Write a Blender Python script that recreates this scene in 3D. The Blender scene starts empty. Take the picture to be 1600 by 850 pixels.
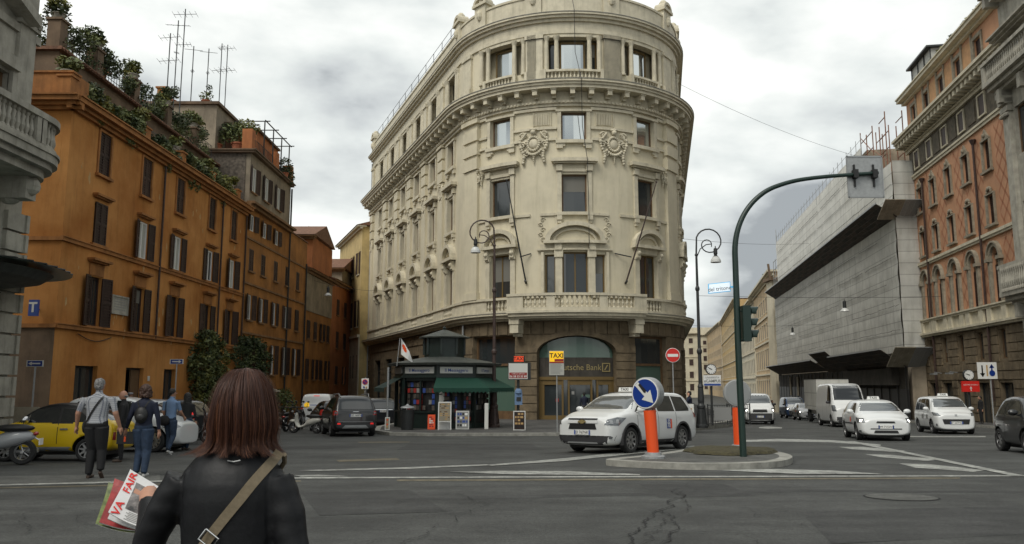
import bpy, bmesh, math, random
from mathutils import Vector, Matrix, noise
from mathutils.bvhtree import BVHTree
random.seed(7)
PI = math.pi
R = math.radians
scene = bpy.context.scene
C = scene.collection

# ---------------------------------------------------------------- camera
CAMZ = 1.6
PITCH = math.atan(175 / 1250)
cam_d = bpy.data.cameras.new('camera')
cam_d.sensor_width = 36
cam_d.lens = 1250 / 1600 * 36
cam_d.clip_start = .05
cam_d.clip_end = 3000
cam = bpy.data.objects.new('camera', cam_d)
cam.location = (0, 0, CAMZ)
cam.rotation_euler = (PI / 2 + PITCH, 0, 0)
C.objects.link(cam)
scene.camera = cam

# ---------------------------------------------------------------- sky and sun
world = bpy.data.worlds.new('World')
scene.world = world
world.use_nodes = True
wt = world.node_tree
wt.nodes.clear()
SUN_EL, SUN_ROT = R(50), R(216)
def wn(t, **k):
 n = wt.nodes.new(t)
 for a, b in k.items():
  setattr(n, a, b)
 return n
sky = wn('ShaderNodeTexSky', sky_type='NISHITA', sun_disc=False, sun_elevation=SUN_EL, sun_rotation=SUN_ROT)
sky.dust_density = 3
bg_sky = wn('ShaderNodeBackground'); bg_sky.inputs[1].default_value = .07
tc = wn('ShaderNodeTexCoord')
mp = wn('ShaderNodeMapping'); mp.inputs['Scale'].default_value = (1.0, 1.0, 2.1); mp.inputs['Location'].default_value = (.35, .2, .62)
n1 = wn('ShaderNodeTexNoise'); n1.inputs['Scale'].default_value = 1.9; n1.inputs['Detail'].default_value = 9; n1.inputs['Roughness'].default_value = .47; n1.inputs['Distortion'].default_value = .35
n2 = wn('ShaderNodeTexNoise'); n2.inputs['Scale'].default_value = 5.5; n2.inputs['Detail'].default_value = 6; n2.inputs['Roughness'].default_value = .5
cr = wn('ShaderNodeValToRGB')
e = cr.color_ramp.elements
e[0].position = .42; e[0].color = (.34, .365, .38, 1)
e[1].position = .58; e[1].color = (.95, .965, .93, 1)
x = e.new(.455); x.color = (.55, .58, .585, 1)
x = e.new(.51); x.color = (.74, .775, .755, 1)
mx = wn('ShaderNodeMath', operation='MULTIPLY_ADD'); mx.inputs[1].default_value = .34
bg_cl = wn('ShaderNodeBackground'); bg_cl.inputs[1].default_value = .88
mix = wn('ShaderNodeMixShader'); mix.inputs[0].default_value = .94
out = wn('ShaderNodeOutputWorld')
L = wt.links.new
L(tc.outputs['Generated'], mp.inputs[0]); L(mp.outputs[0], n1.inputs['Vector']); L(mp.outputs[0], n2.inputs['Vector'])
sb = wn('ShaderNodeMath', operation='SUBTRACT'); sb.inputs[1].default_value = .5
L(n2.outputs[0], sb.inputs[0]); L(sb.outputs[0], mx.inputs[0]); L(n1.outputs[0], mx.inputs[2]); L(mx.outputs[0], cr.inputs[0])
L(cr.outputs[0], bg_cl.inputs[0]); L(sky.outputs[0], bg_sky.inputs[0])
L(bg_sky.outputs[0], mix.inputs[1]); L(bg_cl.outputs[0], mix.inputs[2]); L(mix.outputs[0], out.inputs[0])

sun_d = bpy.data.lights.new('sun', 'SUN')
sun_d.energy = 1.5
sun_d.angle = R(28)
sun_d.color = (1, .96, .88)
sun = bpy.data.objects.new('sun', sun_d)
C.objects.link(sun)
# the sun stands behind the camera, a little to the left
_d = Vector((math.sin(SUN_ROT) * math.cos(SUN_EL), math.cos(SUN_ROT) * math.cos(SUN_EL), math.sin(SUN_EL)))
sun.rotation_euler = _d.to_track_quat('Z', 'Y').to_euler()
vs = scene.view_settings
scene.display_settings.display_device = 'sRGB'
vs.view_transform = 'Standard'; vs.look = 'None'; vs.gamma = 1; vs.use_curve_mapping = False
vs.exposure = 0.42
scene.render.engine = 'CYCLES'
scene.cycles.max_bounces = 5
scene.cycles.diffuse_bounces = 3
scene.cycles.glossy_bounces = 3
scene.cycles.transmission_bounces = 3
scene.cycles.transparent_max_bounces = 6
scene.cycles.caustics_reflective = False
scene.cycles.caustics_refractive = False

# ---------------------------------------------------------------- places
def gz(y):
 """height of the road: it falls gently away from the photographer"""
 f = .33 - .026 * y
 if y < 3: return 0.
 if y < 8:
  t = (y - 3) / 5
  t = t * t * (3 - 2 * t)
  return f * t
 if y > 160: return .33 - .026 * 160
 return f
def pz(y):
 """height of the pavement in front of the corner building"""
 return -.43 - .010 * (y - 34)
cp_, sp_ = math.cos(PITCH), math.sin(PITCH)
def ray(px, py):
 a = (px - 800) / 1250; b = (425 - py) / 1250
 return a, cp_ - b * sp_, sp_ + b * cp_
def at(px, py, Y):
 a, dy, dz = ray(px, py); t = Y / dy
 return Vector((a * t, Y, CAMZ + dz * t))

# ---------------------------------------------------------------- materials
def mat(name, col, rough=.7, metal=0., var=.0, vscale=3., bump=0., bscale=20., col2=None, streak=0., emit=0., spec=.5, coat=0., detail=5, obj=False):
 m = bpy.data.materials.new(name)
 m.use_nodes = True
 nt = m.node_tree; b = nt.nodes['Principled BSDF']
 b.inputs['Base Color'].default_value = (*col, 1)
 b.inputs['Roughness'].default_value = rough
 b.inputs['Metallic'].default_value = metal
 b.inputs['Specular IOR Level'].default_value = spec
 if coat: b.inputs['Coat Weight'].default_value = coat; b.inputs['Coat Roughness'].default_value = .05
 if emit:
  b.inputs['Emission Color'].default_value = (*col, 1); b.inputs['Emission Strength'].default_value = emit
 N = nt.nodes.new; K = nt.links.new
 if var or col2 or bump or streak:
  g = N('ShaderNodeNewGeometry') if not obj else N('ShaderNodeTexCoord')
  pos = g.outputs['Position'] if not obj else g.outputs['Object']
 if var or col2:
  n = N('ShaderNodeTexNoise'); n.inputs['Scale'].default_value = vscale; n.inputs['Detail'].default_value = detail
  n.inputs['Roughness'].default_value = .62
  K(pos, n.inputs['Vector'])
  r = N('ShaderNodeValToRGB')
  r.color_ramp.elements[0].position = .34; r.color_ramp.elements[1].position = .66
  c2 = col2 or tuple(max(0, c * (1 + var)) for c in col)
  c1 = tuple(max(0, c * (1 - var)) for c in col)
  r.color_ramp.elements[0].color = (*c1, 1); r.color_ramp.elements[1].color = (*c2, 1)
  K(n.outputs[0], r.inputs[0])
  last = r.outputs[0]
  if streak:
   ms = N('ShaderNodeMapping'); ms.inputs['Scale'].default_value = (2.2, 2.2, .22)
   K(pos, ms.inputs[0])
   s = N('ShaderNodeTexNoise'); s.inputs['Scale'].default_value = 1.6; s.inputs['Detail'].default_value = 6; s.inputs['Roughness'].default_value = .7
   K(ms.outputs[0], s.inputs['Vector'])
   sr = N('ShaderNodeValToRGB'); sr.color_ramp.elements[0].position = .5; sr.color_ramp.elements[1].position = .72
   sr.color_ramp.elements[0].color = (1, 1, 1, 1); v = 1 - streak; sr.color_ramp.elements[1].color = (v, v, v * .97, 1)
   K(s.outputs[0], sr.inputs[0])
   mm = N('ShaderNodeMix'); mm.data_type = 'RGBA'; mm.blend_type = 'MULTIPLY'; mm.inputs[0].default_value = 1
   K(last, mm.inputs[6]); K(sr.outputs[0], mm.inputs[7]); last = mm.outputs[2]
  K(last, b.inputs['Base Color'])
 if bump:
  n = N('ShaderNodeTexNoise'); n.inputs['Scale'].default_value = bscale; n.inputs['Detail'].default_value = 4
  K(pos, n.inputs['Vector'])
  bp = N('ShaderNodeBump'); bp.inputs['Strength'].default_value = bump; bp.inputs['Distance'].default_value = .02
  K(n.outputs[0], bp.inputs['Height']); K(bp.outputs[0], b.inputs['Normal'])
 return m

M = {}
def panel_tone(m, k=.95):
 nt = m.node_tree; b = nt.nodes['Principled BSDF']; N = nt.nodes.new; K = nt.links.new
 src = b.inputs['Base Color'].links[0].from_socket
 g = N('ShaderNodeNewGeometry'); sp = N('ShaderNodeSeparateXYZ'); cb = N('ShaderNodeCombineXYZ'); K(g.outputs['Position'], sp.inputs[0]); K(sp.outputs[1], cb.inputs[0]); K(sp.outputs[2], cb.inputs[1])
 t = N('ShaderNodeTexBrick'); t.offset = .0; t.inputs['Scale'].default_value = 1
 for a, v in (('Brick Width', 2.3), ('Row Height', .95), ('Mortar Size', .035), ('Bias', 0)): t.inputs[a].default_value = v
 t.inputs['Color1'].default_value = (1, 1, 1, 1); t.inputs['Color2'].default_value = (k, k, k, 1); t.inputs['Mortar'].default_value = (.62, .62, .62, 1)
 K(cb.outputs[0], t.inputs['Vector']); mm = N('ShaderNodeMix'); mm.data_type = 'RGBA'; mm.blend_type = 'MULTIPLY'; mm.inputs[0].default_value = 1
 K(src, mm.inputs[6]); K(t.outputs[0], mm.inputs[7]); K(mm.outputs[2], b.inputs['Base Color'])
def mk(name, *a, **k):
 M[name] = mat(name, *a, **k)
mk('asphalt', (.058, .060, .056), .8, var=.30, vscale=.5, bump=.6, bscale=120, detail=12)
mk('asphalt_patch', (.040, .041, .039), .8, var=.25, vscale=1.5, bump=.6, bscale=90, detail=10)
mk('asphalt_light', (.095, .096, .088), .85, var=.2, vscale=2, bump=.4, bscale=110)
mk('crack', (.014, .014, .014), .95)
mk('paving', (.085, .083, .078), .85, var=.25, vscale=1.4, bump=.3, bscale=60)
mk('kerb', (.27, .265, .235), .8, var=.3, vscale=3.5, bump=.3, bscale=30)
mk('paint_white', (.30, .305, .28), .7, var=.30, vscale=5, detail=9)
mk('paint_yellow', (.125, .108, .068), .75, var=.35, vscale=6, detail=9)
mk('moss', (.055, .048, .022), .95, var=.5, vscale=16, bump=1, bscale=40)
mk('cream', (.60, .545, .405), .8, var=.08, vscale=.7, streak=.13, bump=.12, bscale=14)
mk('cream_trim', (.57, .52, .395), .8, var=.13, vscale=1.6, streak=.24, bump=.2, bscale=18)
mk('cream_cap', (.20, .195, .17), .85, var=.3, vscale=2.5)
mk('travertine', (.155, .118, .072), .85, var=.28, vscale=1.8, streak=.3, bump=.4, bscale=12)
mk('stone_dark', (.10, .085, .06), .85, var=.3, vscale=2, bump=.4, bscale=12)
mk('orange', (.46, .165, .024), .85, var=.24, vscale=.33, streak=.24, bump=.12, bscale=12, detail=12, col2=(.58, .27, .075))
mk('orange_trim', (.33, .14, .04), .85, var=.25, vscale=1.5, streak=.3)
mk('orange_scar', (.46, .30, .13), .9, var=.2, vscale=4)
mk('ochre', (.34, .145, .032), .85, var=.28, vscale=.6, streak=.35, bump=.15, bscale=12, detail=8)
mk('ochre_trim', (.21, .115, .05), .85, var=.3, vscale=1.5)
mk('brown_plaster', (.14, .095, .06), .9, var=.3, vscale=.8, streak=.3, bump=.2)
mk('grey_plaster', (.27, .225, .165), .9, var=.25, vscale=.8, streak=.35, bump=.2)
mk('rose_plaster', (.38, .135, .045), .85, var=.22, vscale=.6, streak=.3)
mk('brick_grey', (.12, .10, .08), .95, var=.45, vscale=5, bump=.6, bscale=9)
mk('shutter', (.035, .017, .012), .6, var=.25, vscale=3)
mk('shutter_faded', (.062, .034, .024), .7, var=.3, vscale=3)
mk('wood', (.13, .075, .035), .6, var=.2, vscale=4)
mk('dark_inside', (.008, .008, .009), .9)  # near-black stands in for unlit rooms behind the openings
mk('tile', (.17, .085, .05), .85, var=.35, vscale=5, bump=.5, bscale=8)
mk('terracotta', (.35, .12, .06), .8, var=.15, vscale=6)
mk('metal_dark', (.022, .024, .024), .5, var=.2, vscale=8)
mk('metal_rust', (.05, .03, .024), .55, var=.3, vscale=6)
mk('metal_grey', (.30, .31, .31), .45, metal=.5)
mk('galv', (.32, .33, .33), .5, metal=.3, var=.12, vscale=10)
mk('green_pole', (.010, .028, .022), .4)
mk('leaf', (.06, .08, .022), .6, var=.3, vscale=7, col2=(.20, .23, .08))
mk('leaf_dark', (.022, .040, .012), .6, vscale=8, var=.3, col2=(.065, .09, .028))
mk('leaf_yellow', (.10, .12, .02), .6, vscale=9, var=.35, col2=(.23, .22, .05))
mk('bark', (.08, .055, .035), .9, var=.3, vscale=8)
mk('grey_stone', (.36, .34, .285), .85, var=.22, vscale=1.6, streak=.35, bump=.25, bscale=14)
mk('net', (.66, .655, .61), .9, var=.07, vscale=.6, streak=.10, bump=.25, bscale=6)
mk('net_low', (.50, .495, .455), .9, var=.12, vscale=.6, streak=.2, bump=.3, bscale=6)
mk('seam', (.16, .155, .14), .9)
mk('blind', (.16, .155, .135), .7)
mk('mag_dim', (.10, .085, .07), .6, var=.5, vscale=6)  # cover colour darkened to stand for display behind glass
mk('board_dark', (.05, .044, .036), .85, var=.35, vscale=1.2, streak=.3)
mk('board_under', (.075, .06, .048), .9, var=.4, vscale=3)
mk('board_light', (.28, .25, .19), .85, var=.2, vscale=2)
mk('rust', (.22, .10, .06), .7, var=.3, vscale=3)
mk('patterned', (.50, .265, .15), .85, var=.12, vscale=.8)
mk('stucco', (.48, .27, .13), .85, var=.15, vscale=2)
mk('pat_trim', (.27, .235, .175), .85, var=.25, vscale=3)
mk('glass_canopy', (.25, .33, .31), .3)
mk('glass_front', (.16, .17, .175), .07, metal=.6)
mk('pat_line', (.41, .18, .095), .85)
mk('panel_dark', (.10, .085, .06), .85, var=.35, vscale=3)
mk('far_peach', (.52, .38, .22), .85, var=.15, vscale=.3, streak=.2)
mk('far_yellow', (.50, .35, .16), .85, var=.15, vscale=.3, streak=.2)
mk('far_cream', (.55, .50, .38), .85, var=.12, vscale=.3, streak=.2)
mk('far_trim', (.52, .46, .34), .85, var=.2, vscale=.6)
mk('yellow_wall', (.50, .38, .17), .85, var=.15, vscale=.8, streak=.25)
mk('kiosk_green', (.008, .017, .014), .45, var=.2, vscale=4)
mk('kiosk_roof', (.058, .064, .056), .6, var=.3, vscale=4, streak=.2)
mk('awning', (.003, .045, .027), .75)
mk('awning_dark', (.004, .02, .015), .8)
mk('white', (.75, .75, .72), .5)
mk('paper', (.62, .62, .58), .7)
mk('black', (.012, .012, .012), .5)
mk('rubber', (.018, .018, .018), .85)
mk('plastic', (.03, .03, .032), .5)
mk('chrome', (.6, .6, .6), .18, metal=1)
mk('rim', (.42, .42, .42), .3, metal=.8)
mk('blue_sign', (.006, .035, .22), .35)
mk('red_sign', (.62, .02, .015), .4)
mk('red_dark', (.30, .025, .02), .5)
mk('red_orange', (.78, .085, .012), .45)
mk('taxi_red', (.80, .07, .015), .5, emit=.25)
mk('taxi_yellow', (.95, .55, .01), .5, emit=.25)
mk('sign_lit', (.75, .84, .92), .5, emit=.35)
mk('sign_cyan', (.10, .45, .75), .5, emit=.3)
mk('print_blue', (.03, .07, .28), .6)
mk('print_grey', (.25, .25, .24), .6)
mk('green_glass', (.085, .14, .11), .12, spec=.6)
mk('gold', (.15, .098, .032), .5, metal=.2)
mk('brass', (.34, .27, .12), .4, metal=.4)
mk('lamp_red', (.75, .02, .015), .25, emit=.35)
mk('lamp_redoff', (.30, .012, .012), .2, coat=.5)
mk('lamp_on', (1, .95, .85), .3, emit=5)
mk('lamp_glass', (.16, .17, .18), .12, metal=.3, spec=.8, coat=.6)
mk('lamp_milk', (.55, .56, .54), .3)
mk('skin', (.42, .22, .145), .55, var=.08, vscale=12)
mk('skin_dark', (.28, .14, .09), .55)
mk('glassy', (.012, .014, .015), .06, spec=.9, coat=.3)
mk('window_glass', (.030, .036, .038), .07, spec=1.0)
mk('bright_glass', (.55, .58, .58), .05, metal=.9)
mk('curtain', (.42, .42, .38), .6)
for nm, c in dict(carwhite=(.66, .67, .66), caryellow=(.70, .47, .008), carblack=(.008, .008, .009), cardark=(.018, .02, .024), carsilver=(.33, .34, .35), carred=(.30, .02, .02), carblue=(.02, .06, .16), scooterwhite=(.55, .54, .48)).items():
 mk(nm, c, .35, coat=.7)

def speckle(m, sc=34, lo=.62, hi=1.42):
 nt = m.node_tree; b = nt.nodes['Principled BSDF']; N = nt.nodes.new; K = nt.links.new
 src = b.inputs['Base Color'].links[0].from_socket; g = N('ShaderNodeNewGeometry')
 last = src
 for s_, a, c, st in ((sc, lo, hi, None), (1.0, .74, 1.16, (.10, 1.5, 1)), (.8, .76, 1.12, None), (5, .86, 1.1, None)):
  v = g.outputs['Position']
  if st: mp_ = N('ShaderNodeMapping'); mp_.inputs['Scale'].default_value = st; K(v, mp_.inputs[0]); v = mp_.outputs[0]
  n = N('ShaderNodeTexNoise'); n.inputs['Scale'].default_value = s_; n.inputs['Detail'].default_value = 5; n.inputs['Roughness'].default_value = .7; K(v, n.inputs['Vector'])
  r = N('ShaderNodeMapRange'); r.inputs['From Min'].default_value = .35; r.inputs['From Max'].default_value = .65; r.inputs['To Min'].default_value = a; r.inputs['To Max'].default_value = c; K(n.outputs[0], r.inputs['Value'])
  mm = N('ShaderNodeMix'); mm.data_type = 'RGBA'; mm.blend_type = 'MULTIPLY'; mm.inputs[0].default_value = 1; K(last, mm.inputs[6]); K(r.outputs[0], mm.inputs[7]); last = mm.outputs[2]
 K(last, b.inputs['Base Color'])
for k_ in ('asphalt', 'asphalt_patch', 'asphalt_light', 'paving', 'paint_white', 'paint_yellow'): speckle(M[k_])
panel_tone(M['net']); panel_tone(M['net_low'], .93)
# ---------------------------------------------------------------- object tools
OFF = {}
def tag(o, label=None, cat=None, group=None, kind=None):
 if label: o['label'] = label
 if cat: o['category'] = cat
 if group: o['group'] = group
 if kind: o['kind'] = kind
 return o
def thing(name, label, cat, loc=(0, 0, 0), rz=0, group=None):
 o = bpy.data.objects.new(name, None)
 o.empty_display_size = .2
 o.location = loc; o.rotation_euler = (0, 0, rz)
 C.objects.link(o)
 return tag(o, label, cat, group)
def wthing(name, label, cat, loc, group=None):
 """a thing whose parts are written in world coordinates"""
 o = thing(name, label, cat, loc, 0, group)
 OFF[o.name] = Vector(loc)
 return o
def link(name, me, parent=None, mats=None):
 o = bpy.data.objects.new(name, me)
 C.objects.link(o)
 if mats is not None:
  if not isinstance(mats, (list, tuple)): mats = [mats]
  for m in mats: me.materials.append(M[m] if isinstance(m, str) else m)
 if parent is not None:
  o.parent = parent
  if parent.name in OFF:
   off = OFF[parent.name]
   me.transform(Matrix.Translation(-off))
   OFF[o.name] = off
 return o
SPLIT = set('window_hood pilaster pedestal_course terrace_post wall_band upper_post window_columns roof_rail door_sticker shop_lamp sign_clamp shop_opening corner_quoins attic_pilaster drainpipe chimney notice glazed_opening scaffold_frame stucco_panel'.split())
class MB:
 def __init__(s): s.v = []; s.f = []; s.m = []; s.cur = 0; s.g = []
 def clusters(s, tol=.03):
  g = s.g; n = len(g); par = list(range(n)); bb = []
  for v0, v1, f0, f1 in g:
   P_ = s.v[v0:v1]; bb.append([(min(p[k] for p in P_) - tol, max(p[k] for p in P_) + tol) for k in range(3)])
  def fd(i):
   while par[i] != i: i = par[i]
   return i
  for i in range(n):
   for j in range(i):
    if all(bb[i][k][0] < bb[j][k][1] and bb[j][k][0] < bb[i][k][1] for k in range(3)): par[fd(i)] = fd(j)
  out_ = {}
  for i in range(n): out_.setdefault(fd(i), []).append(g[i])
  res = []
  for gs in out_.values():
   m = MB()
   for v0, v1, f0, f1 in gs:
    o = len(m.v) - v0; m.v += s.v[v0:v1]; m.f += [tuple(i + o for i in f) for f in s.f[f0:f1]]; m.m += s.m[f0:f1]
   res.append(m)
  return res
 def add(s, vs_, fs, mi=None):
  b = len(s.v); s.g.append((b, b + len(vs_), len(s.f), len(s.f) + len(fs)))
  s.v += [tuple(v) for v in vs_]
  for f in fs: s.f.append(tuple(b + i for i in f)); s.m.append(s.cur if mi is None else mi)
  return s
 def box(s, x0, x1, y0, y1, z0, z1, mi=None, T=None):
  vs_ = [(x, y, z) for z in (z0, z1) for y in (y0, y1) for x in (x0, x1)]
  if T is not None: vs_ = [T @ Vector(v) for v in vs_]
  return s.add(vs_, [(0, 2, 3, 1), (4, 5, 7, 6), (0, 1, 5, 4), (2, 6, 7, 3), (0, 4, 6, 2), (1, 3, 7, 5)], mi)
 def tube(s, pts, r, n=8, mi=None, caps=True):
  pts = [Vector(p) for p in pts]
  rs = r if isinstance(r, (list, tuple)) else [r] * len(pts)
  rings = []
  up = None
  for i, p in enumerate(pts):
   d = (pts[min(i + 1, len(pts) - 1)] - pts[max(i - 1, 0)])
   if d.length < 1e-9: d = Vector((0, 0, 1))
   d.normalize()
   if up is None: up = Vector((1, 0, 0)) if abs(d.x) < .8 else Vector((0, 1, 0))
   a = (up - d * up.dot(d))
   if a.length < 1e-4: a = d.orthogonal()
   a.normalize(); up = a
   b = d.cross(a)
   rings.append([p + (a * math.cos(2 * PI * k / n) + b * math.sin(2 * PI * k / n)) * rs[i] for k in range(n)])
  vs_ = [v for ring in rings for v in ring]
  fs = []
  for i in range(len(pts) - 1):
   for k in range(n):
    k2 = (k + 1) % n
    fs.append((i * n + k, i * n + k2, (i + 1) * n + k2, (i + 1) * n + k))
  if caps:
   fs.append(tuple(range(n - 1, -1, -1))); fs.append(tuple((len(pts) - 1) * n + k for k in range(n)))
  return s.add(vs_, fs, mi)
 def lathe(s, prof, c=(0, 0, 0), n=16, axis='z', mi=None, T=None, ring=False):
  c = Vector(c); vs_ = []
  for r, z in prof:
   for k in range(n):
    a = 2 * PI * k / n
    if axis == 'z': v = Vector((r * math.cos(a), r * math.sin(a), z))
    elif axis == 'y': v = Vector((r * math.cos(a), z, r * math.sin(a)))
    else: v = Vector((z, r * math.cos(a), r * math.sin(a)))
    v += c
    vs_.append(T @ v if T is not None else v)
  fs = []
  for i in range(len(prof) - 1):
   for k in range(n):
    k2 = (k + 1) % n
    fs.append((i * n + k, i * n + k2, (i + 1) * n + k2, (i + 1) * n + k))
  j = (len(prof) - 1) * n
  if ring: fs += [(j + k, j + (k + 1) % n, (k + 1) % n, k) for k in range(n)]
  else: fs.append(tuple(range(n - 1, -1, -1))); fs.append(tuple(j + k for k in range(n)))
  return s.add(vs_, fs, mi)
 def prism(s, poly, f, w0, w1, mi=None):
  """poly in 2D; f(u,v,w) -> world point; extruded from w0 to w1"""
  n = len(poly)
  vs_ = [f(u, v, w0) for u, v in poly] + [f(u, v, w1) for u, v in poly]
  fs = [tuple(range(n - 1, -1, -1)), tuple(range(n, 2 * n))] + [(k, (k + 1) % n, n + (k + 1) % n, n + k) for k in range(n)]
  return s.add(vs_, fs, mi)
 def ball(s, c, r, n=8, m=6, mi=None):
  if not isinstance(r, (tuple, list)): r = (r, r, r)
  prof = []
  vs_ = [(c[0], c[1], c[2] - r[2])]
  for j in range(1, m):
   t = PI * j / m
   for k in range(n):
    a = 2 * PI * k / n
    vs_.append((c[0] + r[0] * math.sin(t) * math.cos(a), c[1] + r[1] * math.sin(t) * math.sin(a), c[2] - r[2] * math.cos(t)))
  vs_.append((c[0], c[1], c[2] + r[2]))
  fs = [(0, 1 + (k + 1) % n, 1 + k) for k in range(n)]
  for j in range(m - 2):
   for k in range(n):
    k2 = (k + 1) % n
    fs.append((1 + j * n + k, 1 + j * n + k2, 1 + (j + 1) * n + k2, 1 + (j + 1) * n + k))
  q = len(vs_) - 1
  fs += [(q, 1 + (m - 2) * n + k, 1 + (m - 2) * n + (k + 1) % n) for k in range(n)]
  return s.add(vs_, fs, mi)
 def leaves(s, c, r, n, size=.12, mi=None, T=None):
  n = int(n * 1.5); size = size * .8
  for _ in range(n):
   while True:
    p = Vector((random.uniform(-1, 1), random.uniform(-1, 1), random.uniform(-1, 1)))
    if p.length <= 1: break
   p = Vector((c[0] + p.x * r[0], c[1] + p.y * r[1], c[2] + p.z * r[2]))
   u = Vector((random.gauss(0, 1), random.gauss(0, 1), random.gauss(0, .6))).normalized()
   w = u.orthogonal().normalized(); w.rotate(Matrix.Rotation(random.uniform(0, 6.3), 3, u))
   k = size * random.uniform(.6, 1.4)
   s.add([p - u * k, p + w * k * .45, p + u * k, p - w * k * .45], [(0, 1, 2, 3)], mi)
  return s
 def mesh(s, name, smooth=False):
  me = bpy.data.meshes.new(name)
  me.from_pydata(s.v, [], s.f)
  me.polygons.foreach_set('material_index', s.m)
  if smooth: me.polygons.foreach_set('use_smooth', [True] * len(me.polygons))
  me.update()
  return me
 def build(s, name, mats, parent=None, smooth=False, recalc=True, label=None, cat=None, group=None, kind=None):
  if name in SPLIT and len(s.g) > 1:
   cl = s.clusters()
   if len(cl) > 1:
    for m in cl: o = m.build(name, mats, parent, smooth, recalc, label)
    return o
  me = s.mesh(name, smooth)
  if recalc:
   bm = bmesh.new(); bm.from_mesh(me); bmesh.ops.recalc_face_normals(bm, faces=bm.faces); bm.to_mesh(me); bm.free()
  o = link(name, me, parent, mats)
  tag(o, label, cat, group, kind)
  return o
def leafmesh(name, mats, parent, clumps, size=.12, **k):
 mb = MB()
 for c, r, n, mi in clumps: mb.leaves(c, r, n, size, mi)
 return mb.build(name, mats, parent, recalc=False, **k)
def copy_tree(o, parent=None):
 c = o.copy(); C.objects.link(c)
 if parent is not None: c.parent = parent
 for ch in list(o.children): copy_tree(ch, c)
 return c
def evalmesh(me, mods, name='m'):
 """apply modifiers to a mesh datablock through the depsgraph"""
 o = bpy.data.objects.new('tmp', me); C.objects.link(o)
 extra = []
 for typ, kw in mods:
  md = o.modifiers.new(typ, typ)
  for a, b in kw.items(): setattr(md, a, b)
 dg = bpy.context.evaluated_depsgraph_get()
 r = bpy.data.meshes.new_from_object(o.evaluated_get(dg))
 r.name = name
 bpy.data.objects.remove(o)
 return r
_txt = {}
def text(s, size, m, parent, f, name='lettering', ext=.004, sx=1., label=None, bold=0.):
 """flat lettering: f maps (u right, v up, w out) to a point; centred on u=0,v=0"""
 key = (s, bold)
 if key not in _txt:
  cu = bpy.data.curves.new('t', 'FONT'); cu.body = s; cu.align_x = 'CENTER'; cu.align_y = 'CENTER'; cu.size = 1; cu.extrude = 0; cu.offset = bold
  cu.resolution_u = 3
  o = bpy.data.objects.new('t', cu); C.objects.link(o)
  dg = bpy.context.evaluated_depsgraph_get()
  me = bpy.data.meshes.new_from_object(o.evaluated_get(dg)); bpy.data.objects.remove(o)
  _txt[key] = ([tuple(v.co) for v in me.vertices], [tuple(p.vertices) for p in me.polygons])
 vs_, fs = _txt[key]
 mb = MB(); mb.add([f(v[0] * size * sx, v[1] * size, ext) for v in vs_], fs)
 return mb.build(name, m, parent, recalc=False, label=label)
def frame(o, u, v=(0, 0, 1)):
 """returns f(a,b,w)=o+a*u+b*v+w*(u x v)"""
 o = Vector(o); u = Vector(u).normalized(); v = Vector(v).normalized(); w = u.cross(v)
 return lambda a, b, c: o + u * a + v * b + w * c
def fbox(mb, f, a0, a1, b0, b1, c0, c1, mi=None):
 vs_ = [f(a, b, c) for b in (b0, b1) for c in (c0, c1) for a in (a0, a1)]
 return mb.add(vs_, [(0, 2, 3, 1), (4, 5, 7, 6), (0, 1, 5, 4), (2, 6, 7, 3), (0, 4, 6, 2), (1, 3, 7, 5)], mi)

# ---------------------------------------------------------------- the setting: ground
def ground():
 mb = MB()
 ys = [-60, 0, 3, 3.8, 4.6, 5.4, 6.2, 7.0, 8, 160, 900]
 xs = [-500, 500]
 for x_ in xs:
  pass
 vs_ = [(x_, y, gz(y)) for y in ys for x_ in xs]
 fs = [(2 * i, 2 * i + 1, 2 * i + 3, 2 * i + 2) for i in range(len(ys) - 1)]
 mb.add(vs_, fs)
 return mb.build('road', 'asphalt', kind='structure')
road = ground()
def sheet(name, poly, dz, m, kind='structure', parent=None, zf=gz):
 mb = MB(); mb.add([(a, b, zf(b) + dz) for a, b in poly], [tuple(range(len(poly)))])
 me = mb.mesh(name)
 bm = bmesh.new(); bm.from_mesh(me); bmesh.ops.recalc_face_normals(bm, faces=bm.faces)
 for f_ in bm.faces:
  if f_.normal.z < 0: f_.normal_flip()
 bmesh.ops.triangulate(bm, faces=bm.faces); bm.to_mesh(me); bm.free()
 o = link(name, me, parent, m)
 if parent is None: o['kind'] = kind
 return o
def slab(name, poly, top, m, bottom=-1.2, mk_='kerb', kerb_w=.25):
 """raised pavement with a kerb stone edge; top(y) gives its height"""
 mb = MB()
 n = len(poly)
 # inner polygon shrunk by kerb width
 inner = []
 for i in range(n):
  p0, p1, p2 = Vector(poly[i - 1]), Vector(poly[i]), Vector(poly[(i + 1) % n])
  d1 = (p1 - p0).normalized(); d2 = (p2 - p1).normalized()
  nn = (Vector((-d1.y, d1.x)) + Vector((-d2.y, d2.x))); nn.normalize()
  k = kerb_w / max(.4, nn.dot(Vector((-d1.y, d1.x))))
  inner.append(p1 + nn * k)
 o_ = [(a, b, top(b)) for a, b in poly]; bt = [(a, b, top(b) + bottom) for a, b in poly]; inn = [(p.x, p.y, top(p.y)) for p in inner]
 mb.add(bt + o_ + inn, [], 1)
 for i in range(n):
  j = (i + 1) % n
  mb.f.append((i, j, n + j, n + i)); mb.m.append(1)
  mb.f.append((n + i, n + j, 2 * n + j, 2 * n + i)); mb.m.append(1)
 mb.f.append(tuple(range(2 * n, 3 * n))); mb.m.append(0)
 return mb.build(name, [m, mk_], kind='structure')

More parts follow.
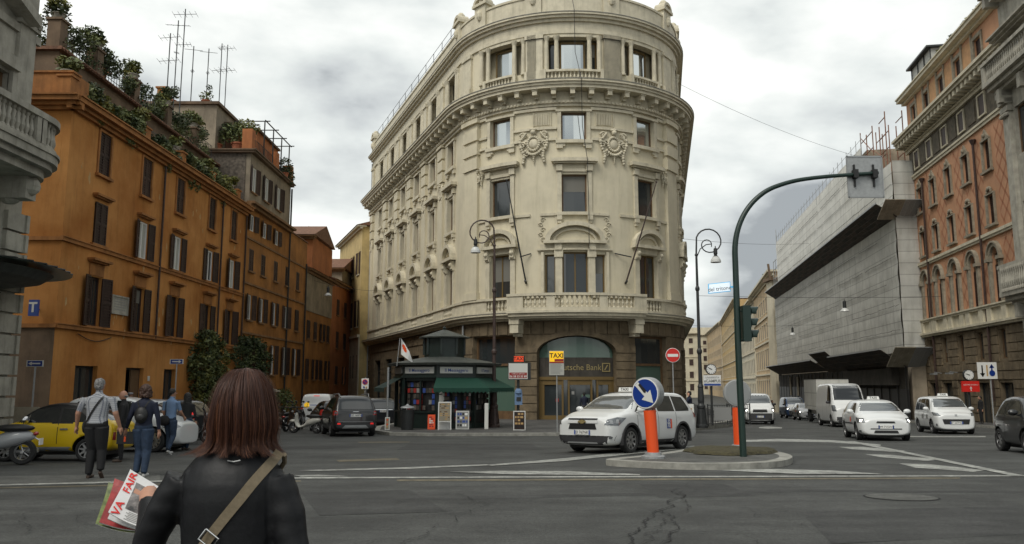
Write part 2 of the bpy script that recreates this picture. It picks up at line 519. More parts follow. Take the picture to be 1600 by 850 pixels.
# corner building pavement, island, side pavements
slab('pavement', [(-6.8, 41), (-6.2, 36.6), (-5.2, 34.6), (-3.5, 33.9), (1.9, 34.2), (5.5, 36.2), (9.0, 40.5), (12.8, 48), (15.4, 56), (17, 64), (29, 130), (-34, 130), (-8.2, 60), (-6.2, 52)], pz, 'paving', -3.5)
slab('pavement', [(-17.0, 30), (-16.6, 66), (-16.2, 96), (-19.5, 96), (-19.2, 30)], lambda y: gz(y) + .13, 'paving')
slab('pavement', [(27.6, 50), (25.6, 38), (24.5, 20), (45, 20), (60, 150), (44, 150)], lambda y: gz(y) + .13, 'paving')
isl_poly = [(1.96, 17.35), (3.25, 16.35), (4.3, 16.25), (5.4, 16.75), (6.15, 17.9), (6.6, 19.3), (6.72, 21.0), (6.3, 22.6), (5.5, 23.2), (4.6, 21.7), (3.1, 19.0), (2.1, 17.9)]
def smooth_poly(p, it=2):
 for _ in range(it):
  q = []
  for i in range(len(p)):
   a, b = Vector(p[i]), Vector(p[(i + 1) % len(p)])
   q += [a * .75 + b * .25, a * .25 + b * .75]
  p = [tuple(v) for v in q]
 return p
isl = slab('traffic_island', smooth_poly(isl_poly), lambda y: gz(y) + .125, 'asphalt_light', -.5, kerb_w=.28)
# earth mound with moss on the island
def mound():
 mb = MB(); n = 26; prev = None; vs_ = []
 rings = [(1.0, 0), (.94, .06), (.8, .10), (.5, .115), (0.15, .12)]
 for k, h in rings:
  for i in range(n):
   a = 2 * PI * i / n
   rr = 1 + .10 * math.sin(3 * a + 1) + .06 * math.sin(7 * a)
   x = 5.35 + 1.12 * k * rr * math.cos(a) ; y = 20.15 + 1.35 * k * rr * math.sin(a)
   vs_.append((x + (y - 20.15) * .12, y, gz(y) + .135 + h + random.uniform(-.012, .012)))
 fs = []
 for j in range(len(rings) - 1):
  for i in range(n):
   i2 = (i + 1) % n
   fs.append((j * n + i, j * n + i2, (j + 1) * n + i2, (j + 1) * n + i))
 fs.append(tuple((len(rings) - 1) * n + i for i in range(n)))
 mb.add(vs_, fs)
 return mb.build('earth_mound', 'moss', smooth=False, kind='stuff', label='low mossy earth bed on the traffic island', cat='earth')
mound()
def gpt(px, py):
 a, dy, dz = ray(px, py); t = (.33 - CAMZ) / (dz + .026 * dy)
 return (a * t, dy * t)
def mark(pix, m='paint_white', dz=.005, name='road_marking'):
 return sheet(name, [gpt(*p) for p in pix], dz, m)
mark([(-60, 745), (250, 741), (250, 752), (-60, 756.5)], 'asphalt_light', .004, 'light_asphalt_strip')
mark([(-60, 758.5), (470, 746.2), (900, 744.6), (1600, 743.2), (1600, 744.8), (900, 746.6), (470, 748.4), (-60, 761)], dz=.008)
mark([(-60, 763), (470, 751), (470, 752.6), (-60, 765)], 'paint_yellow', .004)
mark([(620, 749.5), (900, 748.5), (1500, 746.2), (1500, 748.2), (900, 751), (620, 752)], 'paint_yellow', .004)
mark([(466, 735.5), (640, 730.5), (760, 726.0), (768, 727.5), (640, 733.0), (500, 736.5)], dz=.009)
mark([(700, 738), (780, 736.5), (890, 737), (1000, 742), (1000, 743.6), (800, 742)], dz=.012)
mark([(460, 744), (500, 743), (545, 745.5), (470, 746)], dz=.016)
mark([(1118, 735.5), (1200, 733.5), (1300, 736), (1380, 741.5), (1250, 741.5)], dz=.012)
mark([(760, 727.2), (880, 717), (985, 705.5), (1085, 697), (1085, 700.5), (990, 710), (885, 721), (768, 728.6)], dz=.013)
mark([(1160, 688), (1215, 686), (1300, 688), (1376, 695), (1376, 697), (1300, 691.5), (1200, 690), (1160, 691)], dz=.009)
mark([(1310, 698.5), (1350, 698.5), (1415, 704.5), (1400, 706.5), (1330, 702)], dz=.006)
mark([(1352, 710), (1392, 711), (1470, 718), (1448, 720.5), (1375, 714.5)], dz=.006)
mark([(1405, 724.5), (1450, 725.5), (1540, 735), (1520, 737.5), (1430, 731)], dz=.006)
mark([(1322, 690), (1335, 690), (1600, 744), (1583, 744.6)], dz=.013)
mark([(1410, 681.5), (1540, 681.5), (1540, 683.2), (1410, 683.2)], dz=.006)
mark([(1186, 667.5), (1200, 666.5), (1222, 668), (1222, 669.5), (1200, 670), (1186, 669)], dz=.006)
mark([(560, 690.5), (640, 690), (640, 691.5), (560, 692)], 'paint_yellow', .005)
mark([(525, 719), (620, 716), (625, 718.5), (530, 722)], 'paint_yellow', .005)
# manhole-like round patch
def disc_sheet(px, py, ra, rb, m, name, dz):
 x, y = gpt(px, py)
 return sheet(name, [(x + ra * math.cos(2 * PI * i / 28), y + rb * math.sin(2 * PI * i / 28)) for i in range(28)], dz, m)
disc_sheet(1408, 777, .50, .47, 'crack', 'manhole_rim', .004)
disc_sheet(1408, 777, .47, .44, 'asphalt_light', 'manhole_cover', .008)
for i, (poly, m_) in enumerate((([(470, 770), (640, 766), (700, 800), (500, 806)], 'asphalt_patch'), ([(1000, 757), (1130, 756), (1180, 775), (1030, 778)], 'asphalt_patch'), ([(640, 693), (830, 694), (850, 703), (620, 703)], 'asphalt_patch'), ([(1250, 800), (1600, 790), (1700, 830), (1300, 850)], 'asphalt_patch'), ([(520, 780), (1250, 765), (1600, 768), (1600, 771), (1250, 768.5), (520, 786)], 'asphalt_patch'), ([(300, 700), (560, 696), (560, 700), (300, 706)], 'asphalt_patch'))): mark(poly, m_, .0035 - .0004 * i + .0, 'road_repair')
def cracks():
 A = lambda L_: [(920 + a / 2.353, 640 + b / 2.353) for a, b in L_]
 B = lambda L_: [(400 + a / 2.2857, 640 + b / 2.2857) for a, b in L_]
 lines = [
  (A([(130, 505), (150, 470), (182, 450), (210, 420), (235, 385), (262, 372), (290, 340), (320, 310), (345, 290)]), .034),
  (A([(262, 372), (285, 385), (310, 400), (330, 430), (300, 460), (262, 500)]), .028),
  (A([(350, 300), (352, 325), (356, 340), (365, 355), (340, 380)]), .024),
  (A([(235, 440), (265, 425), (275, 405), (300, 420), (328, 425)]), .02),
  (A([(190, 500), (205, 462), (235, 455), (270, 440)]), .02),
  (A([(330, 445), (420, 455), (530, 460), (640, 450), (710, 445)]), .016),
  (A([(620, 420), (750, 410), (850, 400), (1000, 395), (1080, 385)]), .014),
  (A([(1480, 410), (1520, 415), (1560, 422), (1600, 425)]), .022),
  (A([(560, 460), (600, 478), (640, 500)]), .012),
  (A([(1270, 330), (1320, 352), (1450, 385), (1490, 410)]), .008),
  (A([(640, 240), (700, 255), (770, 285), (860, 300)]), .008),
  (A([(380, 250), (370, 270), (400, 295), (385, 310)]), .012),
  (A([(700, 180), (780, 200), (900, 235), (990, 255)]), .012),
  (B([(715, 300), (770, 322), (830, 340), (790, 355), (765, 370)]), .020),
  (B([(690, 378), (715, 390), (722, 408)]), .022),
  (B([(160, 395), (300, 388), (420, 382), (560, 385), (690, 377), (765, 370), (860, 360)]), .010),
  (B([(640, 412), (615, 440), (580, 462), (545, 470), (520, 490)]), .018),
  (B([(380, 480), (440, 470), (545, 470)]), .010),
  (B([(-300, 500), (-330, 470), (-290, 440), (-310, 420)]), .015),
  ([(700, 846), (820, 838), (930, 842), (1010, 835)], .010), ([(560, 800), (600, 785), (660, 778), (690, 762)], .008), ([(1130, 790), (1190, 812), (1260, 818), (1310, 840)], .010), ([(1000, 768), (1060, 760), (1150, 765)], .008), ([(480, 764), (560, 772), (640, 768)], .007), ([(90, 790), (150, 800), (120, 830)], .010),
  ([(38, 838), (45, 822), (40, 812), (48, 800)], .015), ([(1600, 790), (1540, 782), (1500, 770)], .007),
 ]
 mb = MB()
 rnd = random.Random(3)
 for pts, w in lines:
  P_ = [Vector(gpt(*p)) for p in pts]
  for _ in range(3):
   q = [P_[0]]
   for a, b in zip(P_, P_[1:]):
    d = b - a; nrm = Vector((-d.y, d.x)); q += [(a + b) / 2 + nrm * rnd.uniform(-.16, .16), b]
   P_ = q
  n = len(P_)
  left = []; right = []
  for i, p in enumerate(P_):
   d = P_[min(i + 1, n - 1)] - P_[max(i - 1, 0)]
   nn = Vector((-d.y, d.x)).normalized()
   ww = w * .36 * (rnd.uniform(.25, 1.15)) * min(1, (i + .3) / 3, (n - i - .7) / 3)
   left.append((p.x + nn.x * ww, p.y + nn.y * ww, gz(p.y) + .018)); right.append((p.x - nn.x * ww, p.y - nn.y * ww, gz(p.y) + .018))
  for i in range(n - 1):
   mb.add([left[i], left[i + 1], right[i + 1], right[i]], [(0, 1, 2, 3)])
 mb.build('crack_lines', 'crack', road, recalc=False)
cracks()

# ---------------------------------------------------------------- facades
class Fac:
 """a facade: F(s, z, w): s along the wall, z up, w outward"""
 def __init__(f, P, curved=None, step=.75):
  f.P = P; f.curved = curved; f.step = step
 def __call__(f, s, z, w=0):
  x, y, nx, ny = f.P(s)
  return Vector((x + nx * w, y + ny * w, z))
 def cuts(f, s0, s1):
  c = [s0]
  if f.curved:
   a, b = f.curved
   k = math.ceil((max(s0, a) + 1e-4) / f.step)
   while k * f.step < min(s1, b) - 1e-4: c.append(k * f.step); k += 1
   for t in (a, b):
    if s0 + 1e-3 < t < s1 - 1e-3: c.append(t)
  c.append(s1)
  return sorted(set(c))
 def box(f, mb, s0, s1, z0, z1, w0, w1, mi=None):
  c = f.cuts(s0, s1); n = len(c)
  vs_ = []
  for s in c: vs_ += [f(s, z0, w0), f(s, z0, w1), f(s, z1, w1), f(s, z1, w0)]
  fs = []
  for i in range(n - 1):
   a = 4 * i; b = a + 4
   fs += [(a, a + 1, b + 1, b), (a + 1, a + 2, b + 2, b + 1), (a + 2, a + 3, b + 3, b + 2), (a + 3, a, b, b + 3)]
  fs += [(0, 3, 2, 1), (4 * n - 4, 4 * n - 3, 4 * n - 2, 4 * n - 1)]
  mb.add(vs_, fs, mi)
 def wall(f, mb, s0, s1, z0, z1, openings, t=.4, mi=None):
  """wall slab from s0..s1 with rectangular openings"""
  zs = sorted(set([z0, z1] + [o[2] for o in openings] + [o[3] for o in openings]))
  zs = [z for z in zs if z0 <= z <= z1]
  for a, b in zip(zs, zs[1:]):
   m_ = (a + b) / 2
   ops = sorted([(max(o[0], s0), min(o[1], s1)) for o in openings if o[2] < m_ < o[3] and o[1] > s0 and o[0] < s1])
   c = s0
   for p, q in ops:
    if p > c + 1e-4: f.box(mb, c, p, a, b, -t, 0, mi)
    c = max(c, q)
   if c < s1 - 1e-4: f.box(mb, c, s1, a, b, -t, 0, mi)
 def arc(f, mb, sc, zc, a, b, th, w0, w1, t0=0, t1=PI, n=12, mi=None, thz=None):
  """curved band: inner semi-axes a,b; thickness th"""
  thz = thz or th
  for i in range(n):
   p, q = t0 + (t1 - t0) * i / n, t0 + (t1 - t0) * (i + 1) / n
   vs_ = []
   for (ang, k) in ((p, 0), (p, 1), (q, 1), (q, 0)):
    s = sc + math.cos(ang) * (a + k * th); z = zc + math.sin(ang) * (b + k * thz)
    vs_ += [f(s, z, w0), f(s, z, w1)]
   mb.add(vs_, [(0, 2, 4, 6), (1, 7, 5, 3), (0, 1, 3, 2), (2, 3, 5, 4), (4, 5, 7, 6), (6, 7, 1, 0)], mi)
 def archfill(f, mb, s0, s1, zc, b, ztop, w0, w1, n=10, mi=None):
  """fills the spandrels of a rectangular opening so that its head is an arch"""
  sc = (s0 + s1) / 2; a = (s1 - s0) / 2
  for i in range(n):
   p, q = PI * i / n, PI * (i + 1) / n
   sp, zp = sc + a * math.cos(p), zc + b * math.sin(p); sq, zq = sc + a * math.cos(q), zc + b * math.sin(q)
   vs_ = [f(sp, zp, w0), f(sp, zp, w1), f(sp, ztop, w1), f(sp, ztop, w0), f(sq, zq, w0), f(sq, zq, w1), f(sq, ztop, w1), f(sq, ztop, w0)]
   mb.add(vs_, [(0, 1, 2, 3), (4, 7, 6, 5), (0, 4, 5, 1), (1, 5, 6, 2), (2, 6, 7, 3), (3, 7, 4, 0)], mi)
def straight(x0, y0, dx, dy, flip=1):
 l = math.hypot(dx, dy); dx /= l; dy /= l
 nx, ny = (dy * flip, -dx * flip)
 return Fac(lambda s: (x0 + dx * s, y0 + dy * s, nx, ny))
def baluster(mb, f, s, z0, z1, w, r=.085, n=6):
 h = z1 - z0
 p = f(s, z0, w)
 mb.lathe([(r * .9, 0), (r * .9, h * .08), (r * .45, h * .14), (r, h * .38), (r * .5, h * .66), (r * .4, h * .78), (r * .85, h * .9), (r * .85, h)], p, n)
BR = random.Random(77)
def window(F, root, s0, s1, z0, z1, frame_m='wood', pane_m='window_glass', w=-.2, mull=1, trans=None, fr=.09, curtain=False, name='window'):
 mb = MB()
 F.box(mb, s0, s0 + fr, z0, z1, w, w + .07); F.box(mb, s1 - fr, s1, z0, z1, w, w + .07)
 F.box(mb, s0 + fr, s1 - fr, z0, z0 + fr, w, w + .07); F.box(mb, s0 + fr, s1 - fr, z1 - fr, z1, w, w + .07)
 for k in range(mull):
  sm = s0 + (s1 - s0) * (k + 1) / (mull + 1)
  F.box(mb, sm - .045, sm + .045, z0 + fr, z1 - fr, w, w + .06)
 if trans: F.box(mb, s0 + fr, s1 - fr, trans - .04, trans + .04, w, w + .055)
 o = mb.build(name, frame_m, root)
 g = MB(); F.box(g, s0 + fr * .6, s1 - fr * .6, z0 + fr * .6, z1 - fr * .6, w - .02, w + .02)
 g.build('pane', pane_m, o)
 if BR.random() < .4 and z1 - z0 > 1.3 and pane_m == 'window_glass':
  h = (z1 - z0) * BR.uniform(.2, .65); b = MB(); F.box(b, s0 + fr, s1 - fr, z1 - fr - h, z1 - fr, w + .021, w + .03); b.build('blind', 'blind', o)
 return o
class HFac(Fac):
 def __call__(f, s, z, w=0): return Fac.__call__(f, s, z, w + f.k * abs(s - f.h))
def shutters(F, root, s0, s1, z0, z1, wid=.55, m='shutter', closed=False, w=.03, ang=0.0):
 """pair of slatted shutters folded against the wall, or closed over the window"""
 for sd in (0, 1):
  mb = MB()
  F0 = F
  if not closed: F = HFac(F.P, F.curved); F.h = s0 if sd == 0 else s1; F.k = BR.uniform(.0, .32)
  mm = m if m != 'shutter' else BR.choice(['shutter', 'shutter', 'shutter_faded'])
  if closed:
   a, b = (s0, (s0 + s1) / 2 - .01) if sd == 0 else ((s0 + s1) / 2 + .01, s1)
  else:
   a, b = (s0 - wid, s0 + .0) if sd == 0 else (s1, s1 + wid)
  t = .05
  F.box(mb, a, a + .06, z0, z1, w, w + t); F.box(mb, b - .06, b, z0, z1, w, w + t)
  zm = (z0 + z1) / 2
  for zz in (z0, zm - .04, z1 - .08): F.box(mb, a + .06, b - .06, zz, zz + .08, w, w + t)
  n = max(6, int((z1 - z0) / .13))
  for i in range(n):
   z = z0 + .09 + (z1 - z0 - .18) * (i + .5) / n
   F.box(mb, a + .06, b - .06, z - .03, z + .022, w + .01, w + .034)
  F.box(mb, a + .05, b - .05, z0 + .03, z1 - .03, w, w + .01)
  mb.build('shutter', mm, root); F = F0
def moulding(F, mb, s0, s1, prof, mi=None):
 """stack of (z0,z1,w) steps"""
 for z0, z1, w in prof: F.box(mb, s0, s1, z0, z1, -.05, w, mi)
def scroll(mb, c, u, v, r, turns=1.6, th=.05, flip=1, n=18):
 pts = []; rs = []
 for i in range(n):
  t = i / (n - 1); a = t * turns * 2 * PI; rr = r * (1 - .85 * t)
  pts.append(Vector(c) + u * (flip * rr * math.cos(a)) + v * (rr * math.sin(a))); rs.append(th * (1 - .4 * t))
 mb.tube(pts, rs, 6)

# ================================================================= corner building
RC = 8.3; CX, CY = 4.0, 58.3
A0, A1 = R(-68.5), R(79.5)
S0, S1 = A0 * RC, A1 * RC
DL = (-math.cos(R(68.5)), math.sin(R(68.5)))      # direction of the left facade going away
def cream_P(s):
 if S0 <= s <= S1:
  a = s / RC; nx, ny = math.sin(a), -math.cos(a)
  return CX + RC * nx, CY + RC * ny, nx, ny
 a = A0 if s < S0 else A1
 nx, ny = math.sin(a), -math.cos(a); tx, ty = math.cos(a), math.sin(a)
 d = s - (S0 if s < S0 else S1)
 return CX + RC * nx + tx * d, CY + RC * ny + ty * d, nx, ny
CF = Fac(cream_P, (S0, S1), .6)
SL, SR = S0 - 30.5, S1 + 30
left_bays = [S0 - t for t in (1.9, 6.7, 11.5, 16.3, 21.1, 25.9)]
front_bays = [-5.07, 0., 5.2]
right_bays = [10.5] + [S1 + t for t in (4.2, 9., 13.8, 18.6, 23.4)]
bays = left_bays[::-1] + front_bays + right_bays
cream = wthing('corner_building', 'large cream palazzo with a rounded front and a bank at its foot', 'building', (4, 58.3, -.6))
def cream_building():
 ZB = -3.0
 # ---- ground floor
 ops = []
 shops = []
 for b in left_bays: ops.append((b - 1.45, b + 1.45, ZB, 3.9)); shops.append((b - 1.45, b + 1.45, 3.9))
 ops.append((-7.6, -3.95, ZB, 4.65)); shops.append((-7.6, -3.95, 4.65))
 ops.append((3.95, 6.9, ZB, 4.65)); shops.append((3.95, 6.9, 4.65))
 for b in right_bays: ops.append((b - 1.3, b + 1.3, ZB, 3.9)); shops.append((b - 1.3, b + 1.3, 3.9))
 ops.append((-2.45, 2.55, ZB, 4.75))
 mb = MB()
 CF.wall(mb, SL, SR, ZB, 5.55, ops, .7, 0)
 CF.archfill(mb, -2.45, 2.55, 3.55, 1.05, 4.75, -.7, 0, 14, 0)
 o = mb.build('ground_floor_wall', ['travertine'], cream)
 # rusticated blocks on the piers
 rb = MB()
 edges = sorted([(a, b) for a, b, *_ in ops])
 prev = SL
 piers = []
 for a, b in edges:
  if a - prev > .3: piers.append((prev, a))
  prev = b
 piers.append((prev, SR))
 for a, b in piers:
  z = -.9
  k = 0
  while z < 4.0:
   h = .52 if k else .8
   CF.box(rb, a + .02, b - .02, z, z + h - .05, -.02, .08 if k else .12)
   z += h; k += 1
 # voussoirs under the string course
 s = SL
 k = 0
 while s < SR - .8:
  inside = -2.5 < s < 2.2
  CF.box(rb, s + .02, s + .76, 4.72 if inside or True else 4.0, 5.5, -.02, .07 if k % 2 else .085)
  s += .8; k += 1
 CF.arc(rb, .05, 3.55, 2.5, 1.05, .42, -.1, .11, n=15, thz=.28)
 rb.build('rusticated_blocks', 'travertine', cream)
 ib = MB(); CF.box(ib, SL + .2, SR - .2, ZB, 26, -1.6, -1.2); ib.build('dark_backing', 'dark_inside', cream)
 # shop windows
 for a, b, zt in shops:
  front = a > S0 - 1 and b < S1
  f = MB()
  w = -.45
  CF.box(f, a, a + .14, ZB, zt, w, w + .12); CF.box(f, b - .14, b, ZB, zt, w, w + .12)
  CF.box(f, a + .14, b - .14, zt - .14, zt, w, w + .12); CF.box(f, a + .14, b - .14, 2.75, 2.9, w, w + .12)
  CF.box(f, a + .14, b - .14, ZB, -.1, w, w + .1)
  fo = f.build('shop_window', 'wood' if front else 'metal_dark', cream)
  g = MB(); CF.box(g, a + .1, b - .1, 2.85, zt - .1, w - .02, w + .03, 0); CF.box(g, a + .1, b - .1, -.15, 2.8, w - .02, w + .03, 1 if front else 0)
  g.build('pane', ['window_glass', 'green_glass'], fo)
 # bank entrance
 e = MB()
 w = -.5
 zb = pz(50)
 for s in (-2.45, -.95, -.55, .95, 1.35, 2.43): CF.box(e, s, s + .12, zb, 1.85, w, w + .12)
 CF.box(e, -2.45, 2.55, 1.85, 2.05, w, w + .16); CF.box(e, -2.45, 2.55, zb, zb + .25, w, w + .1)
 CF.box(e, -2.3, -.95, 1.55, 1.85, w, w + .09); CF.box(e, -.43, .95, 1.55, 1.85, w, w + .09); CF.box(e, 1.47, 2.43, 1.55, 1.85, w, w + .09)
 CF.box(e, -2.45, -2.1, zb, 1.85, w - .02, w + .08); CF.box(e, 2.2, 2.55, zb, 1.85, w - .02, w + .08)
 eo = e.build('entrance_frame', 'gold', cream, label='brass framed bank doors')
 g = MB(); CF.box(g, -2.45, 2.55, zb, 1.9, w - .05, w + .02); g.build('pane', 'window_glass', eo)
 g = MB(); CF.box(g, -2.42, 2.52, 2.05, 3.25, w - .08, w + .10); g.build('sign_panel', 'board_dark', cream)
 g = MB(); 
 for i in range(14):
  p, q = PI * i / 14, PI * (i + 1) / 14
  pts = [(.05 + 2.47 * math.cos(p), 3.25), (.05 + 2.47 * math.cos(q), 3.25), (.05 + 2.47 * math.cos(q), 3.5 + 1.05 * math.sin(q)), (.05 + 2.47 * math.cos(p), 3.5 + 1.05 * math.sin(p))]
  g.add([CF(a, z, w + .06) for a, z in pts], [(0, 1, 2, 3)])
 g.build('green_tympanum', 'green_glass', cream)
 ff = lambda u, v, c: CF(u, v, w + .10 + c)
 text('Deutsche Bank', .52, 'brass', cream, lambda u, v, c: CF(.1 + u, 2.62 + v, w + .11 + c), 'bank_lettering')
 lg = MB()
 for a0, a1, b0, b1 in ((1.75, 2.3, 2.36, 2.42), (1.75, 2.3, 2.85, 2.91), (1.75, 1.81, 2.42, 2.85), (2.24, 2.3, 2.42, 2.85)):
  CF.box(lg, a0, a1, b0, b1, w + .1, w + .14)
 lg.add([CF(1.88, 2.48, w + .14), CF(1.97, 2.48, w + .14), CF(2.17, 2.79, w + .14), CF(2.08, 2.79, w + .14)], [(0, 1, 2, 3)])
 lg.build('bank_logo', 'brass', cream)
 st = MB()
 for a0, a1, b0, b1, mi in ((.35, 1.0 - .08, .75, .95, 1), (-.3, -.12, .95, 1.15, 0), (-1.35, -1.15, .5, .7, 2), (.45, .75, .1, .45, 0), (1.6, 1.85, .6, .75, 0), (2.02, 2.17, .3, .9, 0)):
  CF.box(st, a0, a1, b0, b1, w + .02, w + .05, mi)
 st.build('door_sticker', ['print_grey', 'green_glass', 'red_dark'], cream)
 # ---- string course above ground floor
 c = MB()
 moulding(CF, c, SL - .3, SR, [(5.55, 5.7, .25), (5.7, 5.9, .55), (5.9, 6.02, .75)])
 CF.box(c, SL - .3, SR, 6.02, 6.06, -.05, .78, 1)
 s = SL
 c.build('string_course', ['cream_trim', 'cream_cap'], cream)
 # ---- upper wall
 ops = []
 for b in bays:
  hw = .82 if b in front_bays else .72
  ops += [(b - hw, b + hw, 7.1, 9.9), (b - hw, b + hw, 12.45, 14.95), (b - hw, b + hw, 17.24, 19.1)]
 ops += [(-1.95, -1.25, 7.1, 9.75), (1.25, 1.95, 7.1, 9.75)]
 att = []
 for b in bays:
  k = 1.75 if b in front_bays else 1.45
  att.append((b - k, b + k, 21.9, 24.3))
 mb = MB()
 CF.wall(mb, SL, SR, 6.0, 21.0, ops, .5)
 CF.wall(mb, SL, SR, 21.0, 26.0, att, .5)
 mb.build('wall', 'cream', cream)
 bw = MB(); CF.box(bw, SL, SR, 21.2, 25.4, -1.1, -.95); bw.build('loggia_back_wall', 'cream', cream)
 # ---- pedestal zone
 c = MB()
 prev = SL
 for b in bays + [None]:
  a1 = (b - 1.0) if b is not None else SR
  if a1 > prev: CF.box(c, prev, a1, 6.05, 6.95, -.02, .18)
  if a1 > prev: CF.box(c, prev - .02, a1 + .02, 6.95, 7.1, -.02, .28)
  if a1 > prev: CF.box(c, prev, a1, 6.05, 6.25, -.02, .26)
  if b is not None: prev = b + 1.0
 c.build('pedestal_course', 'cream_trim', cream)
 for b in bays:
  if abs(b) < .1: continue
  bm_ = MB()
  CF.box(bm_, b - 1.0, b + 1.0, 6.05, 6.25, .0, .25); CF.box(bm_, b - 1.0, b + 1.0, 6.93, 7.08, .0, .3)
  CF.box(bm_, b - 1.0, b + 1.0, 6.2, 6.95, -.02, .03)
  for i in range(7): baluster(bm_, CF, b - .84 + i * .28, 6.25, 6.93, .15, .09)
  bm_.build('balustrade', 'cream_trim', cream)
 # ---- giant vertical strips between the bays
 c = MB()
 mids = [(a + b) / 2 for a, b in zip(bays, bays[1:])] + [SL + .5]
 for m_ in mids:
  wv = .55 if (m_ < S0 or m_ > S1) else .0
  if wv:
   CF.box(c, m_ - wv, m_ + wv, 7.1, 16.6, -.02, .16)
   for zz in (16.6, 17.5, 18.4): CF.box(c, m_ - wv - .12, m_ + wv + .12, zz + .06, zz + .8, -.02, .24)
   CF.box(c, m_ - wv - .18, m_ + wv + .18, 19.3, 19.5, -.02, .34)
   CF.box(c, m_ - wv - .05, m_ + wv + .05, 7.1, 7.6, -.02, .24)
 for m_ in (S0 + 1.25, S1 - 3.1, -7.9 + .0):
  pass
 for m_ in (-7.75, 8.0):      # the pilasters at both ends of the rounded front
  CF.box(c, m_ - .75, m_ + .75, 7.1, 19.3, -.02, .22)
  for zz in (15.9, 16.9, 17.9): CF.box(c, m_ - .85, m_ + .85, zz + .1, zz + .85, -.02, .34)
  CF.box(c, m_ - .95, m_ + .95, 19.2, 19.5, -.02, .42)
  CF.box(c, m_ - .85, m_ + .85, 7.1, 7.6, -.02, .32)
 c.build('pilaster', 'cream', cream)
 # ---- horizontal bands
 c = MB()
 for b in front_bays:
  CF.box(c, b - 2.2, b - 1.15, 12.25, 12.42, -.02, .1); CF.box(c, b + 1.15, b + 2.2, 12.25, 12.42, -.02, .1)
 def band(z0, z1, w, segs):
  for a, b in segs: CF.box(c, a, b, z0, z1, -.02, w)
 segs = [(-4.0, -1.1), (1.1, 4.1)]
 for s_ in ((-6.9, -6.2),) + tuple(segs) + ((6.3, 7.1),): band(17.2, 17.38, .12, [s_]); band(17.95, 18.12, .12, [s_]); band(19.22, 19.4, .16, [s_])
 for a, b in ((-2.6, -1.5), (1.5, 2.6)):
  for i in range(9): CF.box(c, a + .06 + i * .11, a + .12 + i * .11, 18.25, 19.05, -.02, .07)
  CF.box(c, a - .04, a, 18.2, 19.1, -.02, .1); CF.box(c, b, b + .04, 18.2, 19.1, -.02, .1)
 for a in (-1.25, 1.1, -6.35, 6.35): CF.box(c, a, a + .14, 7.1, 12.2, -.02, .045)
 c.build('wall_band', 'cream_trim', cream)
 # ---- windows
 for i, b in enumerate(bays):
  fr = b in front_bays
  hw = .82 if fr else .72
  cen = abs(b) < .1
  # piano nobile
  window(CF, cream, b - hw, b + hw, 7.1, 9.9, 'gold' if fr else 'wood', mull=1, w=-.3)
  s = MB()
  if cen:
   for x0 in (-1.25, .82): CF.box(s, x0, x0 + .43, 7.1, 9.55, -.02, .12); CF.box(s, x0 - .06, x0 + .49, 9.55, 10.0, -.02, .2)
   CF.box(s, -2.15, -1.98, 7.1, 9.9, -.02, .14); CF.box(s, 1.98, 2.15, 7.1, 9.9, -.02, .14)
   CF.box(s, -2.4, 2.4, 10.0, 10.12, -.02, .2); CF.box(s, -2.2, 2.2, 10.12, 10.42, -.02, .1)
   for x0 in (-1.25, .85): CF.box(s, x0 - .02, x0 + .42, 10.0, 10.42, -.02, .28)
   CF.box(s, -1.95, 1.95, 10.42, 10.6, -.02, .42)
   CF.arc(s, 0, 10.6, 1.55, .95, .3, -.02, .40, n=14, thz=.26)
   CF.arc(s, 0, 10.6, 1.25, .68, .12, -.02, .16, n=14)
  else:
   for sd in (-1, 1):
    x0 = b + sd * (hw + .17)
    CF.box(s, x0 - .17, x0 + .17, 7.1, 9.6, -.02, .12)
    CF.box(s, x0 - .14, x0 + .14, 9.65, 10.25, -.02, .3); CF.box(s, x0 - .2, x0 + .2, 9.55, 9.7, -.02, .2)
    s.ball(CF(x0, 9.95, .3), .15, 8, 5)
   CF.box(s, b - hw - .1, b + hw + .1, 9.95, 10.3, -.02, .1)
   CF.box(s, b - hw - .55, b + hw + .55, 10.3, 10.5, -.02, .45)
   CF.arc(s, b, 10.5, hw + .22, .8, .3, -.02, .42, n=12, thz=.26)
   CF.arc(s, b, 10.5, hw - .1, .52, .12, -.02, .15, n=12)
  s.build('window_surround', 'cream_trim', cream)
  # second floor
  window(CF, cream, b - hw, b + hw, 12.45, 14.95, 'wood', mull=0 if fr else 1, w=-.3)
  s = MB()
  for sd in (-1, 1):
   x0 = b + sd * (hw + .14)
   CF.box(s, x0 - .14, x0 + .14, 12.45, 15.1, -.02, .12); CF.box(s, x0 - .16, x0 + .16, 11.95, 12.4, -.02, .22)
   CF.box(s, x0 - .12, x0 + .12, 11.75, 11.95, -.02, .14)
   CF.box(s, x0 - .2, x0 + .2, 15.15, 15.55, -.02, .22)
  CF.box(s, b - hw - .35, b + hw + .35, 12.25, 12.45, -.02, .24)
  CF.box(s, b - hw, b + hw, 15.1, 15.3, -.02, .1)
  CF.box(s, b - hw - .5, b + hw + .5, 15.62, 15.72, -.02, .3); CF.box(s, b - hw - .62, b + hw + .62, 15.72, 15.95, -.02, .46)
  s.build('window_surround', 'cream_trim', cream)
  # third floor
  window(CF, cream, b - hw, b + hw, 17.24, 19.1, 'wood', pane_m='bright_glass', mull=0, w=-.3)
  s = MB()
  CF.box(s, b - hw - .24, b - hw, 17.1, 19.1, -.02, .12); CF.box(s, b + hw, b + hw + .24, 17.1, 19.1, -.02, .12)
  CF.box(s, b - hw - .34, b + hw + .34, 19.1, 19.25, -.02, .18)
  CF.box(s, b - hw - .34, b + hw + .34, 16.98, 17.2, -.02, .24)
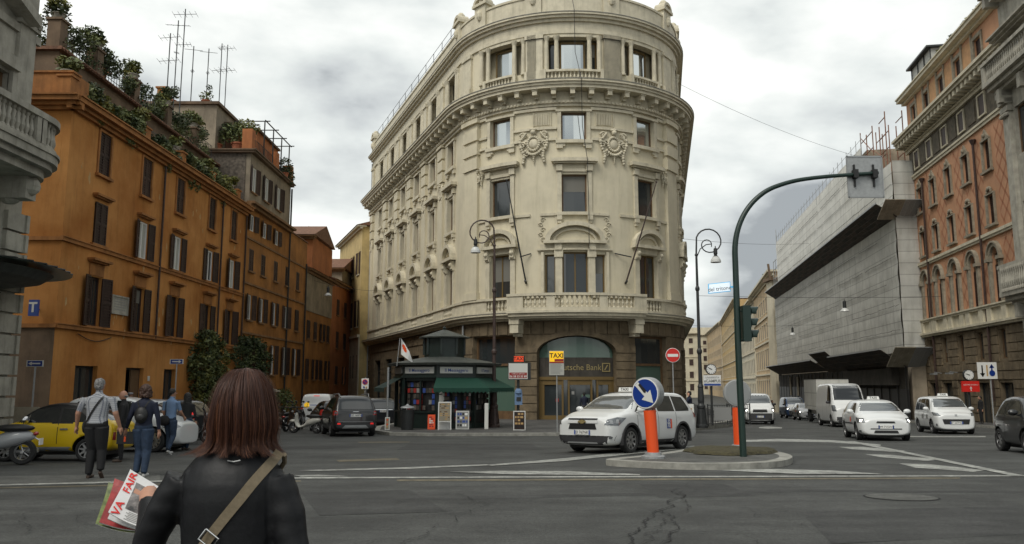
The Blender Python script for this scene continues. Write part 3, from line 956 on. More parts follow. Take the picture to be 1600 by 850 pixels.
  for sd in (-1, 1): x0 = b + sd * (hw + .1); CF.box(s, x0 - .2, x0 + .2, 16.65, 16.98, -.02, .16); CF.box(s, x0 - .1 - sd * .25, x0 + .1 - sd * .25, 16.78, 16.98, -.02, .14)
  s.build('window_surround', 'cream_trim', cream)
  # attic loggia
  k = 1.75 if fr else 1.45
  window(CF, cream, b - .9, b + .9, 21.9, 24.1, 'gold', pane_m='bright_glass', w=-.62, mull=0, fr=.12)
  if cen: window(CF, cream, -1.75, -1.1, 21.9, 24.1, 'gold', w=-.62, mull=0, fr=.1); window(CF, cream, 1.1, 1.75, 21.9, 24.1, 'gold', w=-.62, mull=0, fr=.12)
  s = MB()
  for dx in (-k - .0, -1.08, 1.08, k):
   p = CF(b + dx, 21.9, .0 if abs(dx) > 1.2 else .02)
   s.lathe([(.2, -.05), (.2, .06), (.16, .1), (.155, 1.2), (.135, 2.05), (.14, 2.1), (.22, 2.32), (.24, 2.4)], p, 10)
  CF.box(s, b - k, b + k, 24.22, 24.45, -.52, .06)
  s.build('window_columns', 'cream_trim', cream)
  s = MB()
  bw_ = k if cen else 1.1
  for i in range(int(bw_ * 2 / .24)): baluster(s, CF, b - bw_ + .14 + i * .24, 21.2, 21.78, .16, .08)
  CF.box(s, b - bw_, b + bw_, 21.0, 21.2, 0, .26); CF.box(s, b - bw_, b + bw_, 21.78, 21.92, 0, .3)
  CF.box(s, b - bw_ - .2, b - bw_, 21.0, 21.95, 0, .34); CF.box(s, b + bw_, b + bw_ + .2, 21.0, 21.95, 0, .34)
  CF.box(s, b - bw_, b + bw_, 21.2, 21.78, -.02, .02)
  s.build('balustrade', 'cream_trim', cream)
 window(CF, cream, -1.95, -1.25, 7.1, 9.75, 'gold', w=-.3, mull=0); window(CF, cream, 1.25, 1.95, 7.1, 9.75, 'gold', w=-.3, mull=0)
 # ---- main cornice
 c = MB()
 moulding(CF, c, SL - .5, SR, [(19.45, 19.62, .2), (19.62, 19.8, .3), (20.42, 20.62, .98), (20.62, 20.78, 1.08), (20.78, 20.92, 1.2)])
 CF.box(c, SL - .5, SR, 19.8, 20.42, -.05, .16)
 CF.box(c, SL - .5, SR, 20.92, 20.97, -.05, 1.23, 1)
 s = SL; k = 0
 while s < SR:
  CF.box(c, s - .14, s + .14, 20.05, 20.42, .1, .85); CF.box(c, s - .18, s + .18, 20.34, 20.42, .1, .9); CF.box(c, s - .12, s + .12, 19.92, 20.06, .1, .45)
  s += 1.12
 s = SL
 while s < SR:
  CF.box(c, s - .07, s + .07, 19.64, 19.78, .1, .37); s += .26
 c.build('main_cornice', ['cream_trim', 'cream_cap'], cream)
 # ---- attic pilasters, entablature, parapet
 c = MB()
 for m_ in mids + [-2.55, 2.6]:
  if abs(m_) > 9 or True:
   wv = .62 if abs(m_) < 9 else .5
   CF.box(c, m_ - wv, m_ + wv, 21.0, 21.9, -.02, .3); CF.box(c, m_ - wv + .06, m_ + wv - .06, 21.9, 24.15, -.02, .16)
   CF.box(c, m_ - wv, m_ + wv, 24.15, 24.42, -.02, .26)
 moulding(CF, c, SL - .2, SR, [(24.45, 24.7, .12), (24.7, 25.25, .06), (25.25, 25.45, .22), (25.45, 25.62, .42), (25.62, 25.75, .55)])
 CF.box(c, SL - .2, SR, 25.75, 25.8, -.05, .58, 1)
 c.build('attic_entablature', ['cream_trim', 'cream_cap'], cream)
 c = MB()
 CF.box(c, SL, SR, 25.8, 27.1, -.35, .05); CF.box(c, SL, SR, 27.1, 27.25, -.42, .12)
 for m_ in [SL + .5, S0 - .3, -7.75 + .9, -2.6, 2.6, 8.0, S1 + .4]:
  CF.box(c, m_ - .55, m_ + .55, 25.8, 27.6, -.5, .2); CF.box(c, m_ - .7, m_ + .7, 27.6, 27.8, -.6, .34)
  CF.arc(c, m_, 27.8, .45, .3, .2, -.5, .3, n=8); c.ball(CF(m_, 28.15, -.1), (.34, .34, .45), 10, 6)
  c.ball(CF(m_, 26.9, .22), (.22, .22, .4), 8, 5)
 c.build('parapet', 'cream_trim', cream)
 c = MB()
 CF.box(c, SL, SR, 25.9, 26.0, -9, -.3); c.build('roof', 'cream_cap', cream)
 # railing on the left roof edge
 c = MB()
 s = SL + 1
 while s < S0 - .8:
  c.tube([CF(s, 27.2, -.2), CF(s, 28.5, -.2)], .025, 5); s += 2.4
 for zz in (27.9, 28.5): c.tube([CF(SL + 1, zz, -.2), CF(S0 - .8, zz, -.2)], .02, 5)
 c.build('roof_railing', 'metal_dark', cream)
 # ---- balcony in front
 c = MB()
 b0, b1 = -3.9, 4.0
 CF.box(c, b0, b1, 5.95, 6.1, -.02, 1.35); CF.box(c, b0 + .05, b1 - .05, 5.75, 5.95, -.02, 1.22); CF.box(c, b0 + .15, b1 - .15, 5.62, 5.75, -.02, 1.05)
 for s in (-3.6, 3.7): CF.box(c, s - .26, s + .26, 4.75, 5.6, .02, .95); CF.box(c, s - .3, s + .3, 5.3, 5.62, .02, 1.0); CF.box(c, s - .2, s + .2, 4.55, 4.78, .02, .6)
 c.build('balcony_slab', 'cream_trim', cream)
 c = MB()
 CF.box(c, b0, b1, 6.1, 6.28, .98, 1.28); CF.box(c, b0, b1, 7.0, 7.16, .95, 1.32)
 for s in (-3.9, -2.25, -1.65 + 0, 1.5, 1.9, 3.45):
  pass
 for a, b in ((-3.9, -2.95), (-1.65, -1.2), (1.2, 1.65), (3.2, 4.0)): CF.box(c, a, b, 6.28, 7.0, 1.0, 1.26)
 for a, b in ((-2.95, -1.65), (-1.2, 1.2), (1.65, 3.2)):
  n = int((b - a) / .25)
  for i in range(n): baluster(c, CF, a + (b - a) * (i + .5) / n, 6.28, 7.0, 1.13, .095, 8)
 for s in (b0, b1 - .28):
  CF.box(c, s, s + .28, 6.1, 7.0, 0, .98); CF.box(c, s - .02, s + .3, 7.0, 7.16, 0, .95)
 c.build('balcony_balustrade', 'cream_trim', cream)
 # ---- cartouches
 def cart(sc, zc, k=1.):
  c = MB(); rnd = random.Random(int(sc * 10) + 50)
  F = lambda a, b, w: CF(sc + a * k, zc + b * k, w)
  for i in range(20):
   a = 2 * PI * i / 20; c.ball(F(.42 * math.cos(a), .5 * math.sin(a), .14), .11 * k, 6, 4)
  c.lathe([(.40 * k, 0), (.36 * k, .1), (.2 * k, .16), (.02, .17)], (0, 0, 0), 16, T=Matrix.Translation(F(0, 0, .03)) @ Vector((0, 0, 1)).rotation_difference(CF(sc, zc, 1) - CF(sc, zc, 0)).to_matrix().to_4x4())
  u = (CF(sc + .01, zc, 0) - CF(sc - .01, zc, 0)).normalized(); v = Vector((0, 0, 1))
  for sd in (-1, 1):
   scroll(c, F(sd * .75, .62, .12), u, v, .26 * k, 1.5, .07 * k, sd); scroll(c, F(sd * .8, -.05, .12), u, v, .24 * k, 1.5, .07 * k, -sd)
   scroll(c, F(sd * .55, -.72, .12), u, v, .22 * k, 1.4, .07 * k, sd)
   for i in range(10):
    t = i / 9; c.ball(F(sd * (.95 - .25 * t + .08 * math.sin(7 * t)), .35 - 1.7 * t, .13), (.09 + .06 * rnd.random()) * k, 6, 4)
   for i in range(5): c.ball(F(sd * (.55 + .07 * i), .75 - .09 * i, .16), .1 * k, 6, 4)
  c.ball(F(0, .82, .2), .2 * k, 8, 6); c.ball(F(0, 1.02, .16), (.3 * k, .16, .12 * k), 8, 5)
  for i in range(9):
   t = i / 8 - .5; c.ball(F(t * 1.1, -.62 - .28 * (1 - 4 * t * t) + .1, .17), .12 * k, 6, 4)
  for i in range(4): c.ball(F(.02, -.95 - .14 * i, .12), (.1 - .015 * i) * k, 6, 4)
  c.build('cartouche', 'cream_trim', cream, smooth=True)
 for s_, z_, k_ in ((-2.62, 17.05, .92), (2.62, 17.0, .92)): cart(s_, z_, k_)
 for m_ in mids:
  if m_ < S0 - 1: cart(m_, 15.9, .62)
 for m_ in (-7.0, 7.15): cart(m_, 15.4, .45)
 # floral reliefs beside the middle pediment
 for sd in (-1, 1):
  c = MB(); rnd = random.Random(4)
  u = (CF(.01, 10, 0) - CF(-.01, 10, 0)).normalized(); v = Vector((0, 0, 1))
  for i in range(5): scroll(c, CF(sd * (2.05 + .12 * (i % 2)), 12.0 - i * .32, .04), u, v, .17, 1.3, .035, sd * (1 if i % 2 else -1), 12)
  c.build('wall_relief', 'cream_trim', cream, smooth=True)
 c = MB(); c.tube([CF(-.1, 27.2, .3), CF(.05, 25.8, .7), CF(.1, 23, .45), CF(.35, 20.9, 1.3), CF(.5, 18, .4), CF(.75, 15.8, .55), CF(.85, 12.6, .3), CF(.8, 10, .5)], .022, 5); c.build('loose_cable', 'black', cream)
 # drain pipe on the far left corner and on the ground floor
 c = MB(); c.tube([CF(SL + .1, -1, .15), CF(SL + .1, 25, .15)], .07, 6); c.build('drainpipe', 'galv', cream)
 c = MB(); c.tube([CF(-8.6, -1, .2), CF(-8.6, 5.5, .2)], .07, 6); c.build('drainpipe', 'galv', cream)
 # left end wall
 c = MB()
 a = CF(SL, 0, 0); 
 e2 = straight(a.x, a.y, .93, .366, -1)
 e2.box(c, 0, 9, -3, 26, -.3, 0); c.build('end_wall', 'cream', cream)
cream_building()
# flag poles fixed to the front
for s_, lean, lab in ((-3.15, -.55, 'thin bare flagpole slanting left on the corner building front'), (3.3, 1.2, 'thin bare flagpole slanting right on the corner building front')):
 t = wthing('flagpole', lab, 'flagpole', CF(s_, 8.4, .1), 'bare flagpoles on the corner building')
 m_ = MB(); m_.tube([CF(s_, 8.2 - .2, .12), CF(s_ + lean * .5, 11, .95), CF(s_ + lean, 14.0 + .3, 1.75)], [.055, .05, .03], 7); m_.ball(CF(s_ + lean, 14.35, 1.77), .07, 6, 4)
 m_.build('pole', 'metal_rust' if s_ > 0 else 'metal_dark', t)
 m_ = MB(); m_.tube([CF(s_ + lean * .25 - .1, 9.6, .5), CF(s_ - lean * .6, 9.85, .05)], .04, 6); m_.tube([CF(s_, 7.95, .05), CF(s_, 8.1, .25)], .08, 6)
 m_.build('bracket', 'metal_dark', t)

# ================================================================= orange building on the left
ang = math.atan2(1, .012)
OX0 = -18.9
def OF_make(off=0.):
 """facade that looks towards +x; s equals the depth y"""
 l = math.hypot(.012, 1)
 return Fac(lambda s: (OX0 + .012 * s + off, s, 1 / l, -.012 / l))
OF = OF_make()
def hood(mb, F, a, b, z, w=.28, mi=None):
 F.box(mb, a, b, z, z + .07, -.02, w * .6, mi); F.box(mb, a - .07, b + .07, z + .07, z + .17, -.02, w, mi)
orange = wthing('orange_building', 'weathered orange plaster house with brown shutters and a planted roof terrace', 'building', (-18.5, 43, -.6))
def orange_building():
 cols = [35.2, 39.3, 43.3, 47.9, 51.6]
 ops = []
 for c in cols:
  ops += [(c - .52, c + .52, 4.12, 6.3), (c - .5, c + .5, 7.75, 9.62), (c - .5, c + .5, 10.9, 12.85)]
 doors = [(34.1, 35.9), (38.5, 40.3), (42.6, 44.0), (47, 48.4), (50.9, 52.5)]
 for a, b in doors: ops.append((a, b, -3, 2.38))
 mb = MB()
 OF.wall(mb, 32.4, 53.8, -3, 13.3, ops, .35)
 # end wall facing the photographer, with a shallow break like in the photo
 e = straight(-18.51, 32.4, -1, 0, -1)
 e.wall(mb, .35, 14, -3, 13.3, [], .35)
 mb.build('wall', 'orange', orange)
 ib = MB(); ib.box(-32, -19.2, 33.2, 53.6, -3, 13.2); ib.build('dark_backing', 'dark_inside', orange)
 # lower end wall browned: shade of the narrow lane put into its colour
 b = MB(); e.box(b, 0, 14, -3, 3.9, .0, .04); b.build('shaded_base', 'brown_plaster', orange)
 tr = MB()
 for z0, w in ((3.86, .14), (7.45, .1)):
  OF.box(tr, 32.3, 53.8, z0, z0 + .16, -.02, w); e.box(tr, -.1, 14, z0, z0 + .16, -.02, w)
  OF.box(tr, 32.3, 53.8, z0 + .16, z0 + .2, -.02, w + .05)
 tr.build('string_course', 'orange_trim', orange)
 c = MB()
 for F, a, b in ((OF, 32.0, 53.8), (e, -.5, 14)):
  F.box(c, a, b, 13.0, 13.15, -.02, .18); F.box(c, a, b, 13.15, 13.3, -.02, .34); F.box(c, a, b, 13.3, 13.5, -.02, .55); F.box(c, a, b, 13.5, 13.56, -.3, .62)
 c.build('cornice', 'orange_trim', orange)
 # scars of fallen plaster on the wall
 sc = MB(); rnd = random.Random(5)
 for i in range(90):
  s = rnd.uniform(33, 53.4); z = rnd.choice([rnd.uniform(3.8, 5.6), rnd.uniform(7.2, 11), rnd.uniform(9, 12.8), rnd.uniform(4, 12.5)])
  if any(o[0] - .7 < s < o[1] + .7 and o[2] - .2 < z < o[3] + .4 for o in ops): continue
  r = rnd.uniform(.05, .22); n = 11
  pts = []
  for k in range(n):
   a = 2 * PI * k / n; q = r * rnd.uniform(.45, 1.1); pts.append(OF(s + q * .6 * math.cos(a), z + q * 1.5 * math.sin(a), .004))
  sc.add(pts, [tuple(range(n))])
 sc.build('plaster_scars', 'orange_scar', orange)
 for i, c in enumerate(cols):
  # first floor: open shutters, hood
  s = MB(); hood(s, OF, c - .72, c + .72, 6.9, .34); OF.box(s, c - .6, c + .6, 6.35, 6.85, -.02, .05); OF.box(s, c - .7, c + .7, 4.02, 4.12, -.02, .16)
  s.build('window_hood', 'orange_trim', orange)
  window(OF, orange, c - .52, c + .52, 4.12, 6.3, 'shutter', w=-.2)
  shutters(OF, orange, c - .5, c + .5, 4.12, 6.3, .62)
  # second floor
  s = MB(); hood(s, OF, c - .68, c + .68, 9.8, .26); OF.box(s, c - .68, c + .68, 7.62, 7.75, -.02, .14); s.build('window_hood', 'orange_trim', orange)
  if i == 0:
   window(OF, orange, c - .5, c + .5, 7.75, 9.62, 'shutter'); shutters(OF, orange, c - .5, c + .5, 7.75, 9.62, closed=True)
  else:
   window(OF, orange, c - .5, c + .5, 7.75, 9.62, 'white', 'curtain' if i in (1, 2, 4) else 'window_glass', w=-.12, trans=None); shutters(OF, orange, c - .5, c + .5, 7.75, 9.62, .52)
  # third floor closed shutters
  s = MB(); OF.box(s, c - .68, c + .68, 10.78, 10.9, -.02, .16); OF.box(s, c - .62, c - .5, 10.9, 12.97, -.02, .06); OF.box(s, c + .5, c + .62, 10.9, 12.97, -.02, .06); OF.box(s, c - .5, c + .5, 12.85, 12.97, -.02, .06); s.build('window_sill', 'orange_trim', orange)
  window(OF, orange, c - .5, c + .5, 10.9, 12.85, 'shutter'); shutters(OF, orange, c - .5, c + .5, 10.9, 12.85, closed=True, w=-.06)
 for k, (a, b) in enumerate(doors):
  d = MB(); zb = gz(a) + .13
  OF.box(d, a, a + .08, zb, 2.38, -.3, -.2); OF.box(d, b - .08, b, zb, 2.38, -.3, -.2); OF.box(d, a + .08, b - .08, 2.28, 2.38, -.3, -.2)
  if k != 1: OF.box(d, (a + b) / 2 - .04, (a + b) / 2 + .04, zb, 2.28, -.3, -.22)
  do = d.build('shop_door', 'metal_dark', orange)
  g = MB()
  if k == 1: OF.box(g, a + .9, b - .08, zb, 2.28, -.28, -.2); g.build('door_leaf', 'wood', do)
  else: OF.box(g, a + .06, b - .06, zb, 2.3, -.3, -.26); g.build('pane', 'window_glass', do)
 n = MB(); OF.box(n, 34.3, 34.8, .15, .45, -.24, -.2); OF.box(n, 42.8, 43.1, .3, .6, -.24, -.2); n.build('notice', 'green_glass', orange)
 n = MB(); OF.box(n, 40.75, 40.95, 1.75, 2.0, 0, .03); n.build('house_number', 'paper', orange)
 # marble plaque
 n = MB(); OF.box(n, 36.75, 38.1, 4.9, 5.62, 0, .05); OF.box(n, 36.65, 38.2, 4.82, 4.9, 0, .08); OF.box(n, 36.65, 38.2, 5.62, 5.7, 0, .08); OF.box(n, 36.65, 36.75, 4.9, 5.62, 0, .08); OF.box(n, 38.1, 38.2, 4.9, 5.62, 0, .08)
 n.build('marble_plaque', 'grey_stone', orange)
 lines = MB()
 rnd = random.Random(8)
 for i in range(5):
  z = 5.5 - i * .12; s = 36.9
  while s < 37.9:
   w_ = rnd.uniform(.06, .2); OF.box(lines, s, min(s + w_, 37.95), z, z + .045, .045, .054); s += w_ + .05
 lines.build('plaque_inscription', 'print_grey', orange)
 for s in (41.1, 49.4, 53.7):
  n = MB(); n.tube([OF(s, -.5 if s > 42 else 3.9, .12), OF(s, 13.0, .12)], .06, 6); n.build('drainpipe', 'metal_rust', orange)
 n = MB(); pts = [OF(34.0 + t * .35, 3.72 - .25 * math.sin(PI * t / 8), .06) for t in range(9)]; n.tube(pts, .018, 5); n.build('cable', 'black', orange)
 # terrace: parapet posts, inner wall, roof
 t = MB(); t.box(-32, -18.6, 32.5, 53.7, 13.2, 13.5); t.build('terrace_floor', 'tile', orange)
 posts = [32.75, 39.6, 44.0, 48.4, 52.9]
 p = MB()
 for s in posts: OF.box(p, s - .27, s + .27, 13.5, 14.55, -.75, -.2); OF.box(p, s - .33, s + .33, 14.55, 14.63, -.82, -.14)
 e.box(p, 0.2, 2.3, 13.5, 14.75, -.75, -.2); e.box(p, .15, 2.4, 14.75, 14.83, -.82, -.14)
 OF.box(p, 33, 33.9, 13.5, 14.75, -.75, -.2)
 p.build('terrace_post', 'orange_trim', orange)
 r = MB()
 for zz in (13.9, 14.3, 14.7): r.tube([OF(33, zz, -.45), OF(53, zz, -.45)], .02, 5)
 r.build('terrace_railing', 'metal_dark', orange)
 # setback storey with upper parapet
 w_ = MB(); w_.box(-31, -20.6, 34.6, 54.2, 13.5, 16.6); w_.build('setback_wall', 'brown_plaster', orange)
 w_ = MB(); w_.box(-31.2, -20.35, 34.4, 54.4, 16.6, 16.75); 
 y = 34.5
 while y < 54: w_.tube([(-20.5, y, 16.78), (-20.25, y, 16.62)], .05, 5); y += .25
 w_.build('tile_edge', 'tile', orange)
 w_ = MB()
 for y in (34.9, 38.2, 42.2, 46.4, 50.6): w_.box(-21.2, -20.6, y - .3, y + .3, 16.75, 18.1); w_.box(-21.27, -20.53, y - .37, y + .37, 18.1, 18.2)
 for x in (-24,): w_.box(x - .3, x + .3, 34.6, 35.2, 16.75, 18.1)
 w_.build('upper_post', 'brown_plaster', orange)
 w_ = MB()
 y = 34.9
 while y < 54: w_.tube([(-20.9, y, 16.7), (-20.9, y, 18.0)], .018, 4); y += .28
 for z in (17.3, 18.0): w_.tube([(-20.9, 34.9, z), (-20.9, 54, z)], .02, 4)
 for z in (17.3, 18.0): w_.tube([(-31, 34.9, z), (-20.9, 34.9, z)], .02, 4)
 w_.build('upper_railing', 'metal_dark', orange)
 # a small ochre chimney with a cap and the pergola awning
 w_ = MB(); w_.box(-24.3, -23.8, 44.4, 44.9, 16.7, 19.6); w_.box(-24.5, -23.6, 44.2, 45.1, 19.6, 19.75); w_.box(-24.4, -24.2, 44.3, 45, 19.75, 20.2); w_.box(-23.95, -23.7, 44.3, 45, 19.75, 20.2); w_.box(-24.5, -23.6, 44.2, 45.1, 20.2, 20.3)
 w_.build('chimney', 'orange_trim', orange)
 w_ = MB(); w_.box(-29, -24.6, 49, 53.5, 19.1, 19.2); 
 for x in (-29, -24.7): 
  for y in (49.1, 53.3): w_.tube([(x, y, 16.7), (x, y, 19.1)], .05, 5)
 w_.build('pergola', 'brown_plaster', orange)
orange_building()
def plant(name, label, cat, loc, pot, clumps, mats=('leaf', 'leaf_yellow', 'leaf_dark'), size=.12, group=None, potm='terracotta'):
 t = wthing(name, label, cat, loc, group)
 x, y, z = loc
 zb = z
 if pot:
  r, h = pot
  m_ = MB(); m_.lathe([(r * .68, 0), (r * .95, h * .85), (r * 1.08, h * .86), (r * 1.08, h), (r * .9, h), (r * .85, h * .9)], loc, 12); m_.build('pot', potm, t, smooth=False)
  zb = z + h
 m_ = MB()
 rr = max(c[1][0] for c in clumps)
 for k in range(4):
  a = random.uniform(0, 6.3); m_.tube([(x, y, zb - .05), (x + .3 * rr * math.cos(a), y + .3 * rr * math.sin(a), zb + clumps[0][0][2] * .7 + .05)], [.02, .008], 4)
 m_.build('stem', 'bark', t)
 L_ = [((x + c[0], y + c[1], zb + c[2]), r_, n, mi) for c, r_, n, mi in clumps]
 leafmesh('foliage', list(mats), t, L_, size)
 return t
rnd = random.Random(12)
# creeping greenery between the terrace posts
segs_ = [((33.9, 39.2), 'first and nearest'), ((40, 43.6), 'second'), ((44.4, 48), 'third'), ((48.8, 52.5), 'fourth')]
for (a, b), nm in segs_:
 cl = []
 for i in range(9):
  y = a + (b - a) * (i + .5) / 9
  cl.append(((.25 * rnd.uniform(-1, 1), y - (a + b) / 2, rnd.uniform(.1, 1.0)), (.5, .55, rnd.uniform(.45, .75)), 300, rnd.choice([0, 0, 2, 2, 1])))
 for i in range(4): cl.append(((.65, rnd.uniform(a, b) - (a + b) / 2, rnd.uniform(-.5, .1)), (.2, .4, .5), 70, 0))
 plant('terrace_hedge', 'dark trailing greenery filling the %s gap between posts of the lower roof terrace' % nm, 'plant', (-18.95, (a + b) / 2, 13.55), None, cl, size=.13, group='greenery of the lower roof terrace')
for k, (y, nm) in enumerate(((32.9, 'nearest corner post'), (39.6, 'second post'), (44.0, 'third post'), (48.4, 'fourth post'), (52.9, 'last post by the grey attic'))):
 cl = [((rnd.uniform(-.2, .2), rnd.uniform(-.2, .2), .15 + .1 * i), (.42, .42, .22), 60, 1 if i % 2 else 0) for i in range(4)]
 plant('potted_plant', 'yellow green bowl plant on the %s of the lower terrace' % nm, 'potted plant', (-19.1, y, 14.64), (.3, .28), cl, size=.14, group='bowls of plants on the terrace posts', potm='grey_stone')
for k, (y, nm) in enumerate(((34.9, 'nearest'), (38.2, 'second'), (42.2, 'third'), (46.4, 'fourth'), (50.6, 'farthest'))):
 cl = [((rnd.uniform(-.25, .25), rnd.uniform(-.25, .25), .12 + .16 * i), (.5, .5, .25), 80, rnd.choice([0, 1, 2])) for i in range(4)]
 plant('potted_plant', 'bushy bowl plant on the %s post of the upper roof terrace' % nm, 'potted plant', (-20.9, y, 18.21), (.32, .28), cl, size=.14, group='bowls of plants on the upper terrace posts', potm='grey_stone')
for k in range(6):
 y = 36.2 + k * 3.1
 cl = [((rnd.uniform(-.3, .3), rnd.uniform(-1.2, 1.2), rnd.uniform(.2, 1.9)), (.35, .55, .45), 95, rnd.choice([0, 0, 2, 2])) for i in range(11)]
 plant('climbing_plant', 'loose climber on the upper terrace railing, number %s from the near corner' % ('one two three four five six'.split()[k]), 'plant', (-20.9, y, 16.76), None, cl, size=.11, group='climbers on the upper terrace railing')
cl = [((rnd.uniform(-1.6, 1.6), 0, rnd.uniform(.1, 2.0)), (.35, .4, .4), 60, rnd.choice([0, 2, 2])) for i in range(20)]
plant('climbing_plant', 'tangled climber at the near corner of the upper terrace, highest greenery of the photo', 'plant', (-22.8, 34.9, 16.76), None, cl, size=.11)
cl = [((rnd.uniform(-2.4, .6), rnd.uniform(-.4, .4), rnd.uniform(.1, 1.5)), (.5, .5, .4), 120, rnd.choice([0, 2, 2, 1])) for i in range(16)]
plant('terrace_hedge', 'dense dark hedge above the shaded end wall of the orange building', 'plant', (-21.4, 33.4, 13.55), None, cl, size=.13)

# ---- grey rooftop house and attic
roofh = wthing('rooftop_house', 'pale grey plaster rooftop house with a flat roof and pots above the orange building', 'building', (-23, 59, 13.5))
m_ = MB(); m_.box(-27.6, -20.9, 54.5, 66, 13.5, 21.2); m_.build('wall', 'grey_plaster', roofh)
m_ = MB(); m_.box(-27.8, -20.7, 54.3, 66.2, 21.2, 21.4); m_.build('roof_edge', 'brown_plaster', roofh)
m_ = MB(); m_.box(-20.9, -20.86, 56.4, 58.2, 17.8, 20.3); m_.build('window', 'window_glass', roofh); m_ = MB(); m_.box(-20.9, -20.4, 56, 58.6, 20.3, 20.45); m_.build('window_hood', 'brown_plaster', roofh)
m_ = MB(); m_.box(-25.9, -25.2, 56, 56.7, 21.4, 23.0); m_.box(-26, -25.1, 55.9, 56.8, 23, 23.12); m_.build('chimney', 'orange_trim', roofh)
m_ = MB(); m_.box(-20.85, -19.3, 58.5, 64, 17.85, 20.6); m_.build('orange_penthouse_wall', 'rose_plaster', roofh)
m_ = MB(); m_.box(-21, -19.1, 58.3, 64, 20.6, 20.75); m_.build('penthouse_roof', 'brown_plaster', roofh)
for px, nm in ((-26.6, 'left'), (-24.4, 'middle'), (-22.0, 'right')):
 plant('roof_shrub', 'small shrub at the %s of the grey rooftop house roof' % nm, 'plant', (px, 55.2, 21.41), (.3, .35), [((0, 0, .3), (.55, .4, .35), 70, 0), ((.2, 0, .8), (.3, .3, .4), 40, 2)], size=.13, group='shrubs on the grey rooftop house')
ap = PI
attic = wthing('attic_building', 'ochre house with a grey plaster attic and three shuttered attic windows', 'building', (-18.2, 61, -.9))
def attic_building():
 cols = [55.3, 57.9, 60.9, 63.9, 67.0]
 ops = []
 for c in cols: ops += [(c - .5, c + .5, 6.0, 7.75), (c - .48, c + .48, 9.4, 10.95), (c - .48, c + .48, 2.3, 4.5)]
 up = [55.1, 57.9, 60.8]
 for c in up: ops += [(c - .48, c + .48, 12.2, 13.35)]
 ops += [(57, 58.6, -3, 1.2), (62.5, 64.2, -3, 1.2)]
 mb = MB(); OF.wall(mb, 53.82, 69.6, -3, 14.0, ops, .35); mb.build('wall', 'ochre', attic)
 ib = MB(); ib.box(-30, -18.9, 54.2, 69.4, -3, 14.2); ib.build('dark_backing', 'dark_inside', attic)
 tr = MB()
 for z, w_ in ((5.0, .1), (8.4, .1), (11.55, .08)): OF.box(tr, 53.85, 69.6, z, z + .14, -.02, w_)
 tr.build('string_course', 'ochre_trim', attic)
 c_ = MB(); OF.box(c_, 53.9, 64.2, 13.75, 13.95, -.02, .3); OF.box(c_, 53.9, 64.2, 13.95, 14.12, -.02, .55); c_.build('cornice', 'ochre_trim', attic)
 for i, c in enumerate(cols):
  for z0, z1, wh in ((6.0, 7.75, i < 4), (9.4, 10.95, False), (2.3, 4.5, i > 1)):
   window(OF, attic, c - .48, c + .48, z0, z1, 'white' if wh else 'shutter', w=-.15, mull=1)
   shutters(OF, attic, c - .48, c + .48, z0, z1, .5, closed=not wh and z0 > 9 or (i == 4 and z0 == 6.0), w=.03 if wh or z0 < 9 else -.05)
   s = MB(); OF.box(s, c - .62, c + .62, z0 - .12, z0, -.02, .14); s.build('window_sill', 'ochre_trim', attic)
 for c in up:
  window(OF, attic, c - .46, c + .46, 12.2, 13.35, 'white', w=-.12); shutters(OF, attic, c - .48, c + .48, 12.2, 13.35, .48)
 # attic storey in grey plaster
 a_ops = [(c - .5, c + .5, 14.95, 16.75) for c in up]
 mb = MB(); OF.wall(mb, 54.3, 64.0, 14.12, 17.6, a_ops, .35)
 mb.build('attic_wall', 'grey_plaster', attic)
 mb = MB(); mb.box(-21.5, -18.6, 54.25, 54.6, 13.3, 17.6); mb.build('attic_side_wall', 'brick_grey', attic)
 mb = MB(); mb.box(-24, -18.75, 54.7, 63.8, 13.9, 17.5); mb.build('attic_inside', 'dark_inside', attic)
 for c in up:
  window(OF, attic, c - .5, c + .5, 14.95, 16.75, 'white', 'curtain', w=-.12); shutters(OF, attic, c - .5, c + .5, 14.95, 16.75, .5)
  s = MB(); OF.box(s, c - .62, c + .62, 14.85, 14.95, -.02, .12); s.build('window_sill', 'ochre_trim', attic)
 c_ = MB(); c_.box(-22, -17.9, 54.0, 64.2, 17.6, 17.75); c_.box(-22, -17.8, 53.9, 64.3, 17.75, 17.84); c_.build('attic_cornice', 'brown_plaster', attic)
 p = MB()
 for y in (54.4, 60.0, 63.9): OF.box(p, y - .35, y + .35, 17.84, 19.3, -.6, .1)
 p.build('terrace_post', 'rose_plaster', attic)
 r = MB()
 y = 54.9
 while y < 63.6: r.tube([OF(y, 17.84, -.25), OF(y, 19.0, -.25)], .022, 4); y += .3
 r.tube([OF(54.6, 19.0, -.25), OF(63.6, 19.0, -.25)], .03, 4)
 r.build('terrace_railing', 'metal_dark', attic)
 # pergola frame with white glass balustrade at the far end
 r = MB()
 for y in (57.2, 59.3, 61.4, 63.5): r.tube([OF(y, 18.0, -.1), OF(y, 20.9, -.1)], .05, 5); r.tube([OF(y, 20.9, .3), OF(y, 20.9, -2.4)], .045, 5)
 r.tube([OF(57, 20.9, 0), OF(63.7, 20.9, 0)], .05, 5)
 r.build('pergola', 'metal_dark', attic)
 r = MB(); OF.box(r, 60.4, 63.5, 18.0, 18.9, -.5, -.45); r.build('balustrade_panel', 'curtain', attic)
 n = MB(); n.tube([OF(63.95, -.8, .12), OF(63.95, 17.4, .12)], .07, 6); n.build('drainpipe', 'metal_dark', attic)
 n = MB(); n.tube([OF(69.2, -.8, .12), OF(69.2, 12, .12)], .07, 6); n.build('drainpipe', 'metal_dark', attic)
 n = MB(); n.box(-30, -18.0, 64.2, 69.6, 13.9, 14.0); n.build('roof', 'tile', attic)
attic_building()
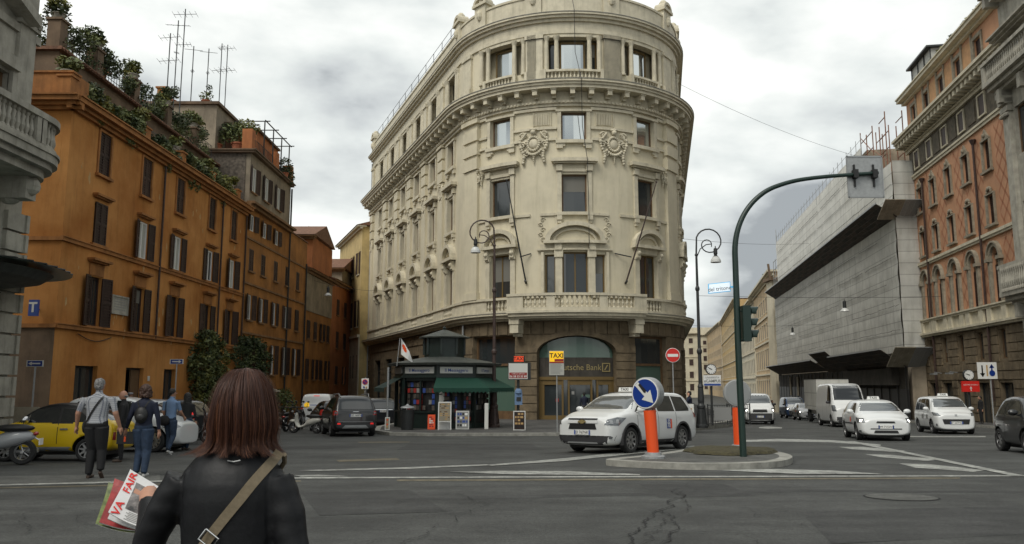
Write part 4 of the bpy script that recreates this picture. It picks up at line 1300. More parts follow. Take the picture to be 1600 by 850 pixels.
plant('roof_tree', 'big round shrub in an orange pot on the grey attic terrace', 'plant', (-19.6, 55.4, 17.85), (.45, .8), [((0, 0, .7), (1.3, 1.1, .8), 420, 0), ((.5, .3, 1.3), (.9, .9, .6), 240, 1), ((-.6, 0, .9), (.8, .7, .6), 200, 2)], size=.16)
plant('roof_shrub', 'low shrub in a pot beside the big shrub on the grey attic terrace', 'plant', (-21.1, 55.3, 17.85), (.4, .7), [((0, 0, .3), (.6, .5, .5), 120, 0)], size=.14)
plant('roof_shrub', 'spiky bush hanging over the far end of the grey attic terrace', 'plant', (-18.2, 62.4, 17.85), (.3, .5), [((0, 0, .6), (.6, .8, .7), 160, 2), ((.2, .6, -.1), (.4, .6, .7), 120, 2)], size=.15)

def simple_house(name, label, F, s0, s1, z1, cols, rows, wall, trim, shut='shutter', base=-4, depth=9, roofm='tile', hw=.5, closed=.4, seed=1, extra_ops=(), winm='shutter', wid=.45, wsides=None):
 rnd = random.Random(seed)
 t = wthing(name, label, 'building', F((s0 + s1) / 2, -1.5, 0))
 ops = [(c - hw, c + hw, a, b) for c in cols for a, b in rows] + list(extra_ops)
 mb = MB(); F.wall(mb, s0, s1, base, z1, ops, .35)
 F.box(mb, s0, s0 + .3, base, z1, -depth, -.35); F.box(mb, s1 - .3, s1, base, z1, -depth, -.35)
 mb.build('wall', wall, t)
 ib = MB(); F.box(ib, s0 + .35, s1 - .35, base, z1 - .1, -depth + .3, -.6); ib.build('dark_backing', 'dark_inside', t)
 c = MB(); F.box(c, s0 - .2, s1 + .2, z1 - .3, z1 - .1, -.02, .25); F.box(c, s0 - .25, s1 + .25, z1 - .1, z1 + .06, -.4, .55); c.build('cornice', trim, t)
 r = MB()
 vs_ = [F(s0 - .3, z1 + .06, .65), F(s1 + .3, z1 + .06, .65), F(s1 + .3, z1 + 1.7, -depth / 2), F(s0 - .3, z1 + 1.7, -depth / 2), F(s0 - .3, z1 + .06, -depth), F(s1 + .3, z1 + .06, -depth)]
 r.add(vs_, [(0, 1, 2, 3), (3, 2, 5, 4), (0, 3, 4), (1, 5, 2), (0, 4, 5, 1)])
 r.build('roof', roofm, t)
 for c_ in cols:
  for a, b in rows:
   window(F, t, c_ - hw, c_ + hw, a, b, winm, w=-.16)
   if shut: shutters(F, t, c_ - hw, c_ + hw, a, b, wid, m=shut, closed=rnd.random() < closed, w=.02)
   s = MB(); F.box(s, c_ - hw - .12, c_ + hw + .12, a - .12, a, -.02, .12); s.build('window_sill', trim, t)
 return t
h3 = simple_house('plaster_house', 'narrow house with worn pinkish grey upper plaster between the ochre house and the red house', OF, 69.65, 79.2, 11.6, [70.8, 73.2, 75.6, 78.0], [(5.6, 7.2), (2.0, 3.8)], 'ochre', 'ochre_trim', closed=.6, seed=3, extra_ops=[])
m_ = MB(); OF.box(m_, 69.7, 79.2, 8.0, 11.3, 0, .06); m_.build('upper_plaster', 'grey_plaster', h3)
h4 = simple_house('red_house', 'tall reddish orange house at the far end of the left street', OF, 79.25, 93.5, 11.9, [82, 85.4, 89.2], [(8.6, 10.2), (5.2, 6.9), (1.6, 3.4)], 'rose_plaster', 'ochre_trim', closed=.4, seed=4)
# house closing the street
EF = straight(-18.5, 95, 1, -.10)
h5 = simple_house('ochre_house', 'ochre house closing the far end of the left street', EF, 0, 9.5, 10.5, [1.6, 4.3, 7.2], [(6.4, 8.2), (2.8, 4.6)], 'rose_plaster', 'ochre_trim', seed=6)
# small buildings whose roofs show above
RF = straight(-24, 84, 1, .0)
h6 = simple_house('roof_house', 'pale plaster house with tiled roof peeping above the red house', RF, 0, 6.0, 13.7, [1.4, 3.6], [(12.2, 13.2)], 'grey_plaster', 'ochre_trim', base=8, shut=None, depth=8)
RF2 = straight(-21.5, 104, 1, .0)
h7 = simple_house('roof_house', 'orange house with a grey tiled roof behind the red house', RF2, 0, 4.6, 16.3, [1.4, 3.4], [(13.6, 14.9)], 'ochre', 'ochre_trim', base=6, shut=None, depth=6)
RF3 = straight(-21.4, 72, 1, .0)
h8 = simple_house('roof_house', 'small bright orange roof house behind the drainpipe of the ochre house', RF3, 0, 3.2, 15.0, [1.5], [(13.4, 14.3)], 'rose_plaster', 'ochre_trim', base=8, shut=None, depth=8)
# yellow building behind the corner building
a = CF(SL, 0, 0)
YF = straight(a.x, a.y, -.366 * -1, .93 * -1)
def yP(s):
 # runs on from the end of the corner building's left facade
 d = DL
 b = CF(SL - .05, 0, 0)
 return b.x + (-.366) * s - .93 * 1.0, b.y + .93 * s - .366 * 1.0, -.93, -.366
YF = Fac(yP)
hy = simple_house('yellow_building', 'yellow building with dark green shutters just behind the cream corner building', YF, 0, 14, 18.2, [1.6, 5.0, 8.4, 11.8], [(2.2, 4.6), (7.6, 10.4), (13.2, 15.6)], 'yellow_wall', 'cream_trim', base=-4, closed=.1, seed=9, hw=.55)
m_ = MB(); YF.box(m_, -.1, 14.1, -4, 6.4, .0, .12); YF.box(m_, -.2, 14.2, 6.4, 6.7, 0, .3); m_.build('stone_base', 'cream_trim', hy)

# ivy on the orange building
def ivy(name, label, F, s0, s1, z0, z1, n, seed, m=('leaf', 'leaf_dark', 'leaf_yellow'), size=.15, depth=1.1):
 rnd = random.Random(seed)
 t = wthing(name, label, 'plant', F((s0 + s1) / 2, gz(s0) + .13, .3))
 mb = MB()
 for i in range(n):
  u = rnd.random(); z = z0 + (z1 - z0) * rnd.random()
  t_ = (z - z0) / (z1 - z0); wdt = (.25 + .75 * math.sin(PI * (.12 + .72 * t_))) * (1 + .35 * noise.noise(Vector((z * 1.3, seed, 0))))
  s = (s0 + s1) / 2 + (rnd.random() - .5) * (s1 - s0) * wdt
  c = F(s, z, depth * rnd.random() * (.5 + .5 * wdt) * .8)
  mb.leaves(c, (.28, .34, .26), 16, size, rnd.choice([0, 0, 0, 1, 2]))
 mb.build('foliage', list(m), t, recalc=False)
 mb = MB()
 for k in range(4):
  s = (s0 + s1) / 2 + (k - 1.5) * .35
  pts = [F(s + .25 * math.sin(z * 2 + k), z, .15 + .05 * k) for z in [gz(s0) + (z1 - gz(s0)) * i / 8 for i in range(9)]]
  mb.tube(pts, [.09 - .008 * i for i in range(9)], 5)
 mb.build('trunk', 'bark', t)
ivy('ivy', 'tall bright green ivy climbing the far end of the orange building', OF, 45.4, 50.0, -.3, 4.6, 260, 3, size=.15)
ivy('ivy', 'dark climber hanging over windows of the ochre house', OF, 52.0, 59, 1.6, 4.7, 200, 5, ('leaf_dark', 'leaf_dark', 'leaf'), size=.15, depth=.6)
plant('shrub', 'low green shrub in front of the restaurant below the ochre house', 'plant', (-16.4, 57.5, gz(57) + .13), (.4, .6), [((0, 0, .6), (1.1, 1.3, .9), 420, 0), ((.4, -.6, 1.2), (.6, .6, .6), 160, 0)], size=.14)
t = wthing('garden_umbrella', 'beige restaurant parasol below the ochre house', 'parasol', (-16.3, 50, gz(50) + .13))
m_ = MB(); m_.tube([(-16.3, 50, gz(50) + .1), (-16.3, 50, 1.6)], .04, 6); m_.build('pole', 'wood', t)
m_ = MB(); m_.lathe([(2.0, 1.12), (1.95, 1.2), (1.0, 1.5), (.05, 1.75)], (-16.3, 50, 0), 8); m_.build('canopy', 'board_light', t)

# antennas
def antenna(x, y, z, h, label, n=5, seed=1):
 rnd = random.Random(seed)
 t = wthing('antenna', label, 'antenna', (x, y, z), 'television antennas on the roofs')
 m_ = MB(); m_.tube([(x, y, z), (x, y, z + h)], .035, 5); m_.build('mast', 'metal_dark', t)
 m_ = MB(); a = rnd.uniform(0, PI); 
 for k in range(2):
  zz = z + h * (.95 - .28 * k); u = Vector((math.cos(a + k), .3 * math.sin(a), 0)); v = Vector((-u.y, u.x, .3))
  m_.tube([Vector((x, y, zz)) - u * .8, Vector((x, y, zz)) + u * .8], .018, 4)
  for i in range(n): p = Vector((x, y, zz)) + u * (-.8 + 1.6 * i / (n - 1)); m_.tube([p - v * .3, p + v * .3], .012, 4)
 m_.build('aerial', 'metal_dark', t)
for k, (px, top, base, Y, lab) in enumerate(((262, 52, 125, 50, 'leftmost roof antenna, short with a wide aerial'), (273, 32, 130, 51, 'roof antenna second from the left'), (283, 14, 130, 52, 'tallest roof antenna, leaning above the pergola'), (299, 72, 140, 56, 'short roof antenna left of the middle group'), (323, 76, 142, 58, 'roof antenna in the middle above the grey rooftop house'), (343, 68, 145, 60, 'roof antenna right above the potted shrub'), (352, 70, 148, 62, 'rightmost roof antenna of the grey rooftop house'), (481, 353, 400, 90, 'lone antenna over the far roofs of the left street'))):
 p = at(px, base, Y); q = at(px, top, Y)
 antenna(p.x, Y, p.z - 2.5, q.z - p.z + 2.5, lab, 5, k)
t = wthing('satellite_dish', 'small grey satellite dish on the orange building roof', 'dish', (-25.5, 50, 19.2))
m_ = MB(); m_.lathe([(.02, .12), (.3, .06), (.45, 0)], (-25.2, 49, 20), 14, axis='y'); m_.build('dish', 'galv', t); m_ = MB(); m_.tube([(-25.2, 49.1, 18.9), (-25.2, 49.1, 20)], .04, 5); m_.build('mast', 'metal_dark', t)

# ================================================================= stone building at the left edge
stone = wthing('stone_building', 'grey stone building cut by the left edge with a rounded balcony', 'building', (-17, 22, 0))
def stone_building():
 F = Fac(lambda s: (-15.2, s, 1, 0))
 G_ = straight(-15.0, 24.3, -1, 0, -1)
 ops = [(19.2, 21.4, -1, 3.6), (21.9, 23.1, 8.2, 10.9), (17.5, 19, 8.2, 10.9), (21.9, 23.1, 4.9, 6.6), (17.5, 19, 4.9, 6.6), (21.9, 23.1, 13.2, 16)]
 mb = MB(); F.wall(mb, 6, 24.3, -1, 24, ops, .4)
 mb.box(-26, -15.4, 24.0, 24.35, -1, 24)
 mb.build('wall', 'grey_stone', stone)
 mb = MB(); mb.box(-24, -15.8, 7, 23.8, -1, 24); mb.build('dark_backing', 'dark_inside', stone)
 for a, b, z0, z1 in ops[1:]:
  window(F, stone, a, b, z0, z1, 'wood', w=-.25)
 p = MB()
 for k in range(12): F.box(p, 23.45, 24.38, -.6 + .62 * k, -.6 + .62 * k + .55, -.02, .14 if k else .24); p.box(-15.9, -15.0, 24.3, 24.45, -.6 + .62 * k, -.6 + .62 * k + .55)
 p.build('corner_quoins', 'grey_stone', stone)
 p = MB()
 F.box(p, 23.3, 24.1, 8.0, 12.6, -.02, .12); F.box(p, 23.2, 24.2, 12.6, 13.2, -.02, .2)
 for i in range(12): p.ball(F(23.3 + .07 * i, 12.9 + .12 * math.sin(i), .2), .1, 6, 4)
 F.box(p, 21.7, 21.9, 8.0, 11, -.02, .14); F.box(p, 23.1, 23.3, 8.0, 11, -.02, .14); F.box(p, 21.5, 23.3, 11.0, 11.4, -.02, .25)
 F.box(p, 20, 24.4, 12.3, 12.55, -.02, .1)
 p.build('pilaster', 'grey_stone', stone)
 # pediment at the top: sloped band
 p = MB()
 pr = [(20.6, 13.6), (23.6, 12.6), (23.6, 12.9), (20.6, 14.0)]
 p.prism(pr, lambda u, v, w: F(u, v, w), 0, .55)
 p.build('pediment', 'grey_stone', stone)
 p = MB()
 F.box(p, 6, 24.4, 17.6, 18.0, -.05, .3); F.box(p, 6, 24.5, 18.0, 18.3, -.05, .5); p.build('cornice', 'grey_stone', stone)
 # rounded balcony
 yc, r = 22.6, 1.55
 def outline(rr, n=14):
  o_ = [(-15.0, 12.0), (-15.0 + rr, 12.0)]
  for i in range(n + 1):
   a = PI / 2 * i / n; o_.append((-15.0 + rr * math.cos(a), yc + rr * math.sin(a)))
  return o_
 b = MB()
 for rr, z0, z1 in ((1.55, 8.0, 8.23), (1.42, 7.83, 8.0), (1.22, 7.6, 7.83), (1.6, 8.23, 8.31)):
  o_ = outline(rr); n = len(o_)
  b.prism(o_, lambda u, v, w: Vector((u, v, w)), z0, z1)
 for y in (22.9,): b.box(-15, -14.1, y - .25, y + .25, 6.95, 7.6); b.ball((-14.1, y, 7.35), (.25, .25, .28), 8, 6); b.ball((-14.7, y, 7.0), (.3, .24, .2), 8, 6)
 b.build('balcony_slab', 'grey_stone', stone)
 b = MB()
 o_ = outline(1.38)[1:]
 path = [Vector((x, y, 0)) for x, y in o_]
 # rails as boxed segments
 for (p0, p1) in zip(path, path[1:]):
  d = (p1 - p0); l = d.length; d.normalize(); n_ = Vector((d.y, -d.x, 0))
  f = lambda a_, b_, c_: p0 + d * a_ + Vector((0, 0, b_)) + n_ * c_
  fbox(b, f, -.02, l + .02, 8.31, 8.45, -.12, .12); fbox(b, f, -.02, l + .02, 9.17, 9.35, -.14, .16)
  if l < 1:
   pass
 tot = []
 L_ = 0
 for (p0, p1) in zip(path, path[1:]):
  l = (p1 - p0).length; k = 0
  while L_ < l: tot.append(p0 + (p1 - p0) * (L_ / l)); L_ += .21
  L_ -= l
 for i, q in enumerate(tot):
  if i % 12 in (0, 1): b.box(q.x - .13, q.x + .13, q.y - .13, q.y + .13, 8.45, 9.17)
  else: b.lathe([(.075, 0), (.075, .06), (.04, .1), (.085, .28), (.045, .5), (.035, .6), (.075, .66), (.075, .72)], (q.x, q.y, 8.45), 7)
 b.build('balcony_balustrade', 'grey_stone', stone)
 # iron and glass canopy over the door
 c = MB()
 def co(rr, zz): return [(-15.0 + rr * math.cos(a), 21.4 + 1.5 * rr * math.sin(a), zz) for a in [-PI / 2 + PI * i / 20 for i in range(21)]]
 o1, o2, o3 = co(2.0, 4.72), co(1.75, 4.5), co(1.2, 4.35)
 n = 21
 c.add(o1 + o2 + o3, [(i, i + 1, n + i + 1, n + i) for i in range(n - 1)] + [(n + i, n + i + 1, 2 * n + i + 1, 2 * n + i) for i in range(n - 1)] + [tuple(range(2 * n, 3 * n))])
 c.build('canopy_frame', 'kiosk_roof', stone)
 c = MB(); o4 = co(2.42, 4.78); o5 = co(.9, 5.0)
 c.add(o4 + o5, [(i, i + 1, n + i + 1, n + i) for i in range(n - 1)] + [tuple(range(n, 2 * n))])
 co_ = c.build('canopy_glass', 'glass_canopy', stone)
 c = MB()
 for i in range(n): c.tube([Vector(o5[i]) + Vector((0, 0, .03)), Vector(o4[i]) + Vector((0, 0, .03))], .03, 4)
 c.build('canopy_ribs', 'metal_dark', stone)
stone_building()
t = wthing('plywood_board', 'tan plywood board leaning at the foot of the dark wall', 'board', (-15.9, 26, -.2))
m_ = MB(); T = Matrix.Translation((-15.4, 25.2, -.2)) @ Matrix.Rotation(R(-8), 4, 'X'); m_.box(-.7, .62, -.03, .03, 0, 1.1, None, T); m_.box(-.6, -.5, .03, .08, 0, 1.05, 1, T); m_.box(.4, .5, .03, .08, 0, 1.05, 1, T)
m_.build('panel', ['board_light', 'wood'], t)

# ================================================================= right side of the wide street
RX0, RK = 22.2, .172
def RF_make(off):
 l = math.hypot(RK, 1); ux, uy = RK / l, 1 / l
 # s equals depth y ; normal points to the street (left)
 return Fac(lambda s: (RX0 + RK * s, s, -uy, ux)) if off == 0 else Fac(lambda s: (RX0 + off + RK * s, s, -uy, ux))
PF = RF_make(0)
pat = wthing('patterned_building', 'salmon palazzo with diamond pattern plaster, arched windows and rustic stone base', 'building', (32, 57, -1))
def patterned_building():
 cols = [50.4, 53.9, 57.2, 60.4, 63.3]
 s0, s1 = 45.0, 65.2
 ops = []
 for c in cols:
  ops += [(c - .62, c + .62, 6.7, 10.35), (c - .55, c + .55, 11.75, 13.7), (c - .55, c + .55, 15.3, 17.3), (c - .6, c + .6, 22.6, 24.35), (c - .5, c + .5, 3.2, 5.05), (c - .95, c + .95, -3, 1.7)]
 mb = MB(); PF.wall(mb, s0, s1, -3, 5.35, ops, .4); mb.build('stone_base', 'travertine', pat)
 mb = MB(); PF.wall(mb, s0, s1, 5.35, 25.2, ops, .4)
 for c in cols: PF.archfill(mb, c - .62, c + .62, 9.6, .72, 10.35, -.4, 0, 10)
 PF.box(mb, s0, s0 + .35, -3, 25.2, -9, -.4); PF.box(mb, s1 - .35, s1, -3, 25.2, -9, -.4)
 mb.build('wall', 'patterned', pat)
 mb = MB(); PF.box(mb, s0 + .4, s1 - .4, -3, 25, -9, -.9); mb.build('dark_backing', 'dark_inside', pat)
 # sgraffito lattice
 lt = MB()
 def clear(s, z):
  for a, b, c, d in ops:
   if a - .42 < s < b + .42 and c - .35 < z < d + .8: return False
  return 6.5 < z < 18.2 and s0 + .2 < s < s1 - .2 and not (11.0 < z < 11.45) and not (z < 10.9 and False)
 for fam in (1, -1):
  k = -60
  while k < 90:
   # line: z = 6 + fam*(s - k)*1.25
   p = None; s = s0
   while s < s1:
    z = 6 + fam * (s - (s0 + k * .95)) * 1.2
    if clear(s, z) and clear(s + .3, z + fam * .36):
     a = PF(s, z, .004); b = PF(s + .3, z + fam * .36, .004)
     d = Vector((0, 0, .13))
     lt.add([a - d, b - d, b + d, a + d], [(0, 1, 2, 3)])
    s += .3
   k += 1
 # rosettes on the crossings
 lt.build('lattice_pattern', 'pat_line', pat, recalc=False)
 # rustic blocks of the base
 rb = MB(); z = -.9; k = 0
 while z < 5.0:
  prev = s0
  row = sorted([(a, b) for a, b, c, d in ops if c < z + .3 < d])
  for a, b in row + [(s1, s1)]:
   s = prev
   a2 = a - .12 if a < s1 else a
   while s < a2 - .1:
    e_ = min(s + 1.1, a2); PF.box(rb, s + .02, e_ - .02, z, z + .5, -.02, .08); s = e_
   prev = b + .12
  z += .56; k += 1
 rb.build('rusticated_blocks', 'travertine', pat)
 # quoins at both ends
 q = MB(); z = 5.5; k = 0
 while z < 18.2:
  w_ = .55 if k % 2 else .3
  for a, sg in ((s0, 1), (s1, -1)): PF.box(q, min(a, a + sg * w_), max(a, a + sg * w_), z, z + .34, -.02, .08)
  z += .38; k += 1
 q.build('quoins', 'grey_stone', pat)
 tr = MB()
 moulding(PF, tr, s0, s1, [(5.3, 5.45, .3), (5.45, 5.6, .42), (6.45, 6.6, .3), (6.6, 6.7, .38), (10.95, 11.1, .14), (11.1, 11.3, .22), (18.3, 18.5, .14), (18.5, 18.65, .22)])
 PF.box(tr, s0, s1, 5.6, 6.45, -.02, .14)
 for c in cols:
  for d in (-1.1, 1.1): PF.box(tr, c + d - .35, c + d + .35, 5.6, 6.45, -.02, .28)
 tr.build('string_course', 'cream_trim', pat)
 c = MB()
 moulding(PF, c, s0 - .2, s1 + .3, [(20.7, 20.95, .25), (20.95, 21.1, .35), (21.5, 21.7, 1.15), (21.7, 21.9, 1.3), (25.0, 25.2, .3), (25.2, 25.45, .7), (25.45, 25.55, .8)])
 s = s0
 while s < s1: PF.box(c, s, s + .3, 21.12, 21.5, 0, 1.05); s += .72
 c.build('cornice', 'cream_trim', pat)
 f = MB(); PF.box(f, s0, s1, 18.66, 20.7, 0, .06); f.build('frieze', 'panel_dark', pat)
 for cc in cols:
  f = MB(); PF.box(f, cc - .5, cc + .5, 19.05, 20.4, .06, .09, 1)
  for a, b in ((cc - .6, cc - .5), (cc + .5, cc + .6)): PF.box(f, a, b, 18.95, 20.5, .06, .16, 0)
  PF.box(f, cc - .5, cc + .5, 20.4, 20.5, .06, .16, 0); PF.box(f, cc - .5, cc + .5, 18.95, 19.05, .06, .16, 0)
  f.build('frieze_shutter', ['cream_trim', 'shutter'], pat)
 for cc, cn in zip(cols, cols[1:]):
  m_ = (cc + cn) / 2; f = MB(); PF.box(f, m_ - .62, m_ + .62, 19.0, 20.45, .06, .12); f.build('frieze_panel', 'panel_dark', pat)
 # orange panels of the top storey
 for cc, cn in zip(cols, cols[1:]):
  m_ = (cc + cn) / 2; f = MB(); PF.box(f, m_ - .78, m_ + .78, 22.7, 24.6, .0, .05, 0)
  PF.box(f, m_ - .95, m_ - .78, 22.2, 25, .0, .12, 1); PF.box(f, m_ + .78, m_ + .95, 22.2, 25, .0, .12, 1)
  f.build('stucco_panel', ['stucco', 'pat_trim'], pat)
 for cc in cols:
  # ground floor shop, mezzanine
  window(PF, pat, cc - .95, cc + .95, -3, 1.7, 'metal_dark', w=-.35, mull=1)
  window(PF, pat, cc - .5, cc + .5, 3.2, 5.05, 'wood', 'window_glass', w=-.25)
  # arched storey
  window(PF, pat, cc - .62, cc + .62, 6.7, 10.3, 'wood', w=-.28, trans=9.3)
  shutters(PF, pat, cc - .58, cc + .58, 6.75, 9.2, closed=True, w=-.2)
  s = MB()
  PF.arc(s, cc, 9.6, .62, .72, .24, -.02, .16, n=12); PF.arc(s, cc, 9.6, .86, .96, .12, -.02, .26, n=12)
  for sd in (-1, 1): PF.box(s, cc + sd * .79 - .17, cc + sd * .79 + .17, 6.7, 9.4, -.02, .16); PF.box(s, cc + sd * .84 - .26, cc + sd * .84 + .26, 9.4, 9.62, -.02, .3)
  s.build('window_surround', 'pat_trim', pat)
  for z0, z1 in ((11.75, 13.7), (15.3, 17.3)):
   window(PF, pat, cc - .55, cc + .55, z0, z1, 'wood', w=-.25); shutters(PF, pat, cc - .5, cc + .5, z0 + .04, z1 - .04, closed=True, w=-.18)
   s = MB()
   for sd in (-1, 1): PF.box(s, cc + sd * .62 - .07, cc + sd * .62 + .07, z0, z1, -.02, .12)
   PF.box(s, cc - .8, cc + .8, z0 - .15, z0, -.02, .22); PF.box(s, cc - .7, cc + .7, z1, z1 + .10, -.02, .14)
   if z0 < 14:
    for i in range(7): a = PI * i / 6; s.ball(PF(cc + .32 * math.cos(a), z1 + .18 + .28 * math.sin(a), .1), .10, 6, 4)
    s.ball(PF(cc, z1 + .38, .14), .13, 6, 5)
   else:
    s.prism([(cc - .55, z1 + .10), (cc + .55, z1 + .10), (cc + .22, z1 + .45), (cc, z1 + .75), (cc - .22, z1 + .45)], lambda u, v, w: PF(u, v, w), 0, .12)
    s.ball(PF(cc, z1 + .32, .14), .15, 6, 5)
   s.build('window_surround', 'pat_trim', pat)
  window(PF, pat, cc - .6, cc + .6, 22.6, 24.35, 'wood', w=-.25); shutters(PF, pat, cc - .55, cc + .55, 22.6, 24.3, closed=True, w=-.15)
  s = MB(); PF.box(s, cc - .78, cc - .6, 22.3, 24.6, -.02, .1); PF.box(s, cc + .6, cc + .78, 22.3, 24.6, -.02, .1); PF.box(s, cc - .6, cc + .6, 24.35, 24.6, -.02, .1); s.build('window_surround', 'pat_trim', pat)
 for s in (52.0, 62.2):
  n = MB(); n.tube([PF(s, .5, .2), PF(s, 17.6, .2)], .09, 6); n.lathe([(.1, 0), (.22, .3), (.22, .35)], PF(s, 17.5, .2), 8); n.build('drainpipe', 'metal_rust', pat)
 m_ = MB(); PF.box(m_, s0, s1, 25.55, 25.65, -9, .5); m_.build('roof', 'tile', pat)
 m_ = MB()
 PF.box(m_, 60.5, 65, 25.65, 28.0, -3, -.6)
 m_.build('glass_veranda', 'curtain', pat)
 m_ = MB(); PF.box(m_, 60.2, 65.3, 28.0, 28.15, -3.2, -.2)
 for s in (60.5, 62, 63.5, 65): m_.tube([PF(s, 25.6, -.55), PF(s, 28, -.55)], .05, 5)
 m_.build('veranda_roof', 'metal_dark', pat)
 # projecting shop lamps
 m_ = MB()
 for s in (60.4, 57.2): m_.tube([PF(s + .9, 2.4, .05), PF(s + .9, 2.5, .6)], .03, 5); PF.box(m_, s + .5, s + 1.3, 2.3, 2.42, .5, .8)
 m_.build('shop_lamp', 'metal_grey', pat)
patterned_building()
for k, s in enumerate((50, 52.6, 55, 57.4, 59.6)):
 p = PF(s, 25.66, -.7)
 plant('roof_shrub', 'trimmed shrub on the edge of the salmon palazzo roof, %s from the glass veranda' % ('fifth fourth third second first'.split()[k]), 'plant', p, None, [((0, 0, .4), (.9, 1.3, .6), 150, 0), ((0, .3, .8), (.6, .8, .5), 90, 1 if k % 2 else 2)], size=.16, group='shrubs on the salmon palazzo roof')

# white stone building at the right edge
rs = wthing('pale_stone_building', 'pale grey stone building cut by the right edge with bulging balconies', 'building', (29.8, 42, -1))
def right_stone():
 F = Fac(lambda s: (RX0 - 1.0 + RK * (s - 1.9), s - 1.9, -.985, .17))
 ops = [(44.6, 46.0, 3.4, 5.3), (44.4, 46.0, 9.0, 11.8), (41, 42.5, 9.0, 11.8), (41, 42.5, 3.4, 5.3), (44.4, 46, 14.5, 17.3), (41, 42.5, 14.5, 17.3), (44.4, 46, 19.5, 21.6)]
 mb = MB(); F.wall(mb, 30, 47.0, -3, 26, ops, .4); F.box(mb, 46.7, 47.0, -3, 26, -8, -.4); mb.build('wall', 'grey_stone', rs)
 mb = MB(); F.box(mb, 30, 46.5, -3, 26, -8, -.8); mb.build('dark_backing', 'dark_inside', rs)
 for a, b, c, d in ops: window(F, rs, a, b, c, d, 'wood', w=-.25)
 p = MB()
 z = -.9
 while z < 6: 
  F.box(p, 46.2, 47.05, z, z + .5, -.02, .1); F.box(p, 43, 44.3, z, z + .5, -.02, .1); z += .56
 F.box(p, 46.2, 46.95, 8.2, 18.5, -.02, .25)
 for k in range(3): F.box(p, 46.1, 47.05, 17.2 + k * .45, 17.5 + k * .45, -.02, .35 + .1 * k)
 for i in range(10): p.ball(F(46.2 + .08 * i, 17.0, .35), .13, 6, 4)
 p.build('pilaster', 'grey_stone', rs)
 for zb, zt in ((6.5, 8.3), (18.9, 20.4)):
  b = MB(); F.box(b, 30, 47.3, zb, zb + .25, -.02, 1.1); F.box(b, 30, 47.2, zb - .25, zb, -.02, .85); F.box(b, 30, 47.1, zb - .45, zb - .25, -.02, .55)
  for s in (46.3, 43.7): F.box(b, s - .2, s + .2, zb - 1.2, zb - .4, -.02, .7)
  F.box(b, 30, 47.3, zt - .2, zt, .75, 1.12); F.box(b, 46.95, 47.3, zb + .25, zt - .2, .0, 1.08)
  if zb < 10: F.box(b, 30, 46.95, zb + .25, zt - .2, .85, 1.05)
  for s in range(40, 47): 
   for k in range(4): baluster(b, F, s + k * .25, zb + .25, zt - .2, 1.12 if zb < 10 else .93, .09)
  b.build('balcony', 'grey_stone', rs)
 c = MB(); moulding(F, c, 30, 47.4, [(24.2, 24.5, .4), (24.5, 24.8, .9), (24.8, 25.1, 1.3)])
 s = 35
 while s < 47: F.box(c, s, s + .35, 23.8, 24.4, 0, .8); s += .9
 c.build('cornice', 'grey_stone', rs)
 c = MB()
 for k in range(3): F.box(c, 30, 47.3, 21.6 + .12 * k, 21.7 + .12 * k, -.02, .3 + .2 * k)
 c.build('string_course', 'grey_stone', rs)
right_stone()

